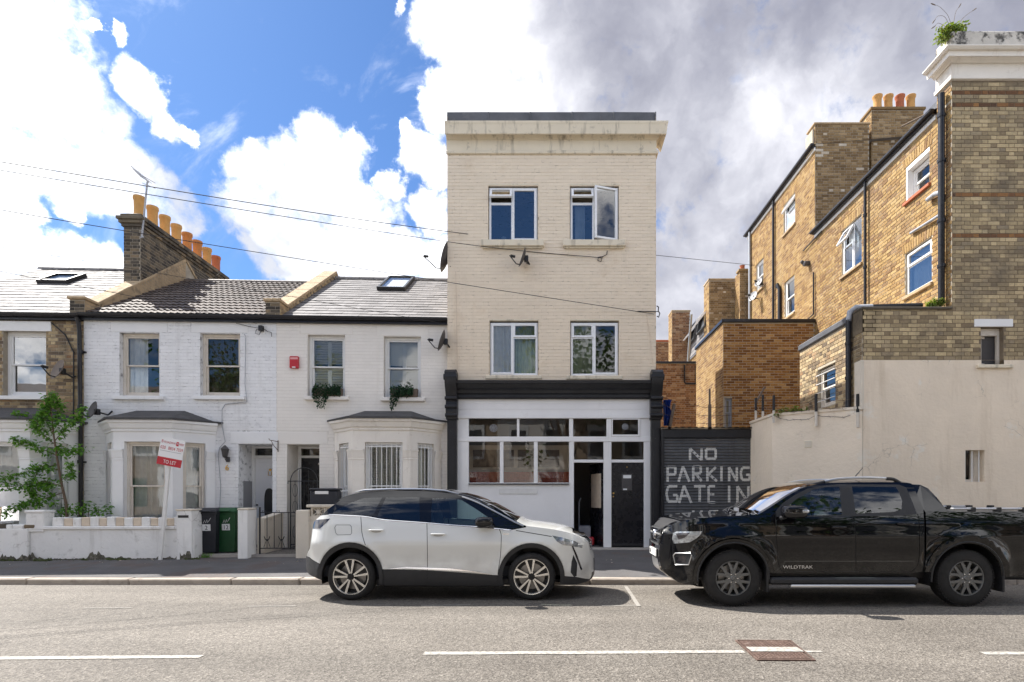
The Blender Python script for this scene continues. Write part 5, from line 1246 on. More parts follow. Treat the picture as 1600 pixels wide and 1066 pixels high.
# ------------------------------------------------------------------ rendered yard wall
def build_yard_wall():
    h = thing('yard_wall', 'cream rendered yard wall with rusty spikes between the shutter gate and the corner building', 'wall', (4.7, 12.1, 0))
    zt = 3.26; pts = [(4.70, 13.45), (4.70, 12.10), (EX, SY+.0)]
    m = MB(); n = 14
    for (a, b) in zip(pts, pts[1:]):
        for i in range(n):
            p = [a[0]+(b[0]-a[0])*i/n-4.7, a[1]+(b[1]-a[1])*i/n-12.1]; q = [a[0]+(b[0]-a[0])*(i+1)/n-4.7, a[1]+(b[1]-a[1])*(i+1)/n-12.1]
            m.quad((*p,0),(*q,0),(*q,zt),(*p,zt))
    m.quad((0,1.35,zt),(0,0,zt),(.22,.1,zt),(.22,1.35,zt)); m.quad((0,0,zt),(EX-4.7,SY-12.1,zt),(EX-4.7,SY-11.88,zt),(.22,.12,zt))
    m.build('wall_face', M_['cream_render'], h)
    m = MB(); m.sweep([(-.2,zt-.04),(.025,zt-.04),(.03,zt+.01),(-.2,zt+.03)], [(p[0]-4.7, p[1]-12.1) for p in pts]); m.build('coping', M_['cream_render'], h)
    q = at(1263, 694, 11.7); m = MB(Tx(q.x-4.7, q.y-12.1, q.z, -.62)); m.box(-.075,.075,-.03,.02,-.075,.075,.006); v = m.build('air_vent', M_['cream_stone'], h)
    for k in range(4): m = MB(Tx(q.x-4.7, q.y-12.1, q.z, -.62)); m.box(-.06,.06,-.038,-.030,-.055+k*.032,-.037+k*.032); m.build('vent_slat', M_['old_trim'], v)
    return h
build_yard_wall()
# spikes on the wall, carrying strands of wire
spk = None
for i, (u, v0, v1, Y, lean) in enumerate(((1181,658,622,13.4,0),(1192,664,617,12.9,0),(1209,661,618,12.05,.0),(1275,666,616,11.6,0),(1340,668,616,11.2,0))):
    p = at(u, v0, Y-.06)
    h = thing('wall_spike', ('black and white painted iron spike at the shutter gate end of the cream yard wall', 'short peeling white spike second along the cream yard wall', 'black topped spike at the bend of the cream yard wall', 'dark spike rising in front of the barred extension window', 'dark spike against the drainpipe of the extension')[i], 'spike', p, 0, 'spikes along the cream yard wall')
    H = (v0-v1)*Y/F
    m = MB(); m.box(-.022,.022,-.022,.022,0,H*.45,.004); m.build('white_shaft', M_['old_trim'], h)
    m = MB(); m.box(-.022,.022,-.022,.022,H*.45+.001,H,.004); m.build('black_shaft', M_['iron'], h)
    if i == 0: m = MB(Tx(0,0,H*.8,0,0,.52)); m.box(-.022,.022,-.02,.02,0,.42,.004); m.build('raked_top', M_['wood_dark'], h)
wp = [(1032,618,13.3),(1100,636,13.3),(1181,628,13.34),(1192,624,12.84),(1209,622,11.99),(1240,630,11.8),(1275,622,11.54),(1340,622,11.14)]
for k in range(3):
    w = thing('barbed_wire', ('top strand','middle strand','lowest strand')[k]+' of rusty wire strung along the spikes above the shutter gate', 'wire', at(*wp[0]), 0, 'strands of wire above the gate')
    pts = []
    for (a, b) in zip(wp, wp[1:]):
        A, B = at(a[0], a[1]+13*k, a[2]), at(b[0], b[1]+13*k, b[2])
        for q in range(6): pts.append(A.lerp(B, q/6)+Vector((0,0,-.05*math.sin(math.pi*q/6)+random.uniform(-.015,.015))))
    m = MB(); o = at(*wp[0]); m.tube([p-o for p in pts], .0045, 4)
    for p in pts[::2]: m.tube([p-o+Vector((-.02,0,.02)), p-o+Vector((.02,0,-.02))], .003, 3)
    m.build('strand', M_['rust'], w)
for (u, v0, v1, du, lab) in ((1105, 684, 632, 3, 'grey timber post standing behind the shutter gate'), (1091, 684, 630, 14, 'leaning grey plank beside the black corbel')):
    Y = 13.75; u = {1105: 1109, 1091: 1043}[u]; p = at(u, v0, Y); h = thing('timber_post', lab, 'post', p); m = MB(Tx(0,0,0,0,0,.0 if du < 10 else .20)); H = (v0-v1)*Y/F
    m.box(-.035,.035,-.03,.03,0,H,.005); 
    if du < 10: m.box(-.02,.015,-.03,.03,H,H+.38,.004)
    m.build('post', M_['wood_dark'], h)
p = at(1043, 645, 13.85); h = thing('blue_sheet', 'bunched blue plastic sheet hanging beside the black corbel', 'sheet', p)
m = MB(); n = 9; vs = []; fs = []
for j in range(8):
    for i in range(n): vs.append((-.10+.2*i/(n-1)*(1-.2*math.sin(j)), .05*math.sin(i*2.2+j*.6), .32-.64*j/7))
for j in range(7):
    for i in range(n-1): fs.append((j*n+i, j*n+i+1, (j+1)*n+i+1, (j+1)*n+i))
m.sm = True; m.add(vs, fs); m.build('sheet', M_['blue_tarp'], h)

# ------------------------------------------------------------------ brick buildings behind the yard
def build_annex():
    Y0, Y1, X0, X1, zt = 16.9, 20.1, 5.09, 7.84, 6.71
    h = thing('brick_annex', 'orange brick flat roofed annex with black coping behind the yard', 'building', (X0, Y0, 0))
    W0 = (.04, .26, (CZ+(PV-672)*Y0/F), CZ+(PV-622)*Y0/F, .09)
    m = MB(); wall_sheet(m, I4, 0, X1-X0, 0, zt, [W0]); wall_sheet(m, side_T(0), -(Y1-Y0), 0, 0, zt, []); m.quad((0,Y1-Y0,0),(X1-X0,Y1-Y0,0),(X1-X0,Y1-Y0,zt),(0,Y1-Y0,zt)); m.quad((0,0,zt),(X1-X0,0,zt),(X1-X0,Y1-Y0,zt),(0,Y1-Y0,zt))
    w = m.build('wall', M_['mortar_pale'], h)
    bricks(w, I4, lambda z: [(.003, X1-X0)], 2.6, zt-.02, M_['orange_stock'], gauge=.078, joint=.014, p=.006, bond='stretcher', holes=[W0], want=300)
    bricks(w, side_T(0), lambda z: [(-(Y1-Y0), -.003)], 2.6, zt-.02, M_['side_stock'], gauge=.078, p=.006, bond='stretcher', want=0)
    m = MB(); m.box(-.06, X1-X0, -.06, .12, zt-.02, zt+.08, .01); m.box(-.06, .12, .12, Y1-Y0, zt-.02, zt+.08, .01); m.build('coping', M_['gutter'], h)
    wi = sash_window(h, Tx(W0[0], .05, W0[2]), W0[1]-W0[0], W0[3]-W0[2], M_['pipe_grey'], M_['glass'], .55, fr=.03)
    return h
build_annex()
def build_rear():
    Y = 21.5; X0, X1 = 3.6, (1088-PU)*Y/F; zt = CZ+(PV-568)*Y/F
    h = thing('rear_extension', 'low red brown brick back extension glimpsed beside the cream building', 'building', (X0, Y, 0))
    m = MB(); m.box(0, X1-X0, 0, 2.4, 0, zt); w = m.build('wall', M_['mortar_dark'], h)
    bricks(w, I4, lambda z: [(0, X1-X0)], 3.2, zt, M_['red_stock'], gauge=.079, p=.006, want=300)
    m = MB(); m.box(-.05, X1-X0+.05, -.06, 2.4, zt, zt+.07, .01); m.build('coping', M_['gutter'], h)
    m = MB(); xx = (1069-PU)*Y/F-X0; zz = lambda v: CZ+(PV-v)*Y/F; x2 = (1086-PU)*Y/F-X0; m.tube([(xx,-.06,zz(571)),(xx,-.06,zz(598)),(xx+.06,-.06,zz(600)),(x2,-.06,zz(600)),(x2+.03,-.06,zz(598)),(x2+.03,-.06,zz(572))], .03, 8); m.build('drainpipe', M_['gutter'], h)
    # house with a mansard
    Xs, Ya, Yb = 6.55, 23.7, 28.5; zt = 9.85; zm = 8.0
    h = thing('mansard_house', 'distant brick house with grey slate mansard, open roof windows and square chimneys', 'house', (Xs, Ya, 0))
    m = MB(); wall_sheet(m, side_T(0), -(Yb-Ya), 0, 0, zm, []); m.box(0, 3, .0, Yb-Ya, 0, zm-.01); w = m.build('wall', M_['mortar_pale'], h)
    bricks(w, side_T(0), lambda z: [(-(Yb-Ya), 0)], 5.2, zm, M_['side_stock'], gauge=.0805, p=.007, want=200)
    m = MB(); m.add([(-.05,.03,zm),(-.05,Yb-Ya,zm),(.28,Yb-Ya,zt),(.28,.03,zt),(3,.03,zt),(3,Yb-Ya,zt)], [(0,1,2,3),(3,2,5,4)]); r = m.build('mansard_roof', M_['batten'], h)
    an = math.atan2(zt-zm, .33); ey = Vector((math.cos(an), 0, math.sin(an))); nn = Vector((-math.sin(an), 0, math.cos(an)))
    roof_pieces(r, Vector((-.06,0,zm)), Vector((0,-1,0)), ey, nn, -(Yb-Ya), -.03, 1.88, .26, .24, slate_mesh, M_['slate'], 'slate', want=200)
    for (ua, ub, va, vb) in ((1091,1103,470,508),(1078,1086,496,528)):
        X_ = Xs+.0; ya, yb_ = X_*F/(ub-PU), X_*F/(ua-PU); za = CZ+(PV-vb)*ya/F; hh = (vb-va)*.62*ya/F
        T = Tx(.02+.0, 0, 0, -math.pi/2) @ Tx(-(yb_-Ya), -.02, za, 0, -.17); wd = yb_-ya
        m = MB(T); m.box(-.06,0,-.08,.12,-.06,hh+.06); m.box(wd,wd+.06,-.08,.12,-.06,hh+.06); m.box(0,wd,-.08,.12,hh,hh+.06); m.box(0,wd,-.08,.12,-.06,0); wi = m.build('roof_window', M_['felt'], h)
        Tq = T @ Tx(0,-.06,hh,0,-.5); q = MB(Tq); s = .06; q.box(0,s,-.03,.03,-hh,0); q.box(wd-s,wd,-.03,.03,-hh,0); q.box(s,wd-s,-.03,.03,-s,0); q.box(s,wd-s,-.03,.03,-hh,-hh+s); sa = q.build('sash', M_['upvc'], wi); pane(sa, Tq, s, wd-s, -hh+s, -s, 0, M_['glass_shiny'])
    for (ua, ub, vt, yy, nm) in ((1108,1153,438,Ya-.02,0),(1050,1078,487,27.2,1)):
        xa, xb = (ua-PU)*yy/F-Xs, (ub-PU)*yy/F-Xs; z1 = CZ+(PV-vt)*yy/F
        m = MB(); m.box(xa, xb, yy-Ya, yy-Ya+.8, 5, z1); c = m.build('chimney', M_['mortar_dark'], h)
        bricks(c, Tx(0, yy-Ya, 0), lambda z: [(xa+.003, xb)], 5.5, z1, M_['brown_stock'] if nm == 0 else M_['red_stock'], gauge=.0805, p=.007, want=120)
        bricks(c, Tx(xa, yy-Ya, 0, -math.pi/2), lambda z: [(-.8, 0)], 6, z1, M_['side_stock'], gauge=.0805, p=.007, want=0)
        m = MB(); m.box(xa-.03, xb+.03, yy-Ya-.03, yy-Ya+.8, z1, z1+.07, .01); m.build('coping', M_['coping'], c)
    m = MB(); yd = 25.6; m.tube([((1085-PU)*23.2/F-Xs-.1, -.4, 9.0),((1073-PU)*yd/F-Xs-.1, 1.6, 6.3)], .05, 8); m.build('drainpipe', M_['metal_grey'], h)
    # wall with a tiny parapet in the gap
    Y = 28.8; X0, X1 = 4.6, (1052-PU)*Y/F+.2; zt = CZ+(PV-532)*Y/F
    h = thing('far_house', 'far red brick house end at the back of the yard gap', 'house', (X0, Y, 0))
    m = MB(); m.box(0, X1-X0, 0, 3, 0, zt); w = m.build('wall', M_['mortar_dark'], h); bricks(w, I4, lambda z: [(0, X1-X0)], 6, zt-.08, M_['red_stock'], gauge=.0805, p=.006, want=100)
    m = MB(); m.box(-.05, X1-X0+.05, -.04, 3, zt-.08, zt+.02, .01); m.build('coping', M_['pot_red'], h)
    # slim party-wall pier with a small chimney by the flank
    Y = 22.9; xa, xb = (1156-PU)*Y/F, (1171-PU)*Y/F; zt = CZ+(PV-424)*Y/F
    h = thing('party_pier', 'slim brick pier with a little chimney at the far end of the sunlit flank', 'chimney', (xa, Y, 0))
    m = MB(); m.box(0, xb-xa+.3, 0, .6, 0, zt); w = m.build('wall', M_['mortar_pale'], h); bricks(w, I4, lambda z: [(0, xb-xa)], 6.5, zt, M_['brown_stock'], gauge=.0805, p=.006, want=60); bricks(w, side_T(0), lambda z: [(-.6, 0)], 6.5, zt, M_['side_stock'], gauge=.0805, p=.006, want=0)
    m = MB(); m.box(-.06,.34,-.06,.3,zt,zt+.09,.01); m.build('cap', M_['brown_stock'], h); m = MB(); m.lathe([(.1,0),(.09,.14),(.11,.18)], 12, Tx(.14,.12,zt+.09)); m.build('chimney_pot', M_['pot_red'], h)
build_rear()
# ------------------------------------------------------------------ cars
def paint(name, col, rough, film_amt=.5, metal=0.0):
    m, g = newmat(name); b = g.n('ShaderNodeBsdfPrincipled'); b.inputs['Base Color'].default_value = (*col, 1); b.inputs['Roughness'].default_value = rough; b.inputs['Metallic'].default_value = metal
    b.inputs['Specular IOR Level'].default_value = .5 if col[0] > .1 else 0.0; b.inputs['Coat Weight'].default_value = 1.0; b.inputs['Coat Roughness'].default_value = .02; b.inputs['Coat IOR'].default_value = 1.5
    pos = g.n('ShaderNodeNewGeometry').outputs['Position']
    # road film towards the sills
    sep = g.n('ShaderNodeSeparateXYZ'); g.put(sep.inputs[0], pos)
    film = g.math('MULTIPLY', g.rng(sep.outputs[2], .75, .25, 0, film_amt), g.rng(g.noise(pos, 5, 5), .35, .65))
    g.put(b.inputs['Base Color'], g.mix(film, col, (.30,.27,.23)))
    g.put(b.inputs['Coat Roughness'], g.math('ADD', g.math('MULTIPLY', film, .25), .02))
    finish(g, b); return m
M_['paint_white'] = paint('pearl_white_car_paint', (.72,.72,.69), .35)
M_['paint_black'] = paint('black_car_paint', (.003,.003,.0042), .25, .12)
M_['gloss_black'] = paint('gloss_black_trim', (.006,.006,.008), .15, .05)
M_['cladding'] = PM('black_car_cladding', (.028,.028,.030), .55, var=.12, vs=4)
M_['tyre'] = PM('tyre_rubber', (.022,.021,.021), .8, var=.2, vs=8, bump=.002, bs=50)
M_['alloy'] = PM('machined_alloy', (.72,.71,.69), .22, metal=.9)
M_['alloy_dark'] = PM('dark_alloy', (.018,.018,.020), .35, metal=.3)
M_['alloy_grey'] = PM('grey_alloy', (.155,.16,.165), .34, metal=.75)
M_['silver'] = PM('satin_silver_trim', (.62,.62,.62), .28, metal=.75)
M_['lamp'] = PM('clear_headlamp', (.42,.44,.46), .12, metal=.55, var=.55, vs=22, coat=1)
M_['lamp_dark'] = PM('smoked_lamp', (.03,.025,.03), .1, var=.6, vs=20, coat=1)
M_['seat'] = PM('dark_seat_fabric', (.035,.038,.045), .85)
M_['disc'] = PM('brake_disc', (.28,.27,.26), .4, metal=.8)
M_['plate'] = PM('white_number_plate', (.75,.75,.73), .4)

def cr(P, n=8, closed=False):
    out = []; m = len(P)
    for i in range(m-1):
        p0, p1, p2, p3 = P[max(i-1,0)], P[i], P[i+1], P[min(i+2,m-1)]
        for k in range(n):
            t = k/n; out.append(tuple(.5*((2*b)+(-a+c)*t+(2*a-5*b+4*c-d)*t*t+(-a+3*b-3*c+d)*t**3) for a,b,c,d in zip(p0,p1,p2,p3)))
    out.append(tuple(P[-1])); return out
def dens(P, d, closed=True):
    out = []; m = len(P)
    for i in range(m if closed else m-1):
        a, b = P[i], P[(i+1)%m]; L = math.hypot(b[0]-a[0], b[1]-a[1]); n = max(1, int(L/d))
        for k in range(n): out.append((a[0]+(b[0]-a[0])*k/n, a[1]+(b[1]-a[1])*k/n))
    if not closed: out.append(P[-1])
    return out
def inside(P, x, z):
    c = False; n = len(P); j = n-1
    for i in range(n):
        if (P[i][1] > z) != (P[j][1] > z) and x < (P[j][0]-P[i][0])*(z-P[i][1])/(P[j][1]-P[i][1])+P[i][0]: c = not c
        j = i
    return c
def thick(P, w):
    L, R = [], []
    for i, p in enumerate(P):
        a, b = P[max(i-1,0)], P[min(i+1,len(P)-1)]; dx, dz = b[0]-a[0], b[1]-a[1]; l = math.hypot(dx, dz) or 1
        L.append((p[0]-dz/l*w/2, p[1]+dx/l*w/2)); R.append((p[0]+dz/l*w/2, p[1]-dx/l*w/2))
    return L + R[::-1]
def arcp(cx, cz, rx, rz, a0=0, a1=360, n=40): return [(cx+rx*math.cos(math.radians(a0+(a1-a0)*i/n)), cz+rz*math.sin(math.radians(a0+(a1-a0)*i/n))) for i in range(n+1 if a1-a0 < 360 else n)]
def superell(mb, c, r, p=2.6, nu=14, nv=9, M=None):
    M = M or I4; vs = []; fs = []; sg = lambda v, e: math.copysign(abs(v)**e, v); e = 2/p
    for j in range(nv+1):
        ph = -math.pi/2+math.pi*j/nv
        for i in range(nu):
            th = 2*math.pi*i/nu; vs.append(M @ Vector((c[0]+r[0]*sg(math.cos(ph),e)*sg(math.cos(th),e), c[1]+r[1]*sg(math.cos(ph),e)*sg(math.sin(th),e), c[2]+r[2]*sg(math.sin(ph),e))))
    for j in range(nv):
        for i in range(nu): fs.append((j*nu+i, j*nu+(i+1)%nu, (j+1)*nu+(i+1)%nu, (j+1)*nu+i))
    o = mb.sm; mb.sm = True; mb.add(vs, fs); mb.sm = o
class Shell:
    """a car's side as y(x, z) over its traced outline, and a crowned strip joining the two sides over bonnet, screen, roof and tail"""
    def __init__(s, root, X0, Yn, hw, zref, yfun):
        s.root, s.X0, s.Yn, s.hw, s.zr, s.y = root, X0, Yn, hw, zref, yfun
    def P(s, u, v, out=0.0):
        i = .1
        for _ in range(8):
            Y = s.Yn + i; x = (u-PU)*Y/F - s.X0; z = CZ+(PV-v)*Y/F - s.zr; i = s.hw - s.y(x, z) - out
        return (x, z)
    def L(s, pts): return [s.P(*p) for p in pts]
    def side(s, outline, regions, default, g=.05, keep=None):
        """regions: [(name, polygon, material, part name, offset)] first match wins; None material = hole"""
        V = []; E = []
        def ring(P):
            b = len(V); V.extend(Vector(p) for p in P); n = len(P); E.extend((b+i, b+(i+1)%n) for i in range(n))
        O = dens(outline, g*.7); ring(O)
        for r in regions: ring(dens(r[1], g*.6))
        x0, x1 = min(p[0] for p in O), max(p[0] for p in O); z0, z1 = min(p[1] for p in O), max(p[1] for p in O)
        z = z0+g*.5; k = 0
        while z < z1:
            x = x0+g*.5*(1+k%2)
            while x < x1:
                if inside(outline, x, z): V.append(Vector((x, z)))
                x += g
            z += g*.8; k += 1
        vv, ee, ff, *_ = delaunay_2d_cdt(V, E, [], 0, 1e-5)
        groups = {}
        for f in ff:
            cx = sum(vv[i][0] for i in f)/3; cz = sum(vv[i][1] for i in f)/3
            if not inside(outline, cx, cz): continue
            key = -1
            for q, r in enumerate(regions):
                if inside(r[1], cx, cz): key = q; break
            if key >= 0 and regions[key][2] is None: continue
            groups.setdefault(key, []).append(f)
        e = .004; out = {}
        for key, fl in groups.items():
            nm, mat, off, par = default if key < 0 else (regions[key][3], regions[key][2], regions[key][4], regions[key][5] if len(regions[key]) > 5 else None)
            idx = {}; pts = []; nr = []
            for f in fl:
                for i in f:
                    if i not in idx:
                        idx[i] = len(pts); x, z = vv[i]; pts.append((x, s.y(x, z)+off, z))
                        nr.append(Vector((-(s.y(x+e,z)-s.y(x-e,z))/(2*e), 1, -(s.y(x,z+e)-s.y(x,z-e))/(2*e))).normalized())
            for sd in (-1, 1):
                fc = [tuple(idx[i] for i in f) for f in fl]
                # orient outward
                a, b, c = (Vector((pts[i][0], pts[i][1]*sd, pts[i][2])) for i in fc[0])
                if ((b-a).cross(c-a)).y*sd < 0: fc = [f[::-1] for f in fc]
                me = bpy.data.meshes.new(nm); me.from_pydata([(p[0], p[1]*sd, p[2]) for p in pts], [], fc)
                me.polygons.foreach_set('use_smooth', [True]*len(fc)); me.normals_split_custom_set_from_vertices([(n.x, n.y*sd, n.z) for n in nr])
                me.materials.append(mat); o = bpy.data.objects.new(nm, me)
                pr = s.root
                if par: pr = out.get((par, sd), s.root)
                lk(o, pr); out[(nm, sd)] = o; out[(key, sd)] = o
        return out
    def S(s, P, i, t, bul, pw=2.4):
        p = P[i]; a, b = P[max(i-1,0)], P[min(i+1,len(P)-1)]; dx, dz = b[0]-a[0], b[1]-a[1]; l = math.hypot(dx, dz) or 1
        w = bul(p[0], p[1])*(1-abs(t)**pw); return Vector((p[0]-dz/l*w, t*s.y(*p), p[1]+dx/l*w))
    def strip(s, P, bul, cls, nt=20, pw=2.4):
        """cls(x, z, t) -> (name, material)"""
        G = {}; ts = [-1+2*j/nt for j in range(nt+1)]; ts = [math.copysign(abs(t)**.8, t) for t in ts]
        pts = [[s.S(P, i, t, bul, pw) for t in ts] for i in range(len(P))]
        for i in range(len(P)-1):
            for j in range(nt):
                c = (P[i][0]+P[i+1][0])/2; d = (P[i][1]+P[i+1][1])/2; G.setdefault(cls(c, d, (ts[j]+ts[j+1])/2), []).append((i, j))
        for (nm, mat, *_), cells in G.items():
            idx = {}; V = []; Fc = []
            for i, j in cells:
                q = []
                for a, b in ((i,j),(i,j+1),(i+1,j+1),(i+1,j)):
                    if (a, b) not in idx: idx[(a,b)] = len(V); V.append(pts[a][b])
                    q.append(idx[(a,b)])
                Fc.append(tuple(q))
            m = MB(); m.add(V, Fc); o = m.build(nm, mat, s.root, smooth=True, fix=False)
        return pts
def wheel(root, x, z, yo, r, rr, w, style, sd, steer=0.0):
    M = Tx(x, yo*sd, z) @ Matrix.Rotation(steer, 4, 'Z') @ Matrix.Rotation(math.pi/2*(1 if sd < 0 else -1), 4, 'X')
    m = MB(); sh = .022
    m.lathe([(rr+.002,-.012),(rr+.012,.0),(rr+(r-rr)*.45,.004),(r-sh*1.2,-.010),(r-.004,-.032),(r,-.055),(r,-w+.05),(r-.006,-w+.03),(rr,-w)], 56, M)
    wo = m.build('wheel', M_['tyre'], root)
    g = MB()
    for k in range(64 if style == 'b' else 0):
        an = 2*math.pi*k/64; g.T = M @ Matrix.Rotation(an, 4, 'Z'); g.box(r-.012, r+.004, -.010, .010, -.075, -.014)
    if g.v: g.build('tread', M_['tyre'], wo)
    m = MB(); m.lathe([(rr+.006,-.010),(rr,-.002),(rr-.010,-.004),(rr-.018,-.02),(rr-.028,-.10),(rr-.03,-w+.02)], 48, M); m.build('rim', M_['alloy'] if style == 'a' else M_['alloy_grey'], wo)
    m = MB(); m.lathe([(rr-.03,-.13),(.0,-.13)], 32, M); m.build('wheel_back', M_['black_plastic'], wo)
    m = MB(); m.lathe([(rr*.72,-.115),(rr*.74,-.105),(rr*.35,-.10),(.0,-.10)], 32, M); m.build('brake_disc', M_['disc'], wo)
    if style == 'a':
        for k in range(5):
            for e in (-1, 1):
                an = math.radians(90+72*k+13.5*e + 6); T = M @ Matrix.Rotation(an, 4, 'Z')
                b = MB(T); b.prism([(.050,-.013-.003*e),(rr-.008,-.021),(rr-.008,.013),(.050,.010)], -.03, -.008, 'z'); b.build('spoke', M_['alloy'], wo)
            T = M @ Matrix.Rotation(math.radians(96+72*k), 4, 'Z'); b = MB(T); b.prism([(.05,-.03),(rr-.02,-.055),(rr-.02,.055),(.05,.03)], -.05, -.032, 'z'); b.build('spoke_web', M_['alloy_dark'], wo)
        b = MB(); b.lathe([(.0,-.004),(.030,-.004),(.034,-.010),(.060,-.012),(.066,-.03)], 24, M); b.build('hub_cap', M_['alloy_dark'], wo)
    else:
        for k in range(6):
            T = M @ Matrix.Rotation(math.radians(90+60*k), 4, 'Z'); b = MB(T)
            b.prism([(.05,-.036),(.125,-.034),(.135,.0),(.125,.034),(.05,.036)], -.045, -.012, 'z')
            for e in (-1, 1): b.prism([(.105,.004*e),(.118,.038*e),(rr-.006,.085*e),(rr-.004,.050*e),(.14,.004*e)] if e > 0 else [(.105,.004*e),(.14,.004*e),(rr-.004,.050*e),(rr-.006,.085*e),(.118,.038*e)], -.045, -.010, 'z')
            b.build('spoke', M_['alloy_grey'], wo)
        for k in range(6):
            an = math.radians(60*k+60); b = MB(M); b.lathe([(0,.008),(.008,.006),(.010,-.012)], 8, Tx(.062*math.cos(an), .062*math.sin(an), -.004)); b.build('wheel_nut', M_['chrome'], wo)
        b = MB(); b.lathe([(.0,-.002),(.028,-.003),(.034,-.01),(.075,-.014),(.08,-.04)], 24, M); b.build('hub_cap', M_['alloy_grey'], wo)
def well(root, x, z, r, y0, y1):
    for sd in (-1, 1):
        m = MB(); vs = []; fs = []; n = 20
        for yy in (y0, y1):
            for i in range(n+1): an = -.25+(math.pi+.5)*i/n; vs.append((x+r*math.cos(an), yy*sd, z+r*math.sin(an)))
        for i in range(n): fs.append((i, i+1, n+2+i, n+1+i))
        fs.append(tuple(range(n+1))); m.add(vs, fs)
        m.build('wheel_well', M_['black_plastic'], root)
def lerp_tab(tab):
    xs = [a for a, b in tab]; ys = [b for a, b in tab]; xf = np.linspace(xs[0], xs[-1], 200)
    P = cr([(a, b) for a, b in tab], 16); px = [p[0] for p in P]; py = [p[1] for p in P]; yf = np.interp(xf, px, py)
    k = np.ones(13)/13; yf2 = np.convolve(np.pad(yf, 6, mode='edge'), k, 'valid'); x0, st = xs[0], xf[1]-xf[0]
    def f(v):
        t = (v-x0)/st
        if t <= 0: return float(yf2[0])
        if t >= 198.99: return float(yf2[-1])
        i = int(t); return float(yf2[i]+(yf2[i+1]-yf2[i])*(t-i))
    return f
def seat(root, x, y, z, sc=1.0, d=1):
    m = MB(); superell(m, (x,y,z+.12), (.25*sc,.24,.10), 3); superell(m, (x-.24*d,y,z+.48), (.09,.23,.34), 3, M=None); o = m.build('seat', M_['seat'], root)
    m = MB(); superell(m, (x-.30*d,y,z+.92), (.05,.13,.095), 3); m.tube([(x-.29*d,y-.05,z+.75),(x-.30*d,y-.05,z+.9)], .008, 5); m.tube([(x-.29*d,y+.05,z+.75),(x-.30*d,y+.05,z+.9)], .008, 5); m.build('headrest', M_['seat'], o)

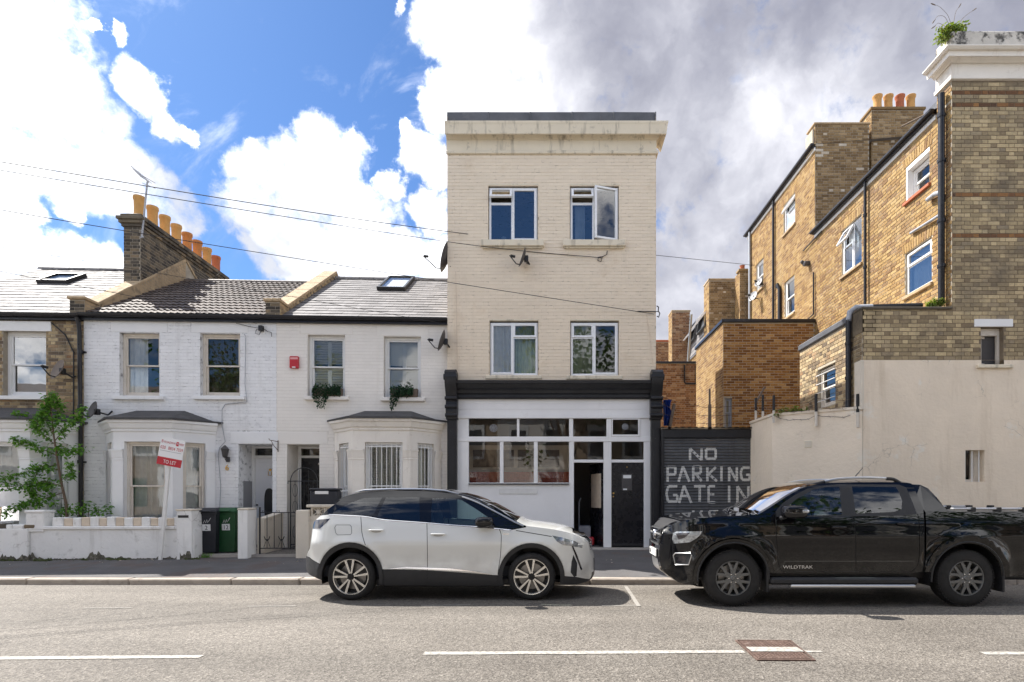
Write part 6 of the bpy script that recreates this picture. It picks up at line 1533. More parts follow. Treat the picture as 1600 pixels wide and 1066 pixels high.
def white_suv():
    Yn, hw = 8.26, .925; X0 = (547-PU)*Yn/F; zr = road_z(8.4)
    h = thing('parked_car', 'white five door family car with black roof and black wheel arch cladding', 'car', (X0, Yn+hw, zr), 0, 'cars parked along the kerb')
    Wz = lerp_tab([(.10,.84),(.25,.895),(.42,.915),(.58,.905),(.72,.912),(.84,.925),(.92,.905),(1.02,.875),(1.12,.845),(1.3,.765),(1.45,.69),(1.56,.625),(1.66,.56)])
    def yf(x, z):
        y = Wz(z)
        if x < -.28: y -= .46*min(1.3, (-.28-x)/.57)**2.4
        if x > 3.02: y -= .50*min(1.3, (x-3.02)/.57)**2.3
        for cx in (0, 2.66):
            d = math.hypot(x-cx, (z-.35)*.95); y += .018*max(0, 1-abs(d-.50)/.13)**2
        return max(.05, y)
    s = Shell(h, X0, Yn, hw, zr, yf); L = s.L
    top = L([(508,908),(494,903),(481,895),(477.5,882),(478,870),(483.5,858),(486,845),(488,831),(491,816),(500,807),(515,794),(530,783),(534,778),(549,773),(567,769.5),(610,767.5),(659,767.5),(694,770),(720,775),(741,781),(763,790.5),(784,801),(803,812),(820,821),(840,824),(868,828),(890,833),(906,839.5),(917,847),(920,856),(921.5,864),(924,871),(924.6,885),(922.7,903),(905,912),(882,914)])
    top_s = cr(top, 4)
    wr, wf, cz = 0.0, 2.66, .353; ar = .425
    hole_r = arcp(wr, cz, ar, ar+.01); hole_f = arcp(wf, cz, ar, ar+.01)
    sill = L([(778,915.5),(700,915.5),(600,914)])
    outline = top_s + [(2.66+.3, .20)] + sill + [(-.3, .24)]
    outline = top_s + [(p[0], p[1]) for p in sill]
    arch_r = arcp(wr, cz, .487, .512); arch_f = arcp(wf, cz, .49, .50)
    q_glass = L([(517,802.5),(545,787),(568,778.5),(597,777.3),(584,803),(574,806.3)])
    r_glass = L([(589,808.5),(603,777.5),(655.5,777.3),(656,815)]); 
    f_glass = L([(673.5,817.5),(675,778.6),(709,779),(722,782),(746,797),(764,809.5),(768,822.5)])
    f_tri = L([(773,815.5),(778,817.5),(795,825.5),(774,824.5)])
    belt = [(500,806),(514,804.3),(567,807),(601,812.3),(657,816.5),(710,820.8),(742.5,823),(799,828.5),(822,824)]
    green = L(belt) + [(2.55,1.35),(1.9,1.75),(.2,1.75),(-.5,1.45)]
    rear_clad = L([(500,881),(489,875),(483.5,870.5),(470,866),(470,915),(515,915),(506,895)]); front_clad = L([(876,899),(900,901.5),(922.7,905),(935,905),(935,925),(870,925)])
    sill_clad = L([(590,889.5),(604,889.5),(666,891),(725,895),(769,898.5),(790,899),(790,925),(585,925)])
    tail = L([(487,826),(490.5,812.5),(516.3,810.5),(509,818),(500,826)]); head = L([(862.7,836.8),(878,840),(897,845),(910,851.5),(909.8,856.5),(892.7,853),(879.6,852),(870,846)])
    drl = L([(893,853),(895.5,853),(903,870),(910,890),(907.5,891),(900,871)]); fog = L([(896,867),(902,880),(901,900),(897,902),(891.5,894.5),(893,878)])
    sm = [('seam', thick(L(cr([(667,818),(667.5,840),(667.8,870),(668,913)],4)), .009)), ('seam', thick(L(cr([(563.8,808),(564.6,820),(565.5,832),(568,843),(571,852)],4)), .009)), ('seam', thick(L(cr([(780,827),(783,835),(783,850),(782,868),(779.5,885),(778,898)],4)), .009)), ('seam', thick(L([(806,829),(835,834),(862,838.5)]), .011))]
    flap = L([(525,820),(547,820),(549.5,823),(550,833),(548,836),(527,836.5),(524,833),(522.5,824)]); flap_in = L([(525.6,820.9),(546.6,820.9),(548.6,823.4),(549.1,832.6),(547.4,835.1),(527.5,835.6),(525,832.6),(523.6,824.4)])
    rdoor = L([(566,806),(667,816.5),(667.5,889.5),(592,889.5),(580,865),(570,850),(566,832)]); fdoor = L([(668,816.5),(742,823),(781,827),(783,835),(782,866),(778,898),(725,895),(668,890.5)])
    G = M_
    regs = [('h', hole_r, None, '', 0), ('h', hole_f, None, '', 0),
            ('g', q_glass, G['car_glass'], 'quarter_pane', 0), ('g', r_glass, G['car_glass'], 'rear_door_pane', 0), ('g', f_glass, G['car_glass_clear'], 'front_door_pane', 0), ('t', f_tri, G['gloss_black'], 'mirror_sail', 0)]
    regs += [('s', P, G['black_plastic'], 'door_seam', -.004) for n, P in sm]
    regs += [('gh', green, G['gloss_black'], 'window_surround', .0),
            ('a', arch_r, G['cladding'], 'wheel_arch_trim', .012), ('a', arch_f, G['cladding'], 'wheel_arch_trim', .012), ('c', rear_clad, G['cladding'], 'rear_bumper_trim', .006), ('c', front_clad, G['cladding'], 'front_bumper_trim', .006), ('c', sill_clad, G['cladding'], 'sill_trim', .004),
            ('l', tail, G['lamp_dark'], 'tail_light', .004), ('l', head, G['lamp'], 'headlight', .003), ('l', drl, G['lamp_dark'], 'daytime_light', .003), ('l', fog, G['cladding'], 'air_intake', -.02),
            ('f', flap_in, G['paint_white'], 'fuel_flap', 0), ('f', flap, G['disc'], 'fuel_flap_seam', -.003), ('d', rdoor, G['paint_white'], 'rear_door', 0), ('d', fdoor, G['paint_white'], 'front_door', 0)]
    out = s.side(outline, regs, ('body', G['paint_white'], 0, None))
    ztop = lambda x, z: z
    def cls(x, z, t):
        if x > 3.2 and z < .98:
            if z > .72 and abs(t) < .8: return ('grille', G['gloss_black'])
            if z < .35: return ('bumper_lip', G['cladding'])
            if .38 < z < .56 and abs(t) < .75: return ('lower_grille', G['cladding'])
            return ('front_bumper', G['paint_white'])
        if x > 2.45: return ('bonnet', G['paint_white'])
        if x > 1.80 and z < 1.56: return ('windscreen', G['car_glass_clear']) if abs(t) < .93 else ('windscreen_pillar', G['gloss_black'], t > 0)
        if z > 1.44 or x > 1: return ('roof', G['gloss_black'])
        if z > 1.18: return ('rear_window', G['car_glass']) if abs(t) < .88 else ('rear_pillar', G['gloss_black'], t > 0)
        if z > .70: return ('tailgate', G['paint_white'])
        return ('rear_bumper', G['cladding'])
    def bul(x, z):
        if x > 2.5: return .045 if z > .9 else .07
        return .045 if z > 1.4 else .05
    s.strip(top_s, bul, cls)
    for sd in (-1, 1):
        for cx, st in ((wr, 0), (wf, 0)): wheel(h, cx, cz, .905, .353, .262, .225, 'a', sd)
        # spoiler, rails, chrome lines, painted pillar glint, handles, mirror
        m = MB(); a = s.P(529, 782); b = s.P(548, 774.5); m.tube([(p[0], (yf(*p)-.02)*sd, p[1]) for p in (a, b)], .016, 6); m.build('spoiler_edge', G['gloss_black'], h)
        m = MB(); pts = [s.P(u, v) for u, v in ((553,770.5),(567,767.5),(610,765.6),(659,765.8),(694,768),(716,773))]; m.tube([(p[0], (yf(*p)-.05)*sd, p[1]+.012) for p in pts], [.006,.016,.017,.017,.016,.006], 8); m.build('roof_rail', G['silver'], h)
        m = MB(); pts = [s.P(u, v) for u, v in belt[1:8]]; m.tube([(p[0], (yf(*p)+.002)*sd, p[1]) for p in cr(pts, 4)], .007, 5); m.build('belt_line', G['chrome'], h)
        pts = cr([s.P(u, v) for u, v in ((722,776),(746,785),(775,800),(803,815),(818,822))], 4); m = MB(); m.tube([(p[0], (yf(*p))*sd, p[1]) for p in pts], .012, 6); m.build('pillar_glint', G['silver'], h)  # silver tube stands in for the reflection along the windscreen pillar
        m = MB(); lo = [s.P(u, v) for u, v in ((604.5,889.3),(635,888.4),(666,889.6),(709.6,891.8),(745,895.2),(769,898.2))]; hi = [s.P(u, v) for u, v in ((604.5,889),(635,885.6),(666,886.6),(709.6,888.6),(745,893.2),(769,897.8))]
        vs = [(p[0], (yf(*p)+.012)*sd, p[1]) for p in lo+hi]; n = len(lo); m.add(vs, [(i, i+1, n+i+1, n+i) for i in range(n-1)]); vs2 = [(x, y-.014*sd, z) for x, y, z in vs]; m.add(vs[n:]+vs2[n:], [(i, i+1, n+i+1, n+i) for i in range(n-1)]); m.build('sill_chrome', G['chrome'], h)
        for (u0, u1, v, dn) in ((576,600,828.6,'rear_door'),(672.5,697,834.8,'front_door')):
            a, b = s.P(u0, v), s.P(u1, v); m = MB(); c = ((a[0]+b[0])/2, 0, a[1])
            superell(m, (c[0], (yf(c[0], c[2])+.026)*sd, c[2]), ((b[0]-a[0])/2, .014, .016), 2.6); m.box(a[0]+.01, a[0]+.03, (yf(*a)-.01)*sd, (yf(*a)+.025)*sd, a[1]-.01, a[1]+.01); m.box(b[0]-.03, b[0]-.01, (yf(*b)-.01)*sd, (yf(*b)+.025)*sd, b[1]-.01, b[1]+.01); m.build('handle', G['paint_white'], out[(dn, sd)])
            m = MB(); superell(m, (c[0], (yf(c[0], c[2]-.02)-.002)*sd, c[2]-.022), (.075, .006, .022), 2.2); m.build('handle_shade', G['disc'], out[(dn, sd)])  # grey patch stands in for shade in the hollow behind the grip
        a = ((757-PU)*(Yn-.02)/F-X0, CZ+(PV-816.5)*(Yn-.02)/F-zr)
        m = MB(); superell(m, (a[0], (hw+.05)*sd, a[1]+.01), (.135,.10,.072), 3.2); mo = m.build('mirror', G['gloss_black'], h)
        m = MB(); m.tube([(a[0]+.07,(hw+.0)*sd,a[1]-.05),(a[0]+.12,(hw-.09)*sd,a[1]-.075)], .025, 8); superell(m, (a[0]-.03,(hw+.04)*sd,a[1]-.066), (.09,.07,.012), 2.4); m.build('mirror_foot', G['cladding'], mo)
    # badge on the wing, wipers, interior and underside
    a = s.P(786, 834.6); m = MB()
    for k in range(5): m.box(a[0]+.018*k, a[0]+.018*k+.012, -yf(*a)-.004, -yf(*a)+.004, a[1]-.006, a[1]+.006)
    m.build('wing_badge', G['chrome'], h)
    well(h, wr, cz, .44, .45, .885); well(h, wf, cz, .44, .45, .885)
    m = MB(); m.box(-.6, 3.3, -.45, .45, .20, .34, .03); m.box(-.3, 3.0, -.80, .80, .21, .33, .03); m.box(.46, 2.2, -.86, .86, .20, .30, .02); m.build('underbody', G['black_plastic'], h)
    m = MB(); m.box(-.55, 2.45, -.78, .78, .34, .50); m.box(1.85, 2.5, -.74, .74, .5, 1.0, .08); m.build('cabin_floor', G['seat'], h)
    for y in (-.37, .37): seat(h, 1.25, y, .5)
    for y in (-.40, 0, .40): seat(h, .30, y, .52)
    m = MB(); m.lathe([(.17,-.012),(.185,0),(.17,.012),(.155,0)], 24, Tx(1.72, .37, .98, 0, 0, -1.1), closed=True); m.build('steering_wheel', G['black_plastic'], h)
    for dy in (-.35, .15): m = MB(); p = Vector((2.46, dy, 1.115)); m.tube([p, p+Vector((-.02,.5,.045))], .009, 5); m.build('wiper', G['black_plastic'], h)
    # grille bars wrap round the nose
    for v in (847.5, 851.5, 855.5, 859.5):
        z = s.P(921, v)[1]; m = MB(); p0 = s.P(921, v)
        m.tube([(p0[0]+.062*(1-abs(t)**2.4)-.0+.004, t*yf(*p0), z) for t in [-.95+1.9*i/12 for i in range(13)]], .006, 5); m.build('grille_bar', G['chrome'], h)
white_suv()

def black_pickup():
    Yn, hw = 7.76, .935; X0 = (1146-PU)*Yn/F; zr = CZ-(948.0-PV)*Yn/F
    h = thing('parked_pickup', 'black double cab pickup truck with silver roof rails and side step', 'pickup truck', (X0, Yn+hw, zr), 0, 'cars parked along the kerb')
    Wz = lerp_tab([(.15,.84),(.35,.895),(.55,.912),(.75,.925),(.92,.935),(1.04,.93),(1.14,.915),(1.24,.885),(1.4,.825),(1.55,.765),(1.70,.695),(1.85,.60)])
    zw = .389
    def yf(x, z):
        y = Wz(z)
        if x < -.30: y -= .52*min(1.35, (-.30-x)/.60)**2.3
        for cx in (0, 3.22):
            d = math.hypot(x-cx, z-.40); y += .045*max(0, 1-abs(d-.56)/.16)**1.5
        y += .008*math.exp(-((z-.98)/.04)**2)
        return max(.05, y)
    s = Shell(h, X0, Yn, hw, zr, yf); L = s.L; G = M_
    front = L([(1089,912),(1064,911.5),(1050,903),(1036,892),(1031,878),(1030,862),(1031.5,850),(1034,840),(1035,831),(1040,825),(1058,816.5),(1085,811),(1120,807.5),(1160,805.5),(1185.7,803.8)])
    scr = L([(1185.7,803.5),(1203,793),(1222,780.5),(1240,769.5),(1257.7,761),(1275,757),(1295,755),(1323,754),(1360,753.6),(1390,753.6),(1414,754.3),(1424,756),(1428,762),(1436,780),(1444.5,799)])
    bed = L([(1446,800.5),(1500,800),(1560,800),(1600,800),(1646,800)])
    rear = [(bed[-1][0]+.02, 1.0), (bed[-1][0]+.03, .75), (bed[-1][0]+.05, .62), (bed[-1][0]+.05, .48), (bed[-1][0]-.05, .45)]
    top = cr(front, 4)[:-1] + cr(scr, 4)[:-1] + dens(bed, .1, False) + cr(rear, 3)
    wr, wf = 3.22, 0.0; xe = bed[-1][0]
    hole = lambda c: arcp(c, .40, .475, .475)
    outline = top + [(3.8,.42),(3.22+.47,.42)] + L([(1440,893.5),(1425,896),(1222,896),(1200,894)])
    arch_f = arcp(wf, .40, .545, .535); arch_r = arcp(wr, .40, .60, .60)
    fg = L([(1230,806.5),(1229,794),(1243,781),(1270,765.5),(1290,761.3),(1311.5,760.3),(1315.5,804.5)]); rg = L([(1331,760.3),(1400,761.2),(1405,770),(1409.5,783),(1408.5,796),(1396,800),(1337,803)])
    rail = L([(1212,808.5),(1330,807),(1420,806),(1444,803.5)])
    green = L([(1213,808),(1212,799),(1222,787),(1240,774.5),(1262,763.5),(1290,758.5),(1330,757),(1405,757.4),(1416,762),(1425,783),(1433,803),(1410,806),(1330,807)])
    head = L([(1051.7,832.6),(1058.4,830.4),(1097,830.2),(1094,836),(1087.7,841.6),(1077.6,847.3),(1052.8,849.5),(1050,842)]); head2 = L([(1056,834),(1060,832.6),(1078,832.6),(1070,840),(1060,843.5)])
    fog = L([(1052,868),(1055,864.5),(1079,864),(1080.5,868),(1076,882.5),(1055,882.5)]); fogin = L([(1056,869.5),(1074,868.5),(1071,879.5),(1058,879.5)])
    vent = L([(1187.5,825),(1191,821.5),(1210,821),(1211,836.5),(1206,836.5)])
    seams = [thick(L(cr([(1211.5,799),(1212.5,821),(1213.5,855),(1216,880),(1221.7,893.4)],4)), .011), thick(L(cr([(1331,805),(1335.5,822),(1337,840),(1337.3,889),(1337,893.5)],4)), .011), thick(L(cr([(1433.5,803),(1436,815),(1436.5,850),(1436,872),(1432,886),(1424,893.3)],4)), .009), thick(L([(1221.7,893.6),(1424,893.6)]), .012), thick(L(cr([(1052,816),(1080,811),(1120,807.5),(1150,806.8),(1172,807.5)],4)), .010)]
    gap = thick(L(cr([(1444.5,797),(1445.5,830),(1445.2,868),(1441.5,896)],4)), .030)
    fdoor = L([(1212,808),(1330,807),(1337,830),(1337.3,893),(1221.7,893),(1215,870),(1213,840)]); rdoor = L([(1331,807),(1433,803.5),(1436,815),(1436,875),(1424,893),(1338,893),(1337.3,840)])
    gp_ = [('h', hole(wf), None, '', 0), ('h', hole(wr), None, '', 0), ('h', L([(1441,893.5),(1441,905),(1460,930),(1466,912),(1463,893)]), G['black_plastic'], 'sill', -.02),
          ('g', fg, G['car_glass_clear'], 'front_door_pane', 0), ('g', rg, G['car_glass'], 'rear_door_pane', 0)]
    regs = gp_ + [('s', P, G['black_plastic'], 'door_seam', -.006) for P in seams] + [('s', gap, G['black_plastic'], 'bed_gap', -.03), ('gh', green, G['cladding'], 'window_surround', .0),
           ('l', head2, G['lamp_dark'], 'headlight_lens', .006), ('l', head, G['lamp'], 'headlight', .004), ('f', fogin, G['lamp_dark'], 'fog_light', -.02), ('f', fog, G['black_plastic'], 'fog_light_surround', -.01), ('v', vent, G['gloss_black'], 'wing_vent', .004),
           ('a', arch_f, G['paint_black'], 'wheel_arch_flare', .02), ('a', arch_r, G['paint_black'], 'wheel_arch_flare', .02), ('d', fdoor, G['paint_black'], 'front_door', 0), ('d', rdoor, G['paint_black'], 'rear_door', 0)]
    out = s.side(outline, regs, ('body', G['paint_black'], 0, None))
    xb = bed[0][0]; xs0, xs1 = scr[0][0], scr[5][0]
    def cls(x, z, t):
        if x < -.62 and z < 1.16:
            if z > .92 and abs(t) < .72: return ('grille', G['black_plastic'])
            if z < .60 and z > .38 and abs(t) < .70: return ('skid_plate', G['silver'])
            if .60 < z < .70 and abs(t) < .7: return ('lower_grille', G['black_plastic'])
            return ('front_bumper', G['paint_black'])
        if x < xs0+.0: return ('bonnet', G['paint_black'])
        if x < xs1-.08: return ('windscreen', G['car_glass_clear']) if abs(t) < .93 else ('windscreen_pillar', G['paint_black'], t > 0)
        if z > 1.64 and x < xb: return ('roof', G['paint_black'])
        if x < xb: return ('rear_window', G['car_glass']) if abs(t) < .85 and z > 1.35 else ('cab_back', G['paint_black'])
        if z > 1.1: return ('bed_cover', G['cladding'])
        return ('tailgate', G['paint_black'])
    def bul(x, z):
        if x < -.6: return .012
        if x < .4: return .0
        if x > xb-.02: return .0
        return .055
    s.strip(top, bul, cls)
    for sd in (-1, 1):
        for cx, st in ((wf, .0), (wr, 0)): wheel(h, cx, zw, .93, .389, .240, .265, 'b', sd)
        # roof rail with black feet
        pts = [s.P(u, v) for u, v in ((1290,752.5),(1309,748.6),(1330,747),(1357,746.3),(1387,747.5))]; m = MB(); m.tube([(p[0], (.62)*sd, p[1]) for p in cr(pts, 3)], .019, 8); rr_ = m.build('roof_rail', G['silver'], h)
        for pp in (((1259,760.5),(1275,756.5),(1291,752.3)), ((1386,747.5),(1398,748.6),(1411,754.5))):
            p = [s.P(*q) for q in pp]; m = MB(); m.tube([(q[0], .625*sd, q[1]-.004) for q in cr(p, 3)], .024, 8); m.build('rail_foot', G['cladding'], rr_)
        # mirror with indicator
        Ym = Yn-.12; a = ((1240-PU)*Ym/F-X0, CZ+(PV-800)*Ym/F-zr)
        m = MB(); superell(m, (a[0], (hw+.13)*sd, a[1]), (.165,.11,.088), 4); mo = m.build('mirror', G['gloss_black'], h)
        m = MB(); superell(m, (a[0]+.115, (hw+.20)*sd, a[1]+.01), (.056,.045,.026), 3.5); m.build('indicator', G['lamp'], mo)
        m = MB(); m.tube([(a[0]-.09,(hw+.06)*sd,a[1]-.07),(a[0]-.10,(hw-.05)*sd,a[1]-.09)], .032, 8); m.build('mirror_foot', G['cladding'], mo)
        for (u0, u1, v, dn) in ((1299,1322,824,'front_door'),(1400,1427,818.5,'rear_door')):
            a, b = s.P(u0, v), s.P(u1, v); m = MB(); c = ((a[0]+b[0])/2, a[1])
            superell(m, (c[0], (yf(*c)+.028)*sd, c[1]), ((b[0]-a[0])/2, .016, .020), 3); m.box(a[0]+.01, a[0]+.04, (yf(*a)-.01)*sd, (yf(*a)+.028)*sd, a[1]-.012, a[1]+.012); m.box(b[0]-.04, b[0]-.01, (yf(*b)-.01)*sd, (yf(*b)+.028)*sd, b[1]-.012, b[1]+.012); m.build('handle', G['gloss_black'], out[(dn, sd)])
        # side step, mud flaps, arch lips
        a, b = s.P(1205, 910)[0]-.02, s.P(1433, 910)[0]
        m = MB(); m.box(a, b, (hw-.20)*sd, (hw+.02)*sd, .30, .40, .03); so = m.build('side_step', G['cladding'], h)
        m = MB(); m.box(s.P(1232,915)[0], s.P(1425,915)[0], (hw-.03)*sd, (hw+.035)*sd, .262, .305, .012); m.build('step_trim', G['silver'], so)
        for cx, dx in ((wf, .47), (wr, .50)): m = MB(Tx(cx+dx, 0, 0)); m.box(-.015, .015, (hw-.27)*sd, (hw+.01)*sd, .20, .56, .006); m.build('mud_flap', G['black_plastic'], h)
        for cx, r in ((wf, .485), (wr, .495)):
            m = MB(); m.tube([(cx+r*math.cos(t), (yf(cx+r*math.cos(t), .40+r*math.sin(t))+.018)*sd, .40+r*math.sin(t)) for t in [-.12+(math.pi+.24)*i/24 for i in range(25)]], .014, 6); m.build('arch_lip', G['cladding'], h)
        # sail panel of the sports bar and the load bed rail
        p = [s.P(u, v) for u, v in ((1427,757),(1440,757.5),(1452,763),(1466,777.5),(1478,793),(1484,797.5),(1497,799.5),(1447,800.5),(1443,795),(1434,775))]
        m = MB(); n = len(p); vs = [(q[0], (yf(q[0], q[1])-.03)*sd, q[1]) for q in p] + [(q[0], (yf(q[0], q[1])-.10)*sd, q[1]) for q in p]
        m.add(vs, [tuple(range(n)), tuple(range(n, 2*n))[::-1]] + [(i, (i+1)%n, n+(i+1)%n, n+i) for i in range(n)]); m.build('sports_bar', G['gloss_black'], h)
        a = s.P(1494, 797.5); m = MB(); m.box(a[0], xe-.05, (yf(*a)-.13)*sd, (yf(*a)-.06)*sd, a[1]+.0, a[1]+.035, .012); br = m.build('bed_rail', G['silver'], h)
        for k in range(5): m = MB(); xx = a[0]+.25+.36*k; m.box(xx, xx+.07, (yf(*a)-.145)*sd, (yf(*a)-.05)*sd, a[1]-.02, a[1]+.042, .008); m.build('rail_clamp', G['cladding'], br)
    # front: grille bars, badge, plate
    for v, rad in ((829,.020),(835.5,.017),(842,.017),(848,.014)):
        p0 = s.P(1034, v); m = MB(); m.tube([(p0[0]-.012*(1-abs(t)**2.4)-.010, t*yf(*p0), p0[1]) for t in [-.9+1.8*i/12 for i in range(13)]], rad, 6); m.build('grille_bar', G['gloss_black'] if v != 835.5 else G['silver'], h)
    pts_t, pts_b = s.P(1036, 827.5), s.P(1034, 852)
    m = MB(); fr_ = [Vector((p[0]-.012*(1-abs(t)**2.4)-.012, t*yf(*p), p[1])) for p, ts in ((pts_t, [-.86+1.72*i/10 for i in range(11)]), (pts_b, [.80-1.60*i/10 for i in range(11)])) for t in ts]
    m.tube(fr_+[fr_[0]], .016, 6); m.build('grille_frame', G['alloy_grey'], h)
    for sd in (-1, 1):
        q = [s.P(u, v) for u, v in ((1052,868),(1055,864.5),(1079,864),(1080.5,868),(1076,882.5),(1055,882.5),(1052,868))]; m = MB(); m.tube([(p[0], (yf(*p)+.004)*sd, p[1]) for p in q], .008, 5); m.build('fog_light_frame', G['silver'], h)
    p0 = s.P(1034, 837); m = MB(); m.lathe([(0,.03),(.07,.025),(.085,0)], 20, Tx(p0[0]-.02, 0, p0[1], 0, 0, -math.pi/2)); m.build('badge', G['chrome'], h)
    p0 = s.P(1030, 865); m = MB(); m.box(p0[0]-.035, p0[0]-.015, -.26, .26, p0[1]-.055, p0[1]+.055, .004); pl = m.build('number_plate', G['plate'], h)
    text('LJ70', .085, G['black_plastic'], pl, Tx(p0[0]-.0365, .23, p0[1]-.03, -math.pi/2), 'plate_letters', .0006, 'LEFT', .62)
    # name written along the door bottom, as outlined capitals
    a = s.P(1223, 888.5); b = s.P(1286, 888.5); st = text('WILDTRAK', .062, G['silver'], out[('front_door', -1)], Tx(a[0], -yf(*a)-.006, a[1]), 'door_lettering', .0006, 'LEFT', 1.32)
    m = MB(); p = s.P(1368, 745.5); q = s.P(1376.5, 731.5); m.tube([(p[0], -.1, p[1]+.03),(q[0]+.02, -.1, q[1]+.03)], .008, 6, r1=.004); m.build('aerial', G['black_plastic'], h)
    well(h, wf, .40, .49, .42, .90); well(h, wr, .40, .50, .42, .90)
    m = MB(); m.box(-.80, -.45, -.40, .40, .36, .50, .04); m.box(-.44, xe-.05, -.78, .78, .34, .50, .04); m.build('underbody', G['black_plastic'], h)
    m = MB(); m.box(.5, 2.5, -.80, .80, .50, .62); m.box(.42, .95, -.74, .74, .6, 1.16, .08); m.build('cabin_floor', G['seat'], h)
    for y in (-.38, .38): seat(h, 1.28, y, .64, 1.0, -1); seat(h, 2.15, y, .66, 1.0, -1)
    for dy in (-.45, .1): m = MB(); p = Vector((scr[0][0]-.02, dy, 1.275)); m.tube([p, p+Vector((.05,.55,.05))], .010, 5); m.build('wiper', G['black_plastic'], h)
    m = MB(); m.tube([(wr, -.8, zw),(wr, .8, zw)], .06, 8); m.tube([(wf, -.8, zw),(wf, .8, zw)], .05, 8); m.build('axle', G['black_plastic'], h)
black_pickup()
# ------------------------------------------------------------------ front gardens
GD = -1.35
def TW(lx, ly, z=0.0): return Vector((TF.ox+lx*TF.c-ly*TF.s, TF.oy+lx*TF.s+ly*TF.c, z))
def gx(u, dy=GD): return TF.px(u, PV, dy)[0]
def gz(v, u=250, dy=GD): return TF.px(u, v, dy)[1]
m = MB(); 
for (a, b, z1) in ((-150, 690, .215),):
    p = [TW(gx(a), GD+.12, .1), TW(gx(b), GD+.12, .1), TW(gx(b), .3, .1), TW(gx(a), .3, .1)]; m.add([(q.x,q.y,z1) for q in p]+[(q.x,q.y,0) for q in p], [(0,1,2,3),(0,4,5,1)])
o = m.build('path', M_['path']); o['kind'] = 'structure'
m = MB(); p = [TW(gx(405, -1.1), -1.12), TW(gx(462, -1.1), -1.12), TW(gx(500, 0), .02), TW(gx(440, 0), .02)]; m.add([(q.x,q.y,.221) for q in p], [(0,1,2,3)]); o = m.build('mosaic_path', M_['mosaic']); o['kind'] = 'structure'
def groot(name, label, cat, u, dy=GD, group=None, z=.1):
    w = TW(gx(u, dy), dy, z); return thing(name, label, cat, w, TA, group), gx(u, dy)
# left wall
h, xo = groot('garden_wall', 'low rough garden wall with crumbling dark top in front of the brown brick house', 'wall', -50)
m = MB(); m.box(gx(-170)-xo, gx(49)-xo, -.1, .14, -.1, gz(826,20)-.1, .01); w = m.build('wall_body', M_['white_render'], h)
x = gx(-170)-xo
while x < gx(46)-xo-.05:
    L = random.uniform(.12,.24); m = MB(Tx(x+L/2, .02, gz(826,20)-.1, random.uniform(-.1,.1))); m.box(-L/2,L/2,-.10,.10,0,random.uniform(.04,.11),.015); m.build('broken_block', M_['soot_stock'] if random.random() < .45 else M_['white_render'], w); x += L+.015
# middle wall with its alternating blocks
h, xo = groot('garden_wall', 'white garden wall with a row of white and bare buff blocks on its ledge', 'wall', 180)
zl = gz(827)-.1; zt = gz(808)-.1; zm_ = gz(822)-.1
m = MB(); m.box(gx(50)-xo, gx(306)-xo, -.04, .20, -.1, zl); w = m.build('wall_body', M_['white_render'], h)
m = MB(); m.box(gx(49)-xo, gx(281)-xo, -.075, .21, zl, zm_, .012); m.build('ledge', M_['white_render'], h)
bs = [(101,115),(128,142),(156,168),(182,195),(209,222),(236,248),(262,273)]; pu = 83
for (a, b) in bs + [(281, 281)]:
    m = MB(); m.box(gx(pu)-xo+.004, gx(a)-xo-.004, -.035, .17, zm_, zt+random.uniform(-.012,.012), .014); m.build('block', M_['white_render'], h)
    if b > a: m = MB(); m.box(gx(a)-xo, gx(b)-xo, -.028, .14, zm_, zt-.015+random.uniform(-.02,.012), .016); m.build('block', M_['buff_block'], h)
    pu = b
m = MB(); m.box(gx(44.5)-xo, gx(72)-xo, -.07, .22, zl-.05, gz(801)-.1, .012); m.build('pier', M_['white_render'], h)
m = MB(); m.box(gx(43)-xo, gx(73)-xo, -.09, .24, gz(801)-.1, gz(797)-.1, .012); m.build('pier_cap', M_['white_render'], h)
m = MB(); m.box(gx(280)-xo, gx(304)-xo, -.10, .30, -.1, gz(798)-.1, .012); pr_ = m.build('pier', M_['white_render'], h)
m = MB(); m.box(gx(279)-xo, gx(304)-xo+.015, -.115, .31, gz(798)-.1, gz(795.5)-.1, .01); m.build('pier_cap', M_['beige_render'], h)
m = MB(); m.box(gx(282.5)-xo, gx(299)-xo, -.106, -.098, gz(809)-.1, gz(805)-.1, .003); m.build('letter_slot', M_['black_plastic'], pr_)
# pillar, party wall and gate
h, xo = groot('gate_pillar', 'plain white rendered gate pillar between the green bin and the iron gate', 'pillar', 380)
m = MB(); m.box(gx(373)-xo, gx(388.5)-xo, -.05, .36, -.1, gz(797,380)-.1, .012); m.build('shaft', M_['white_render'], h)
m = MB(); m.box(gx(372.5)-xo, gx(389)-xo, -.06, .37, gz(797,380)-.1, gz(794,380)-.1, .012); m.build('cap', M_['beige_render'], h)
h, xo = groot('path_wall', 'low beige rendered wall with sloping top between the two front paths', 'wall', 392)
xw = gx(391)-xo
m = MB(); m.prism([(.36,-.1),(1.33,-.1),(1.33,.97),(.36,.86)], xw-.02, xw+.13, 'x'); m.build('wall_body', M_['beige_render'], h)
m = MB(); m.prism([(.36,.86),(1.33,.97),(1.33,1.01),(.36,.90)], xw-.03, xw+.15, 'x'); m.build('coping', M_['beige_render'], h)
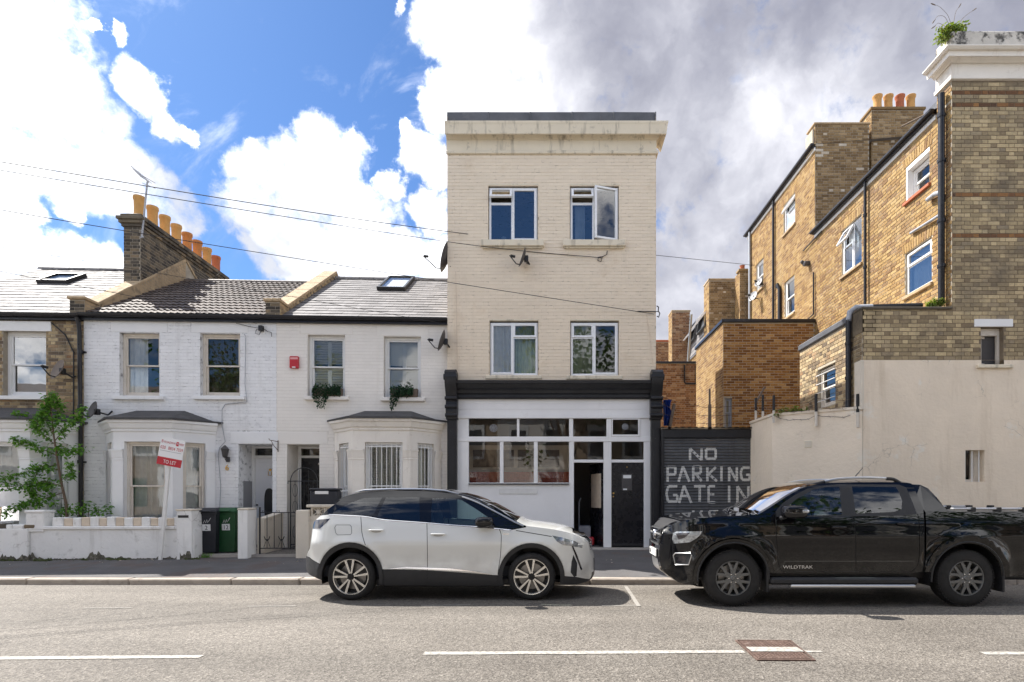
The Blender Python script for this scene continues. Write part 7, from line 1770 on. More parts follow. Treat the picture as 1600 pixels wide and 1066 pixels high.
def iron_gate():
    dy = -1.12; h, xo = groot('garden_gate', 'low black wrought iron garden gate with scrolls by the white pillar', 'gate', 404, dy, z=.16)
    a, b = gx(406, dy)-xo, gx(462, dy)-xo; zt = gz(801, 430, dy)-.16; zb = gz(861, 430, dy)-.16
    def bar(pts, r, nm): m = MB(); m.tube(pts, r, 6); return m.build(nm, M_['iron'], h)
    bar([(a,0,-.06),(a,0,zt+.12)], .018, 'gate_post'); bar([(a,0,zt),(b,0,zt)], .012, 'top_rail'); bar([(a,0,zb+.06),(b,0,zb+.06)], .012, 'bottom_rail'); bar([(b,0,zb),(b,0,zt)], .012, 'gate_stile')
    for i in range(1, 5): x = a+(b-a)*i/5; bar([(x,0,zb+.06),(x,0,zt)], .007, 'gate_bar')
    for i in (1, 3):
        x = a+(b-a)*i/5
        for e in (-1, 1):
            bar([(x+e*(.01+.055*math.sin(t*1.2)), 0, zb+.28-.05*math.cos(t*2.2)) for t in [k*.35 for k in range(9)]], .005, 'scroll'); bar([(x,0,zb+.28),(x+e*.07,0,zb+.08)], .005, 'scroll')
    for i in (.6, 2.5): x = a+(b-a)*i/5; bar([(x-.04,0,zt),(x-.03,0,zt+.05),(x,0,zt+.02),(x+.03,0,zt+.05),(x+.04,0,zt)], .005, 'finial')
iron_gate()
def arch_gate():
    dy = -.16; h, xo = groot('arched_gate', 'tall arched black iron gate in front of the dark house door', 'gate', 452, dy, z=.22)
    a, b = gx(454, dy)-xo, gx(496, dy)-xo; zs = gz(752, 470, dy)-.22; zt = gz(731, 470, dy)-.22; c = (a+b)/2; r = (b-a)/2
    def bar(pts, rr, nm): m = MB(); m.tube(pts, rr, 6); return m.build(nm, M_['iron'], h)
    bar([(a,0,0),(a,0,zs)], .013, 'gate_stile'); bar([(b,0,0),(b,0,zs)], .013, 'gate_stile'); bar([(c-r*math.cos(t), 0, zs+(zt-zs)*math.sin(t)) for t in [math.pi*k/16 for k in range(17)]], .011, 'arch')
    bar([(a-.06,0,zs-.06),(a-.06,0,zs),(b+.03,0,zs)], .011, 'top_rail'); bar([(a,0,.12),(b,0,.12)], .011, 'bottom_rail'); bar([(a,0,.80),(b,0,.80)], .010, 'middle_rail')
    for i in range(1, 6): x = a+(b-a)*i/6; bar([(x,0,.12),(x,0,zs+(0 if i % 2 else .9*(zt-zs)*math.sqrt(max(0,1-((x-c)/r)**2))))], .006, 'gate_bar')
    for i in (1, 4):
        x = a+(b-a)*i/6
        for zc in (zs-.22, zs-.62, .42):
            for e in (-1, 1): bar([(x+e*.055*math.sin(t), 0, zc+.15*math.cos(t)) for t in [k*math.pi/8 for k in range(9)]], .005, 'scroll')
arch_gate()
h, xo = groot('screen_wall', 'beige front wall with pierced concrete blocks behind the white car', 'wall', 480)
m = MB(); m.box(gx(463)-xo, gx(484)-xo, -.05, .30, -.1, gz(797,470)-.1, .02); m.build('pier', M_['beige_render'], h)
m = MB(); m.box(gx(484)-xo, gx(690)-xo, .0, .18, -.1, gz(807,520)-.1); m.build('wall_body', M_['beige_render'], h)
m = MB(); m.box(gx(479)-xo, gx(690)-xo, -.03, .21, gz(793,520)-.1, gz(788.5,520)-.1, .012); m.build('coping', M_['beige_render'], h)
for i in range(9):
    xa = gx(484)-xo+.02+i*.31; z0, z1 = gz(807,520)-.1, gz(793,520)-.1
    m = MB(); t = .03
    m.box(xa,xa+.03,.02,.16,z0,z1); m.box(xa+.27,xa+.30,.02,.16,z0,z1); m.box(xa+.03,xa+.27,.02,.16,z0,z0+.02); m.box(xa+.03,xa+.27,.02,.16,z1-.02,z1)
    for e in range(4):
        an = math.pi*(.18+.21*e); cx_, cz_ = xa+.15, (z0+z1)/2
        m.T = Tx(cx_, .09, cz_, 0, 0, an); m.box(-.13,.13,-.06,.06,-.010,.010); m.T = None
    m.lathe([(.0,-.07),(.04,-.07),(.045,.07),(0,.07)], 10, Tx(xa+.15,.09,(z0+z1)/2,0,math.pi/2)); m.build('pierced_block', M_['beige_render'], h)
h, xo = groot('letter_box', 'black metal parcel box with pale plate standing behind the pierced block wall', 'letter box', 509, -.85, z=.2)
m = MB(); w_ = gx(531, -.85)-gx(488, -.85); z0, z1 = gz(797,509,-.85)-.2, gz(763,509,-.85)-.2
m.box(-w_/2, w_/2, -.14, .16, z0, z1-.05, .03); m.build('box', M_['bin_black'], h)
m = MB(); m.box(-w_/2-.015, w_/2+.015, -.16, .18, z1-.05, z1, .02); m.build('lid', M_['bin_black'], h)
m = MB(); m.box(-.19, .11, -.15, -.138, z1-.135, z1-.065, .012); m.build('plate', M_['post_white'], h)
m = MB(); m.box(-.05,.05,-.04,.06,0,z0); m.build('stand', M_['iron'], h)
# ---- wheelie bins
def bin_(u, dy, col, label, num, rz):
    w = TW(gx(u, dy), dy, .215); h = thing('wheelie_bin', label, 'bin', w, TA+rz, 'wheelie bins beside the path')
    m = MB(); W, D, H = .255, .32, .93; vs = []
    for (k, z) in ((.80, .03), (1.0, H)): 
        for (sx, sy) in ((-1,-1),(1,-1),(1,1),(-1,1)): vs.append((sx*W*k, sy*D*k+.05*(1-k), z))
    m.add(vs, [(0,1,5,4),(1,2,6,5),(2,3,7,6),(3,0,4,7),(3,2,1,0),(4,5,6,7)]); m.build('body', M_[col], h)
    m = MB(); m.box(-W-.025, W+.025, -D-.02, D+.03, H-.05, H, .012); m.build('rim', M_[col], h)
    m = MB(); vs = []
    for (k, z) in ((1.12, H+.002), (1.10, H+.035), (.85, H+.085)):
        for (sx, sy) in ((-1,-1),(1,-1),(1,1),(-1,1)): vs.append((sx*W*k, sy*D*k, z))
    m.add(vs, [(a+b, a+(b+1)%4, a+4+(b+1)%4, a+4+b) for a in (0,4) for b in range(4)] + [(8,9,10,11)]); l = m.build('lid', M_[col], h)
    m = MB(); m.box(-.16,.16,-D-.075,-D-.03,H+.005,H+.035,.01); m.build('lid_handle', M_[col], l)
    m = MB(); m.tube([(-W-.01,D+.05,H-.02),(W+.01,D+.05,H-.02)], .016, 8); m.build('handle', M_[col], h)
    for sx in (-1, 1): m = MB(); m.lathe([(0,-.025),(.10,-.025),(.10,.025),(0,.025)], 16, Tx(sx*W*.85, D*.8, .10, 0, 0, math.pi/2)); m.build('wheel', M_['black_plastic'], h)
    fy = -D*.945-.012; tl = math.atan2(D*.2, H-.03)
    T = Tx(.04, -D*.93-.003, .60, 0, tl*-1*-1); m = MB(T); m.box(-.09,.09,-.006,.0,-.085,.06,.002); lb = m.build('label', M_['sign_white'], h)
    text(num, .13, M_['black_plastic'], lb, T @ Tx(.0, -.0075, -.06), 'number', .0004, 'CENTER')
    m = MB(T); pts = [(-.06,.085),(-.03,.15),(-.01,.09),(.02,.16),(.03,.10),(.07,.15),(.10,.20)]; m.tube([(x,-.004,z) for x, z in pts], .006, 4); m.build('scribble', M_['sign_white'], h)
bin_(331, -.78, 'bin_black', 'dark blue black wheelie bin with white number label, next to the green one', '2', .02)
bin_(362, -.62, 'bin_green', 'green wheelie bin with white number label beside the gate pillar', '12', -.04)
m = MB(); rs2 = random.Random(5)
h = thing('weed_tuft', 'small green weed growing at the foot of the dark bin', 'weed', TW(gx(322,-1.25), -1.22, .16)); 
for k in range(60):
    an, l = rs2.uniform(0, 6.28), rs2.uniform(.04,.13); x, y = .10*rs2.gauss(0,.6), .05*rs2.gauss(0,.6); m.add([(x-.012,y,0),(x+.012,y,0),(x+l*math.cos(an)*.5,y+l*math.sin(an)*.3,l*.8)], [(0,1,2)])
m.build('leaves', M_['leaf'], h, fix=False)
# ---- moss and grit gathered along the foot of the walls
rm_ = random.Random(12); m = MB()
for k in range(900):
    u = rm_.uniform(-20, 312); dy = GD-.05-.10*rm_.random()**2
    if 44 < u < 74: dy -= .06
    w = TW(gx(u, dy), dy, .125+.006*rm_.random()); s = rm_.uniform(.010,.035)*(1.5 if math.sin(u*.11)+math.sin(u*.043) > .3 else .7)
    m.T = Tx(w.x, w.y, w.z-.02, rm_.uniform(0,6)); m.add([(-s,0,0),(s,0,0),(0,s*.5,s*1.6),(0,-s*.5,s*1.1)], [(0,1,2),(0,1,3),(0,2,3),(1,2,3)])
m.T = None; o = m.build('moss', M_['moss'], fix=False); o['kind'] = 'stuff'
# ---- algae stain with a ragged top along the foot of the painted walls: a thin skin on the render
ra = random.Random(21); m = MB(); pts = []; u = -60.0
m_al = PM('dark_algae_stain', (.105,.098,.075), .95, var=.4, vs=14, bump=.004, bs=60, dirt=((.30,.28,.23), 16, .50, .64, .8))
while u < 300:
    w = 2.2; hgt = .03+.10*max(0, math.sin(u*.05)+.6*math.sin(u*.13+1)+.35*math.sin(u*.41))*ra.uniform(.5,1.1)+.02*ra.random()
    pts.append((u, hgt)); u += w
for (ua, ha), (ub, hb) in zip(pts, pts[1:]):
    dy = GD-.0435 if ua > 74 or ua < 44 else GD-.0735
    if ua < 50: dy = GD-.1035 if ua < 44 else dy
    if ua > 279: dy = GD-.1035
    a_, b_ = TW(gx(ua, dy), dy), TW(gx(ub, dy), dy); m.add([(a_.x,a_.y,.10),(b_.x,b_.y,.10),(b_.x,b_.y,.125+hb),(a_.x,a_.y,.125+ha)], [(0,1,2,3)])
o = m.build('algae_stain', m_al, fix=False); o['kind'] = 'stuff'
m = MB(); rl = random.Random(3)
for k in range(90):
    x, y = rl.uniform(-12.5, 4.5), 11.2+1.0*rl.random()**.6; s = rl.uniform(.010,.028); m.T = Tx(x, y, pave_z(y)+.006, rl.uniform(0,6), rl.uniform(-.4,.4)); m.add([(-s,0,0),(0,-s*.6,.004),(s,0,0),(0,s*.6,.006)], [(0,1,2),(0,2,3)])
m.T = None; o = m.build('leaf_litter', M_['buff_block'], fix=False); o['kind'] = 'stuff'
# ---- to let board
def board():
    Y0 = 12.02; p0 = at(250.5, 873, Y0); p1 = at(263.5, 727, Y0); h = thing('letting_sign', 'leaning white and red TO LET board on white post by garden wall', 'sign', (p0.x, p0.y, .13))
    d = Vector((p1.x-p0.x, .02, p1.z-p0.z)); ln = math.atan2(d.x, d.z)
    T = Tx(0,0,0,0,0,ln); H = d.length
    m = MB(T); m.box(-.035,.035,-.025,.025,0,H+.05,.005); m.build('post', M_['post_white'], h)
    # board: hangs on the post, turned a little away
    Yb = Y0-.05; c = [at(248.4,680.5,Yb), at(286,688.6,Yb), at(282,731,Yb), at(244.4,724.5,Yb)]; o = Vector((p0.x,p0.y,.13))
    ex = ((c[1]-c[0])+(c[2]-c[3]))/2; ez = ((c[0]-c[3])+(c[1]-c[2]))/2; w, hh = ex.length, ez.length; ex.normalize(); ez.normalize(); ny = ez.cross(ex).normalized(); ez = ex.cross(ny).normalized()*1
    if ez.z < 0: ez = -ez
    ny = Vector((0,1,0)); B = Matrix.Translation(c[3]-o) @ Matrix((ex, ny, ez)).transposed().to_4x4()
    m = MB(B); m.box(0, w, -.006, .006, hh*.285, hh, .001); b = m.build('board', M_['sign_white'], h)
    m = MB(B); m.box(0, w, -.0065, .0065, 0, hh*.284, .001); r = m.build('slip_board', M_['sign_red'], h)
    m = MB(B); m.box(w*.40, w*.60, .008, .024, -.02, hh*.9); m.build('batten', M_['post_white'], h)
    def tx(s, sz, x, z, mat, par, sx=1, al='LEFT', off=0): text(s, sz, mat, par, B @ Tx(x*w, -.0078, z*hh), 'lettering', .0004, al, sx, None, off)
    R = M_['sign_red']
    tx('B', .090, .04, .795, R, b, .85); tx('ROADWAY', .066, .155, .795, R, b, .80)
    m = MB(B); m.box(w*.655, w*.755, -.0085, -.006, hh*.755, hh*.905); lg = m.build('logo_square', R, b); text('W', .055, M_['sign_white'], lg, B @ Tx(w*.705, -.0092, hh*.805), 'lettering', .0004, 'CENTER', .8)
    tx('WEST', .066, .775, .795, R, b, .62)
    tx('020', .098, .04, .575, R, b, .78); tx('8834', .098, .36, .575, R, b, .78); tx('7039', .098, .70, .575, R, b, .72)
    tx('TO LET', .105, .53, .075, M_['sign_white'], r, .80, 'CENTER')
    m = MB(B); m.box(w*.05, w*.93, -.0085, -.0065, hh*.505, hh*.52); m.build('small_print', M_['pipe_grey'], b)
board()
# ---- wall lamp, alarm, planters, hanging bracket
p = TW(TF.px(351.5,706,-.1)[0], -.1, TF.px(351.5,706,-.1)[1]); h = thing('wall_lamp', 'dark carriage lamp on the white brick wall above the brass number', 'lamp', p, TA)
m = MB(); m.lathe([(.0,.16),(.02,.15),(.09,.07),(.10,.06),(.085,.05)], 8); m.lathe([(.085,.05),(.055,-.12),(.03,-.14),(0,-.15)], 8); m.build('lantern', M_['dish_grey'], h)
m = MB(); m.box(.0,.075,.02,.10,-.24,-.12,.012); m.tube([(.04,.05,-.2),(.05,-.02,-.24),(.02,-.04,-.16)], .012, 6); m.build('bracket', M_['dish_grey'], h)
q = TF.px(461, 567, 0); h = thing('alarm_box', 'bright red burglar alarm box on the off white house wall', 'alarm box', TW(q[0], 0, q[1]), TA)
wq, hq = .105, .145
m = MB(); m.box(-wq, wq, -.075, -.004, -hq, hq, .014); b = m.build('case', M_['red_box'], h)
m = MB(); m.box(-wq*.8, wq*.9, -.078, -.074, hq*.45, hq*.78, .001); m.build('label_strip', PM('pale_red_print', (.75,.35,.35), .5), b)
m = MB(); m.box(-.04,.04,-.082,-.07,-hq*.95,-hq*.75,.004); m.build('lens', M_['sign_white'], h)
for i, (uc, v, ul, ur, lab) in enumerate(((513, 620, 489, 535, 'dark planter with trailing ivy on the off white house sill by the alarm'), (628, 621, 611, 653, 'dark planter with trailing ivy on the off white house sill by the dish'))):
    a, z0 = TF.px(ul, v, -.03); b, _ = TF.px(ur, v, -.03); h = thing('window_planter', lab, 'planter', TW((a+b)/2, -.03, z0), TA, 'planters on the window sills'); w = (b-a)/2
    m = MB(); m.prism([(-w+.02,0),(w-.02,0),(w,.20),(-w,.20)], -.06, .08, 'y'); m.build('trough', M_['wood_dark'], h)
    m = MB(); rr_ = random.Random(30+i)
    for k in range(900):
        t = rr_.random(); x = rr_.uniform(-w*.95, w*.95) * (1 if i == 0 else .9) - (0 if i == 0 else .05); hang = max(0, math.sin((x/w+1)*2.6+i*1.3))*.34+.05
        z = .24-rr_.random()**1.2*(hang+.15)+.05*rr_.gauss(0,.6); y = -.07-.05*rr_.random()+(.08*rr_.random() if z > .2 else 0); s = rr_.uniform(.018,.034)
        M = Tx(x, y, z, rr_.uniform(0,6.28), rr_.uniform(-1,1), rr_.uniform(-1,1)); m.add([M @ Vector(q_) for q_ in ((-s*.6,0,0),(0,0,-s),(s*.6,0,0),(0,.3*s,s*.8))], [(0,1,2,3)])
    m.build('foliage', M_['leaf_dark'], h, fix=False)
p = TW(TF.px(435,700,0)[0], 0, TF.px(435,700,0)[1]); h = thing('hanging_bracket', 'rusty empty hanging basket bracket on the wall between two doorways', 'bracket', p, TA)
m = MB(); m.tube([(0,-.02,-.10),(0,-.02,.18)], .009, 6); m.tube([(0,-.02,.15),(-.08,-.22,.16),(-.10,-.26,.17),(-.10,-.27,.20)], .008, 6); m.tube([(0,-.02,-.06),(-.06,-.15,.06),(-.075,-.20,.15)], .007, 6); m.build('arm', M_['rust'], h)
# ---- satellite dishes
def dish(loc, face, r, mat, label, arm=1.0, mount=(0,.25,0), wallbox=True):
    h = thing('satellite_dish', label, 'satellite dish', loc, 0, 'satellite dishes on the houses')
    f = Vector(face).normalized(); Q = f.to_track_quat('Z', 'Y').to_matrix().to_4x4()
    m = MB(); m.lathe([(0.0,-.075*r/.3),(r*.4,-.062*r/.3),(r*.75,-.030*r/.3),(r,0.012),(r+.006,.008),(r*.75,-.038*r/.3),(r*.4,-.072*r/.3),(0,-.085*r/.3)], 28, Q @ Matrix.Diagonal((1,1.08,1,1))); m.build('reflector', M_[mat], h)
    dn = Q.to_3x3() @ Vector((0,-1,0)); 
    if dn.z > 0: dn = -dn
    a = dn*r*.95; tip = f*r*1.35*arm+dn*r*.35
    m = MB(); m.tube([a*.9-f*.02, a+f*r*.4, tip], .013, 6); ar = m.build('feed_arm', M_['black_plastic'], h)
    m = MB(); m.tube([tip-f*.02, tip-f*.13+(-dn)*.02], .032, 8); m.build('feed_horn', M_['black_plastic'], ar)
    mt = Vector(mount); m = MB(); m.box(-.05,.05,-.05,.05,-.07,.07,.01); m.v = [tuple(Vector(v)-f*.10) for v in m.v]; m.build('clamp', M_['black_plastic'], h)
    m = MB(); m.tube([-f*.10, -f*.12+mt*.5+Vector((0,0,-.05)), mt], .019, 8); m.build('mast', M_['black_plastic'], h)
def tloc(u, v, dy): x, z = TF.px(u, v, dy); return TW(x, dy, z)
dish(tloc(90,577,-.30), (-.38,-.8,.30), .225, 'dish_brown', 'faded brown satellite dish on the brown brick house beside its upper window', 1.0, (.16,.30,-.10))
dish(tloc(144,641,-.28), (-.45,-.75,.28), .20, 'dish_grey', 'dark grey satellite dish by the black drainpipe above the sapling', .9, (.25,.28,.02))
dish(tloc(690,532,-.30), (-.95,-.12,.30), .235, 'dish_grey', 'dark satellite dish under the off white house gutter, seen edge on', 1.0, (.10,.28,-.08))
dish(at(816,402,13.32), (-.93,-.20,.30), .215, 'dish_grey', 'dark satellite dish below a top window of the cream building, seen edge on', 1.0, (.10,.26,-.03))
dish(at(695,402,13.75), (-.97,-.05,.26), .33, 'dish_grey', 'large grey satellite dish on the roof side corner of the cream building', 1.15, (.16,-.15,-.30))
for (u, v, Y, mt, lab) in ((1176,463,21.4,(.35,.1,.05),'pale satellite dish low beside the light downpipe of the sunlit flank'), (1185,441,21.0,(.35,.1,.05),'upper pale satellite dish under the small far window of the sunlit flank')): dish(at(u,v,Y), (-.75,-.45,.35), .19 if v > 450 else .16, 'dish_white', lab, 1.0, mt)
# ---- aerial on the chimney
p = tloc(221.5, 372, 1.68); h = thing('roof_aerial', 'old television aerial on a leaning mast strapped to the dark chimney', 'aerial', p, TA)
Yc = p.y; top = at(230, 284, Yc)-p; m = MB(); m.tube([(0,0,0), tuple(top)], .022, 8); m.build('mast', M_['pipe_grey'], h)
a, b = at(205.5, 260, Yc)-p, at(232, 285, Yc)-p; m = MB(); m.tube([tuple(a), tuple(b)], .012, 6); bm_ = m.build('boom', M_['pipe_grey'], h)
for k in range(9): q = a.lerp(b, .25+.075*k); m = MB(); l = .10+.01*k; m.tube([(q.x-.03,q.y-l,q.z-.01),(q.x+.03,q.y+l,q.z+.01)], .005, 5); m.build('element', M_['pipe_grey'], bm_)
for e in (-1, 1): m = MB(); m.tube([(b.x-.07,b.y-.16,b.z+.10*e),(b.x+.07,b.y+.16,b.z+.07*e)], .008, 5); m.build('reflector', M_['pipe_grey'], bm_)
m = MB(); m.tube([(-.06,.04,.02),(.06,-.03,.02)], .02, 6); m.tube([(-.06,.04,.2),(.06,-.03,.2)], .012, 6); m.build('strap', M_['pipe_grey'], h)
p = tloc(325, 424, 5.2); h = thing('roof_aerial', 'looped white aerial lying against the back of the dark chimney', 'aerial', p, TA)
m = MB()
for r_ in (.28, .20): m.tube([(r_*math.cos(t), .1, .16*math.sin(t)*r_/.28) for t in [2*math.pi*k/20 for k in range(21)]], .012, 5)
m.tube([(0,.1,-.30),(0,.1,.1)], .016, 6); m.build('loop', M_['metal_grey'], h)
# ---- overhead cables
cab = [((0,253),9.9,[(330,318)],(700,362),13.3,[(850,384)],(1180,415),22.0,'topmost black overhead cable crossing the sky to the sunlit flank'),
       ((0,266),9.9,[],(700,378),13.2,[],(940,403),13.56,'second overhead cable ending at the cable loop on the cream building'),
       ((0,328),9.9,[],(450,402),12.4,[],(1022,491),13.57,'third overhead cable running down across the cream facade'),
       ((0,386),9.9,[],(230,424),11.6,[],(700,507),13.55,'faint low cable passing over the roofs to the cream building'),
       ((0,424),9.9,[],(200,462),12.0,[],(402,506),13.25,'lowest thin cable dropping to the white house eaves')]
for i, (a, ya, m1, b, yb, m2, c, yc, lab) in enumerate(cab):
    A = at(a[0], a[1], ya); Bp = at(b[0], b[1], yb); C = at(c[0], c[1], yc); A2 = A + (A-Bp)*.35
    P = [tuple(A2+Vector((0,0,.08)))] + [tuple(A)] + [tuple(Bp)] + [tuple(C)]
    h = thing('overhead_cable', lab, 'cable', A2, 0, 'overhead cables'); pts = cr(P, 14)
    m = MB(); m.tube([Vector(q)-A2 for q in pts], (.0085,.0075,.0075,.005,.005)[i], 5); m.build('cable', M_['iron'], h)
h = thing('cable_junction', 'black cable junction and coiled wires under the white house eaves', 'junction box', tloc(408, 513, -.06), TA)
m = MB(); m.box(-.05,.05,-.05,.05,-.07,.06,.01); m.build('box', M_['black_plastic'], h)
m = MB(); m.tube([(-.05,0,.0),(-.25,.0,.03),(-.6,.03,.12)], .007, 5); m.tube([(0,0,-.07),(-.05,0,-.16),(-.14,0,-.12),(-.10,0,-.02),(-.02,0,-.05)], .006, 5); m.tube([(.05,0,0),(.15,0,-.08),(.24,0,-.10),(.25,0,-.2)], .008, 5); m.build('wires', M_['black_plastic'], h)
h = thing('wall_cable', 'thin dark cable zigzagging down the white brick house beside its second window', 'cable', tloc(383, 525, -.03), TA)
o = tloc(383,525,-.03); Ri = Matrix.Rotation(-TA, 3, 'Z'); m = MB(); m.tube([Ri @ (tloc(u,v,-.03)-o) for u, v in ((382,522),(384,527),(383,600),(386,628),(352,632),(347,640),(347,665),(352,690),(343,700),(341,712),(345,760),(343,800))], .009, 5); m.build('cable', M_['pipe_grey'], h)
# ---- sapling and shrub
def leaves(m, c, n, r, s0, s1, rnd, droop=.3, flat=.7):
    for k in range(n):
        p = Vector((rnd.gauss(0,.5), rnd.gauss(0,.5)*flat, rnd.gauss(0,.5)))*r+c; s = rnd.uniform(s0, s1)
        M = Matrix.Translation(p) @ Matrix.Rotation(rnd.uniform(0,6.28),4,'Z') @ Matrix.Rotation(rnd.uniform(-.9,.9)-droop,4,'X') @ Matrix.Rotation(rnd.uniform(-.5,.5),4,'Y')
        m.add([M @ Vector(q) for q in ((0,0,0),(s*.36,s*.45,s*.07),(0,s,-s*.12),(-s*.36,s*.45,s*.07))], [(0,1,2),(0,2,3)])
def sapling():
    Y = 12.55; o = at(106, 801, Y); o.z = .2; h = thing('sapling', 'young leafy green tree growing behind the garden wall of the brown house', 'tree', o); rd = random.Random(4)
    def q(u, v, dy=0): return at(u, v, Y+dy)-o
    m = MB(); m.tube([(0,0,0), tuple(q(104,790)), tuple(q(97,760)), tuple(q(89,715)), tuple(q(84,680)), tuple(q(80,645)), tuple(q(77,618))], .032, 8, r1=.009); m.build('trunk', M_['bark'], h)
    br = [[(97,760),(70,752),(40,758),(8,760)],[(92,735),(60,728),(30,742),(2,747)],[(88,712),(62,700),(38,692),(22,688)],[(86,695),(60,672),(45,655),(22,648)],[(84,680),(70,655),(72,630),(84,618)],[(88,710),(110,705),(128,702)],[(85,690),(105,665),(122,655),(128,640)],[(95,750),(112,742),(110,725)],[(98,770),(50,785),(30,790),(8,800)],[(90,725),(60,735),(48,762),(60,790)],[(80,645),(62,650),(55,670)],[(82,660),(95,640),(90,628)]]
    lm = MB(); cnt = 0
    for b in br:
        dy = rd.uniform(-.25,.25); P = [q(u, v, dy*i/len(b)) for i, (u, v) in enumerate(b)]; m = MB(); m.tube(P, .010, 5, r1=.004); m.build('branch', M_['bark'], h)
        C = cr([tuple(p) for p in P], 5)
        for i, c in enumerate(C[2:]): leaves(lm, Vector(c), 17, .11, .045, .105, rd)
    for (u, v, n) in ((82,628,60),(75,640,60),(86,660,50),(70,760,70),(52,768,60),(95,700,40),(80,780,50)): leaves(lm, q(u,v), n, .17, .06, .115, rd)
    lm.build('crown', M_['leaf'], h, fix=False)
    o = at(135, 800, 12.6); o.z = .2; h = thing('shrub', 'low green shrub behind the white garden wall beside the drainpipe', 'shrub', o); m = MB()
    for (u, v, n, r) in ((128,796,70,.16),(150,800,70,.16),(168,796,45,.12),(110,797,50,.14),(95,800,40,.14),(140,788,30,.10)): leaves(m, at(u,v,12.6)-o, n, r, .05, .10, rd)
    m.build('foliage', M_['leaf'], h, fix=False)
    m = MB(); 
    for u in (120,135,150): m.tube([tuple(at(u,835,12.6)-o), tuple(at(u+4,795,12.6)-o)], .008, 5)
    m.build('stems', M_['bark'], h)
sapling()
def weed(name, label, loc, stems, seed, size, mat='leaf_weed', cat='plant', n=26):
    h = thing(name, label, cat, loc); rd = random.Random(seed); m = MB(); lm = MB()
    for (dx, dz, bend) in stems:
        P = [(0.02*rd.gauss(0,1),.02*rd.gauss(0,1),0), (dx*.35,rd.uniform(-.05,.05),dz*.6), (dx,rd.uniform(-.08,.08),dz+bend)]; C = cr(P, 7); m.tube(C, .006, 4, r1=.002)
        for c in C[2:]: leaves(lm, Vector(c), n//4, size, .035, .07, rd)
    m.build('stems', M_['bark'], h); lm.build('leaves', M_[mat], h, fix=False)
pc = at(1489, 60, 11.15)
weed('parapet_weed', 'tall green and straw coloured weed sprouting from the corner cornice against the sky', pc, [(-.22,.02,-.04),(-.28,.16,0),(-.12,.22,0),(.0,.26,0),(.10,.24,0),(.26,.20,.1),(-.33,.05,-.08),(.05,.15,0),(-.18,.12,0)], 8, .075, n=46)
h = thing('dry_stalks', 'thin dry seed stalks curving above the cornice weed', 'plant', pc); m = MB()
for P in ([(-.02,0,.2),(-.10,0,.45),(-.26,0,.62),(-.36,0,.66)],[(-.05,0,.2),(-.16,0,.42),(-.30,0,.44),(-.36,0,.36)],[(.05,0,.2),(.22,0,.42),(.40,0,.55)],[(0,0,.2),(.05,0,.5),(.12,0,.62)],[(-.1,0,.2),(-.28,0,.30),(-.36,0,.24)]): m.tube(cr(P, 6), .005, 4, r1=.003); e = Vector(P[-1]); d = (e-Vector(P[-2])).normalized(); m.tube([e-d*.02, e+d*.05, e+d*.09], [.006,.012,.003], 5)
m.build('stalks', M_['wood_dark'], h)
weed('pipe_weed', 'small bright green weed at the foot of the black downpipe on the extension roof', at(1462,478,11.25), [(-.12,.05,0),(.06,.10,0),(-.03,.12,0),(.12,.05,0),(-.2,.03,-.02)], 9, .05, n=30)
weed('wall_fern', 'sparse green fern on top of the cream yard wall between two spikes', at(1240,650,12.0), [(-.35,.12,.0),(-.2,.18,0),(.15,.16,0),(.32,.14,.02),(-.42,.05,-.02),(.02,.2,0)], 12, .045, n=22)
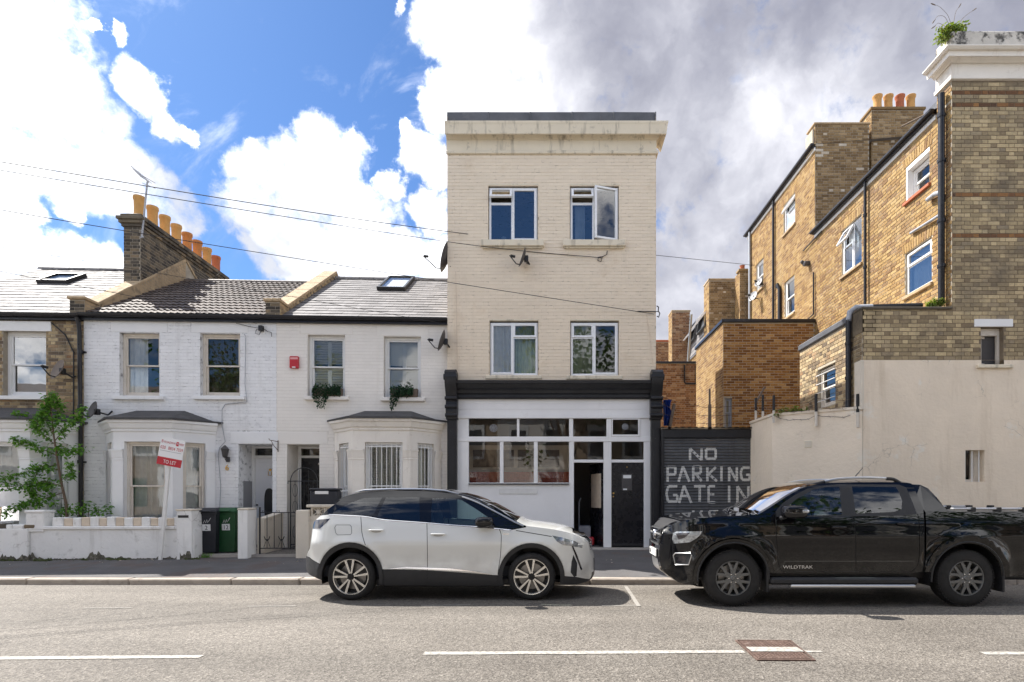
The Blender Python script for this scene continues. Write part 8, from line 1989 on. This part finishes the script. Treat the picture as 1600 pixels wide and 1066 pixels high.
# ------------------------------------------------------------------ the other side of the street, seen only in windows and paintwork
def opposite():
    Y = -5.2; h = thing('opposite_terrace', 'terrace of brown brick houses across the street reflected in windows and paintwork', 'building', (0, Y, 0), math.pi)
    PM_FAR = PM('far_window_glass', (.10,.11,.12), .08, spec=.9)
    bw = PM('far_terrace_brick', (.42,.33,.24), .9, var=.25, vs=1.5, bump=.003, bs=20); 
    m = MB(); m.box(-34, 34, 0, 8, 0, 6.0); m.build('wall', bw, h)
    m = MB(); m.prism([(-.2,5.95),(4,8.3),(8.2,5.95)], -34, 34, 'x'); m.build('roof', M_['tile'], h)
    for i in range(15):
        x = -33+i*4.55
        if i % 3 == 1: m = MB(); m.box(x-.1, x+4.4, -.03, .05, 0, 5.9); m.build('added_pale_front', M_['offwhite_brick'], h)  # pale fronts added to bounce more light onto the shaded facades
        for (dx, z0, z1, w) in ((.7,3.7,5.3,.95),(2.7,3.7,5.3,.95)):
            m = MB(); m.box(x+dx-.1, x+dx+w+.1, -.06, .02, z0-.12, z1+.25); f = m.build('window_surround', M_['white_trim'], h); m = MB(); m.box(x+dx+.06, x+dx+w-.06, -.075, -.062, z0+.05, z1-.05); m.build('pane', PM_FAR, f)
        m = MB(); m.prism([(x+.3,0),(x+.9,-.6),(x+1.9,-.6),(x+2.5,0)], .1, 3.0, 'z'); b = m.build('bay', M_['white_stucco'], h); m = MB(); m.box(x+1.0, x+1.8, -.62, -.605, .9, 2.5); m.build('pane', PM_FAR, b)
        m = MB(); m.box(x+3.1, x+4.0, -.02, .05, .1, 2.4); m.build('door', M_['bin_green'] if i % 3 else M_['black_door'], h)
        m = MB(); m.box(x-.1, x+4.4, -1.6, -1.4, 0, .9, .01); m.build('front_wall', bw if i % 2 else M_['white_render'], h)
    for (x, y, hh, r, sd) in ((-16.5,-2.8,10.5,2.3,1),(.6,-3.0,13.0,3.0,2),(9.0,-2.6,10.0,2.8,3),(16.0,-2.6,11.0,3.0,4),(-9.6,-2.8,10.0,2.0,5)):
        t = thing('street_tree', ('leafy street tree across the road opposite the brown house','tallest leafy street tree across the road opposite the cream building','leafy street tree across the road opposite the shutter gate','leafy street tree across the road opposite the corner building','leafy street tree across the road opposite the red alarm box')[sd-1], 'tree', (x, y, .05), 0, 'street trees across the road'); rd = random.Random(sd)
        m = MB(); m.tube([(0,0,0),(.05,0,2.4),(.1,.1,hh*.6)], .17, 10, r1=.08)
        for k in range(6): an = k*1.05; m.tube([(.05,0,2.3+.3*k),(r*.5*math.cos(an),r*.5*math.sin(an),hh*.5+.3*k)], .07, 6, r1=.02)
        m.build('trunk', M_['bark'], t); lm = MB()
        for k in range(46):
            c = Vector((rd.gauss(0,.5), rd.gauss(0,.5), rd.gauss(0,.42))); c = Vector((c.x*r, c.y*r*.9, hh*.66+c.z*hh*.34)); leaves(lm, c, 60, .75, .16, .34, rd, .2, 1)
        lm.build('crown', M_['leaf_tree'], t, fix=False)
opposite()
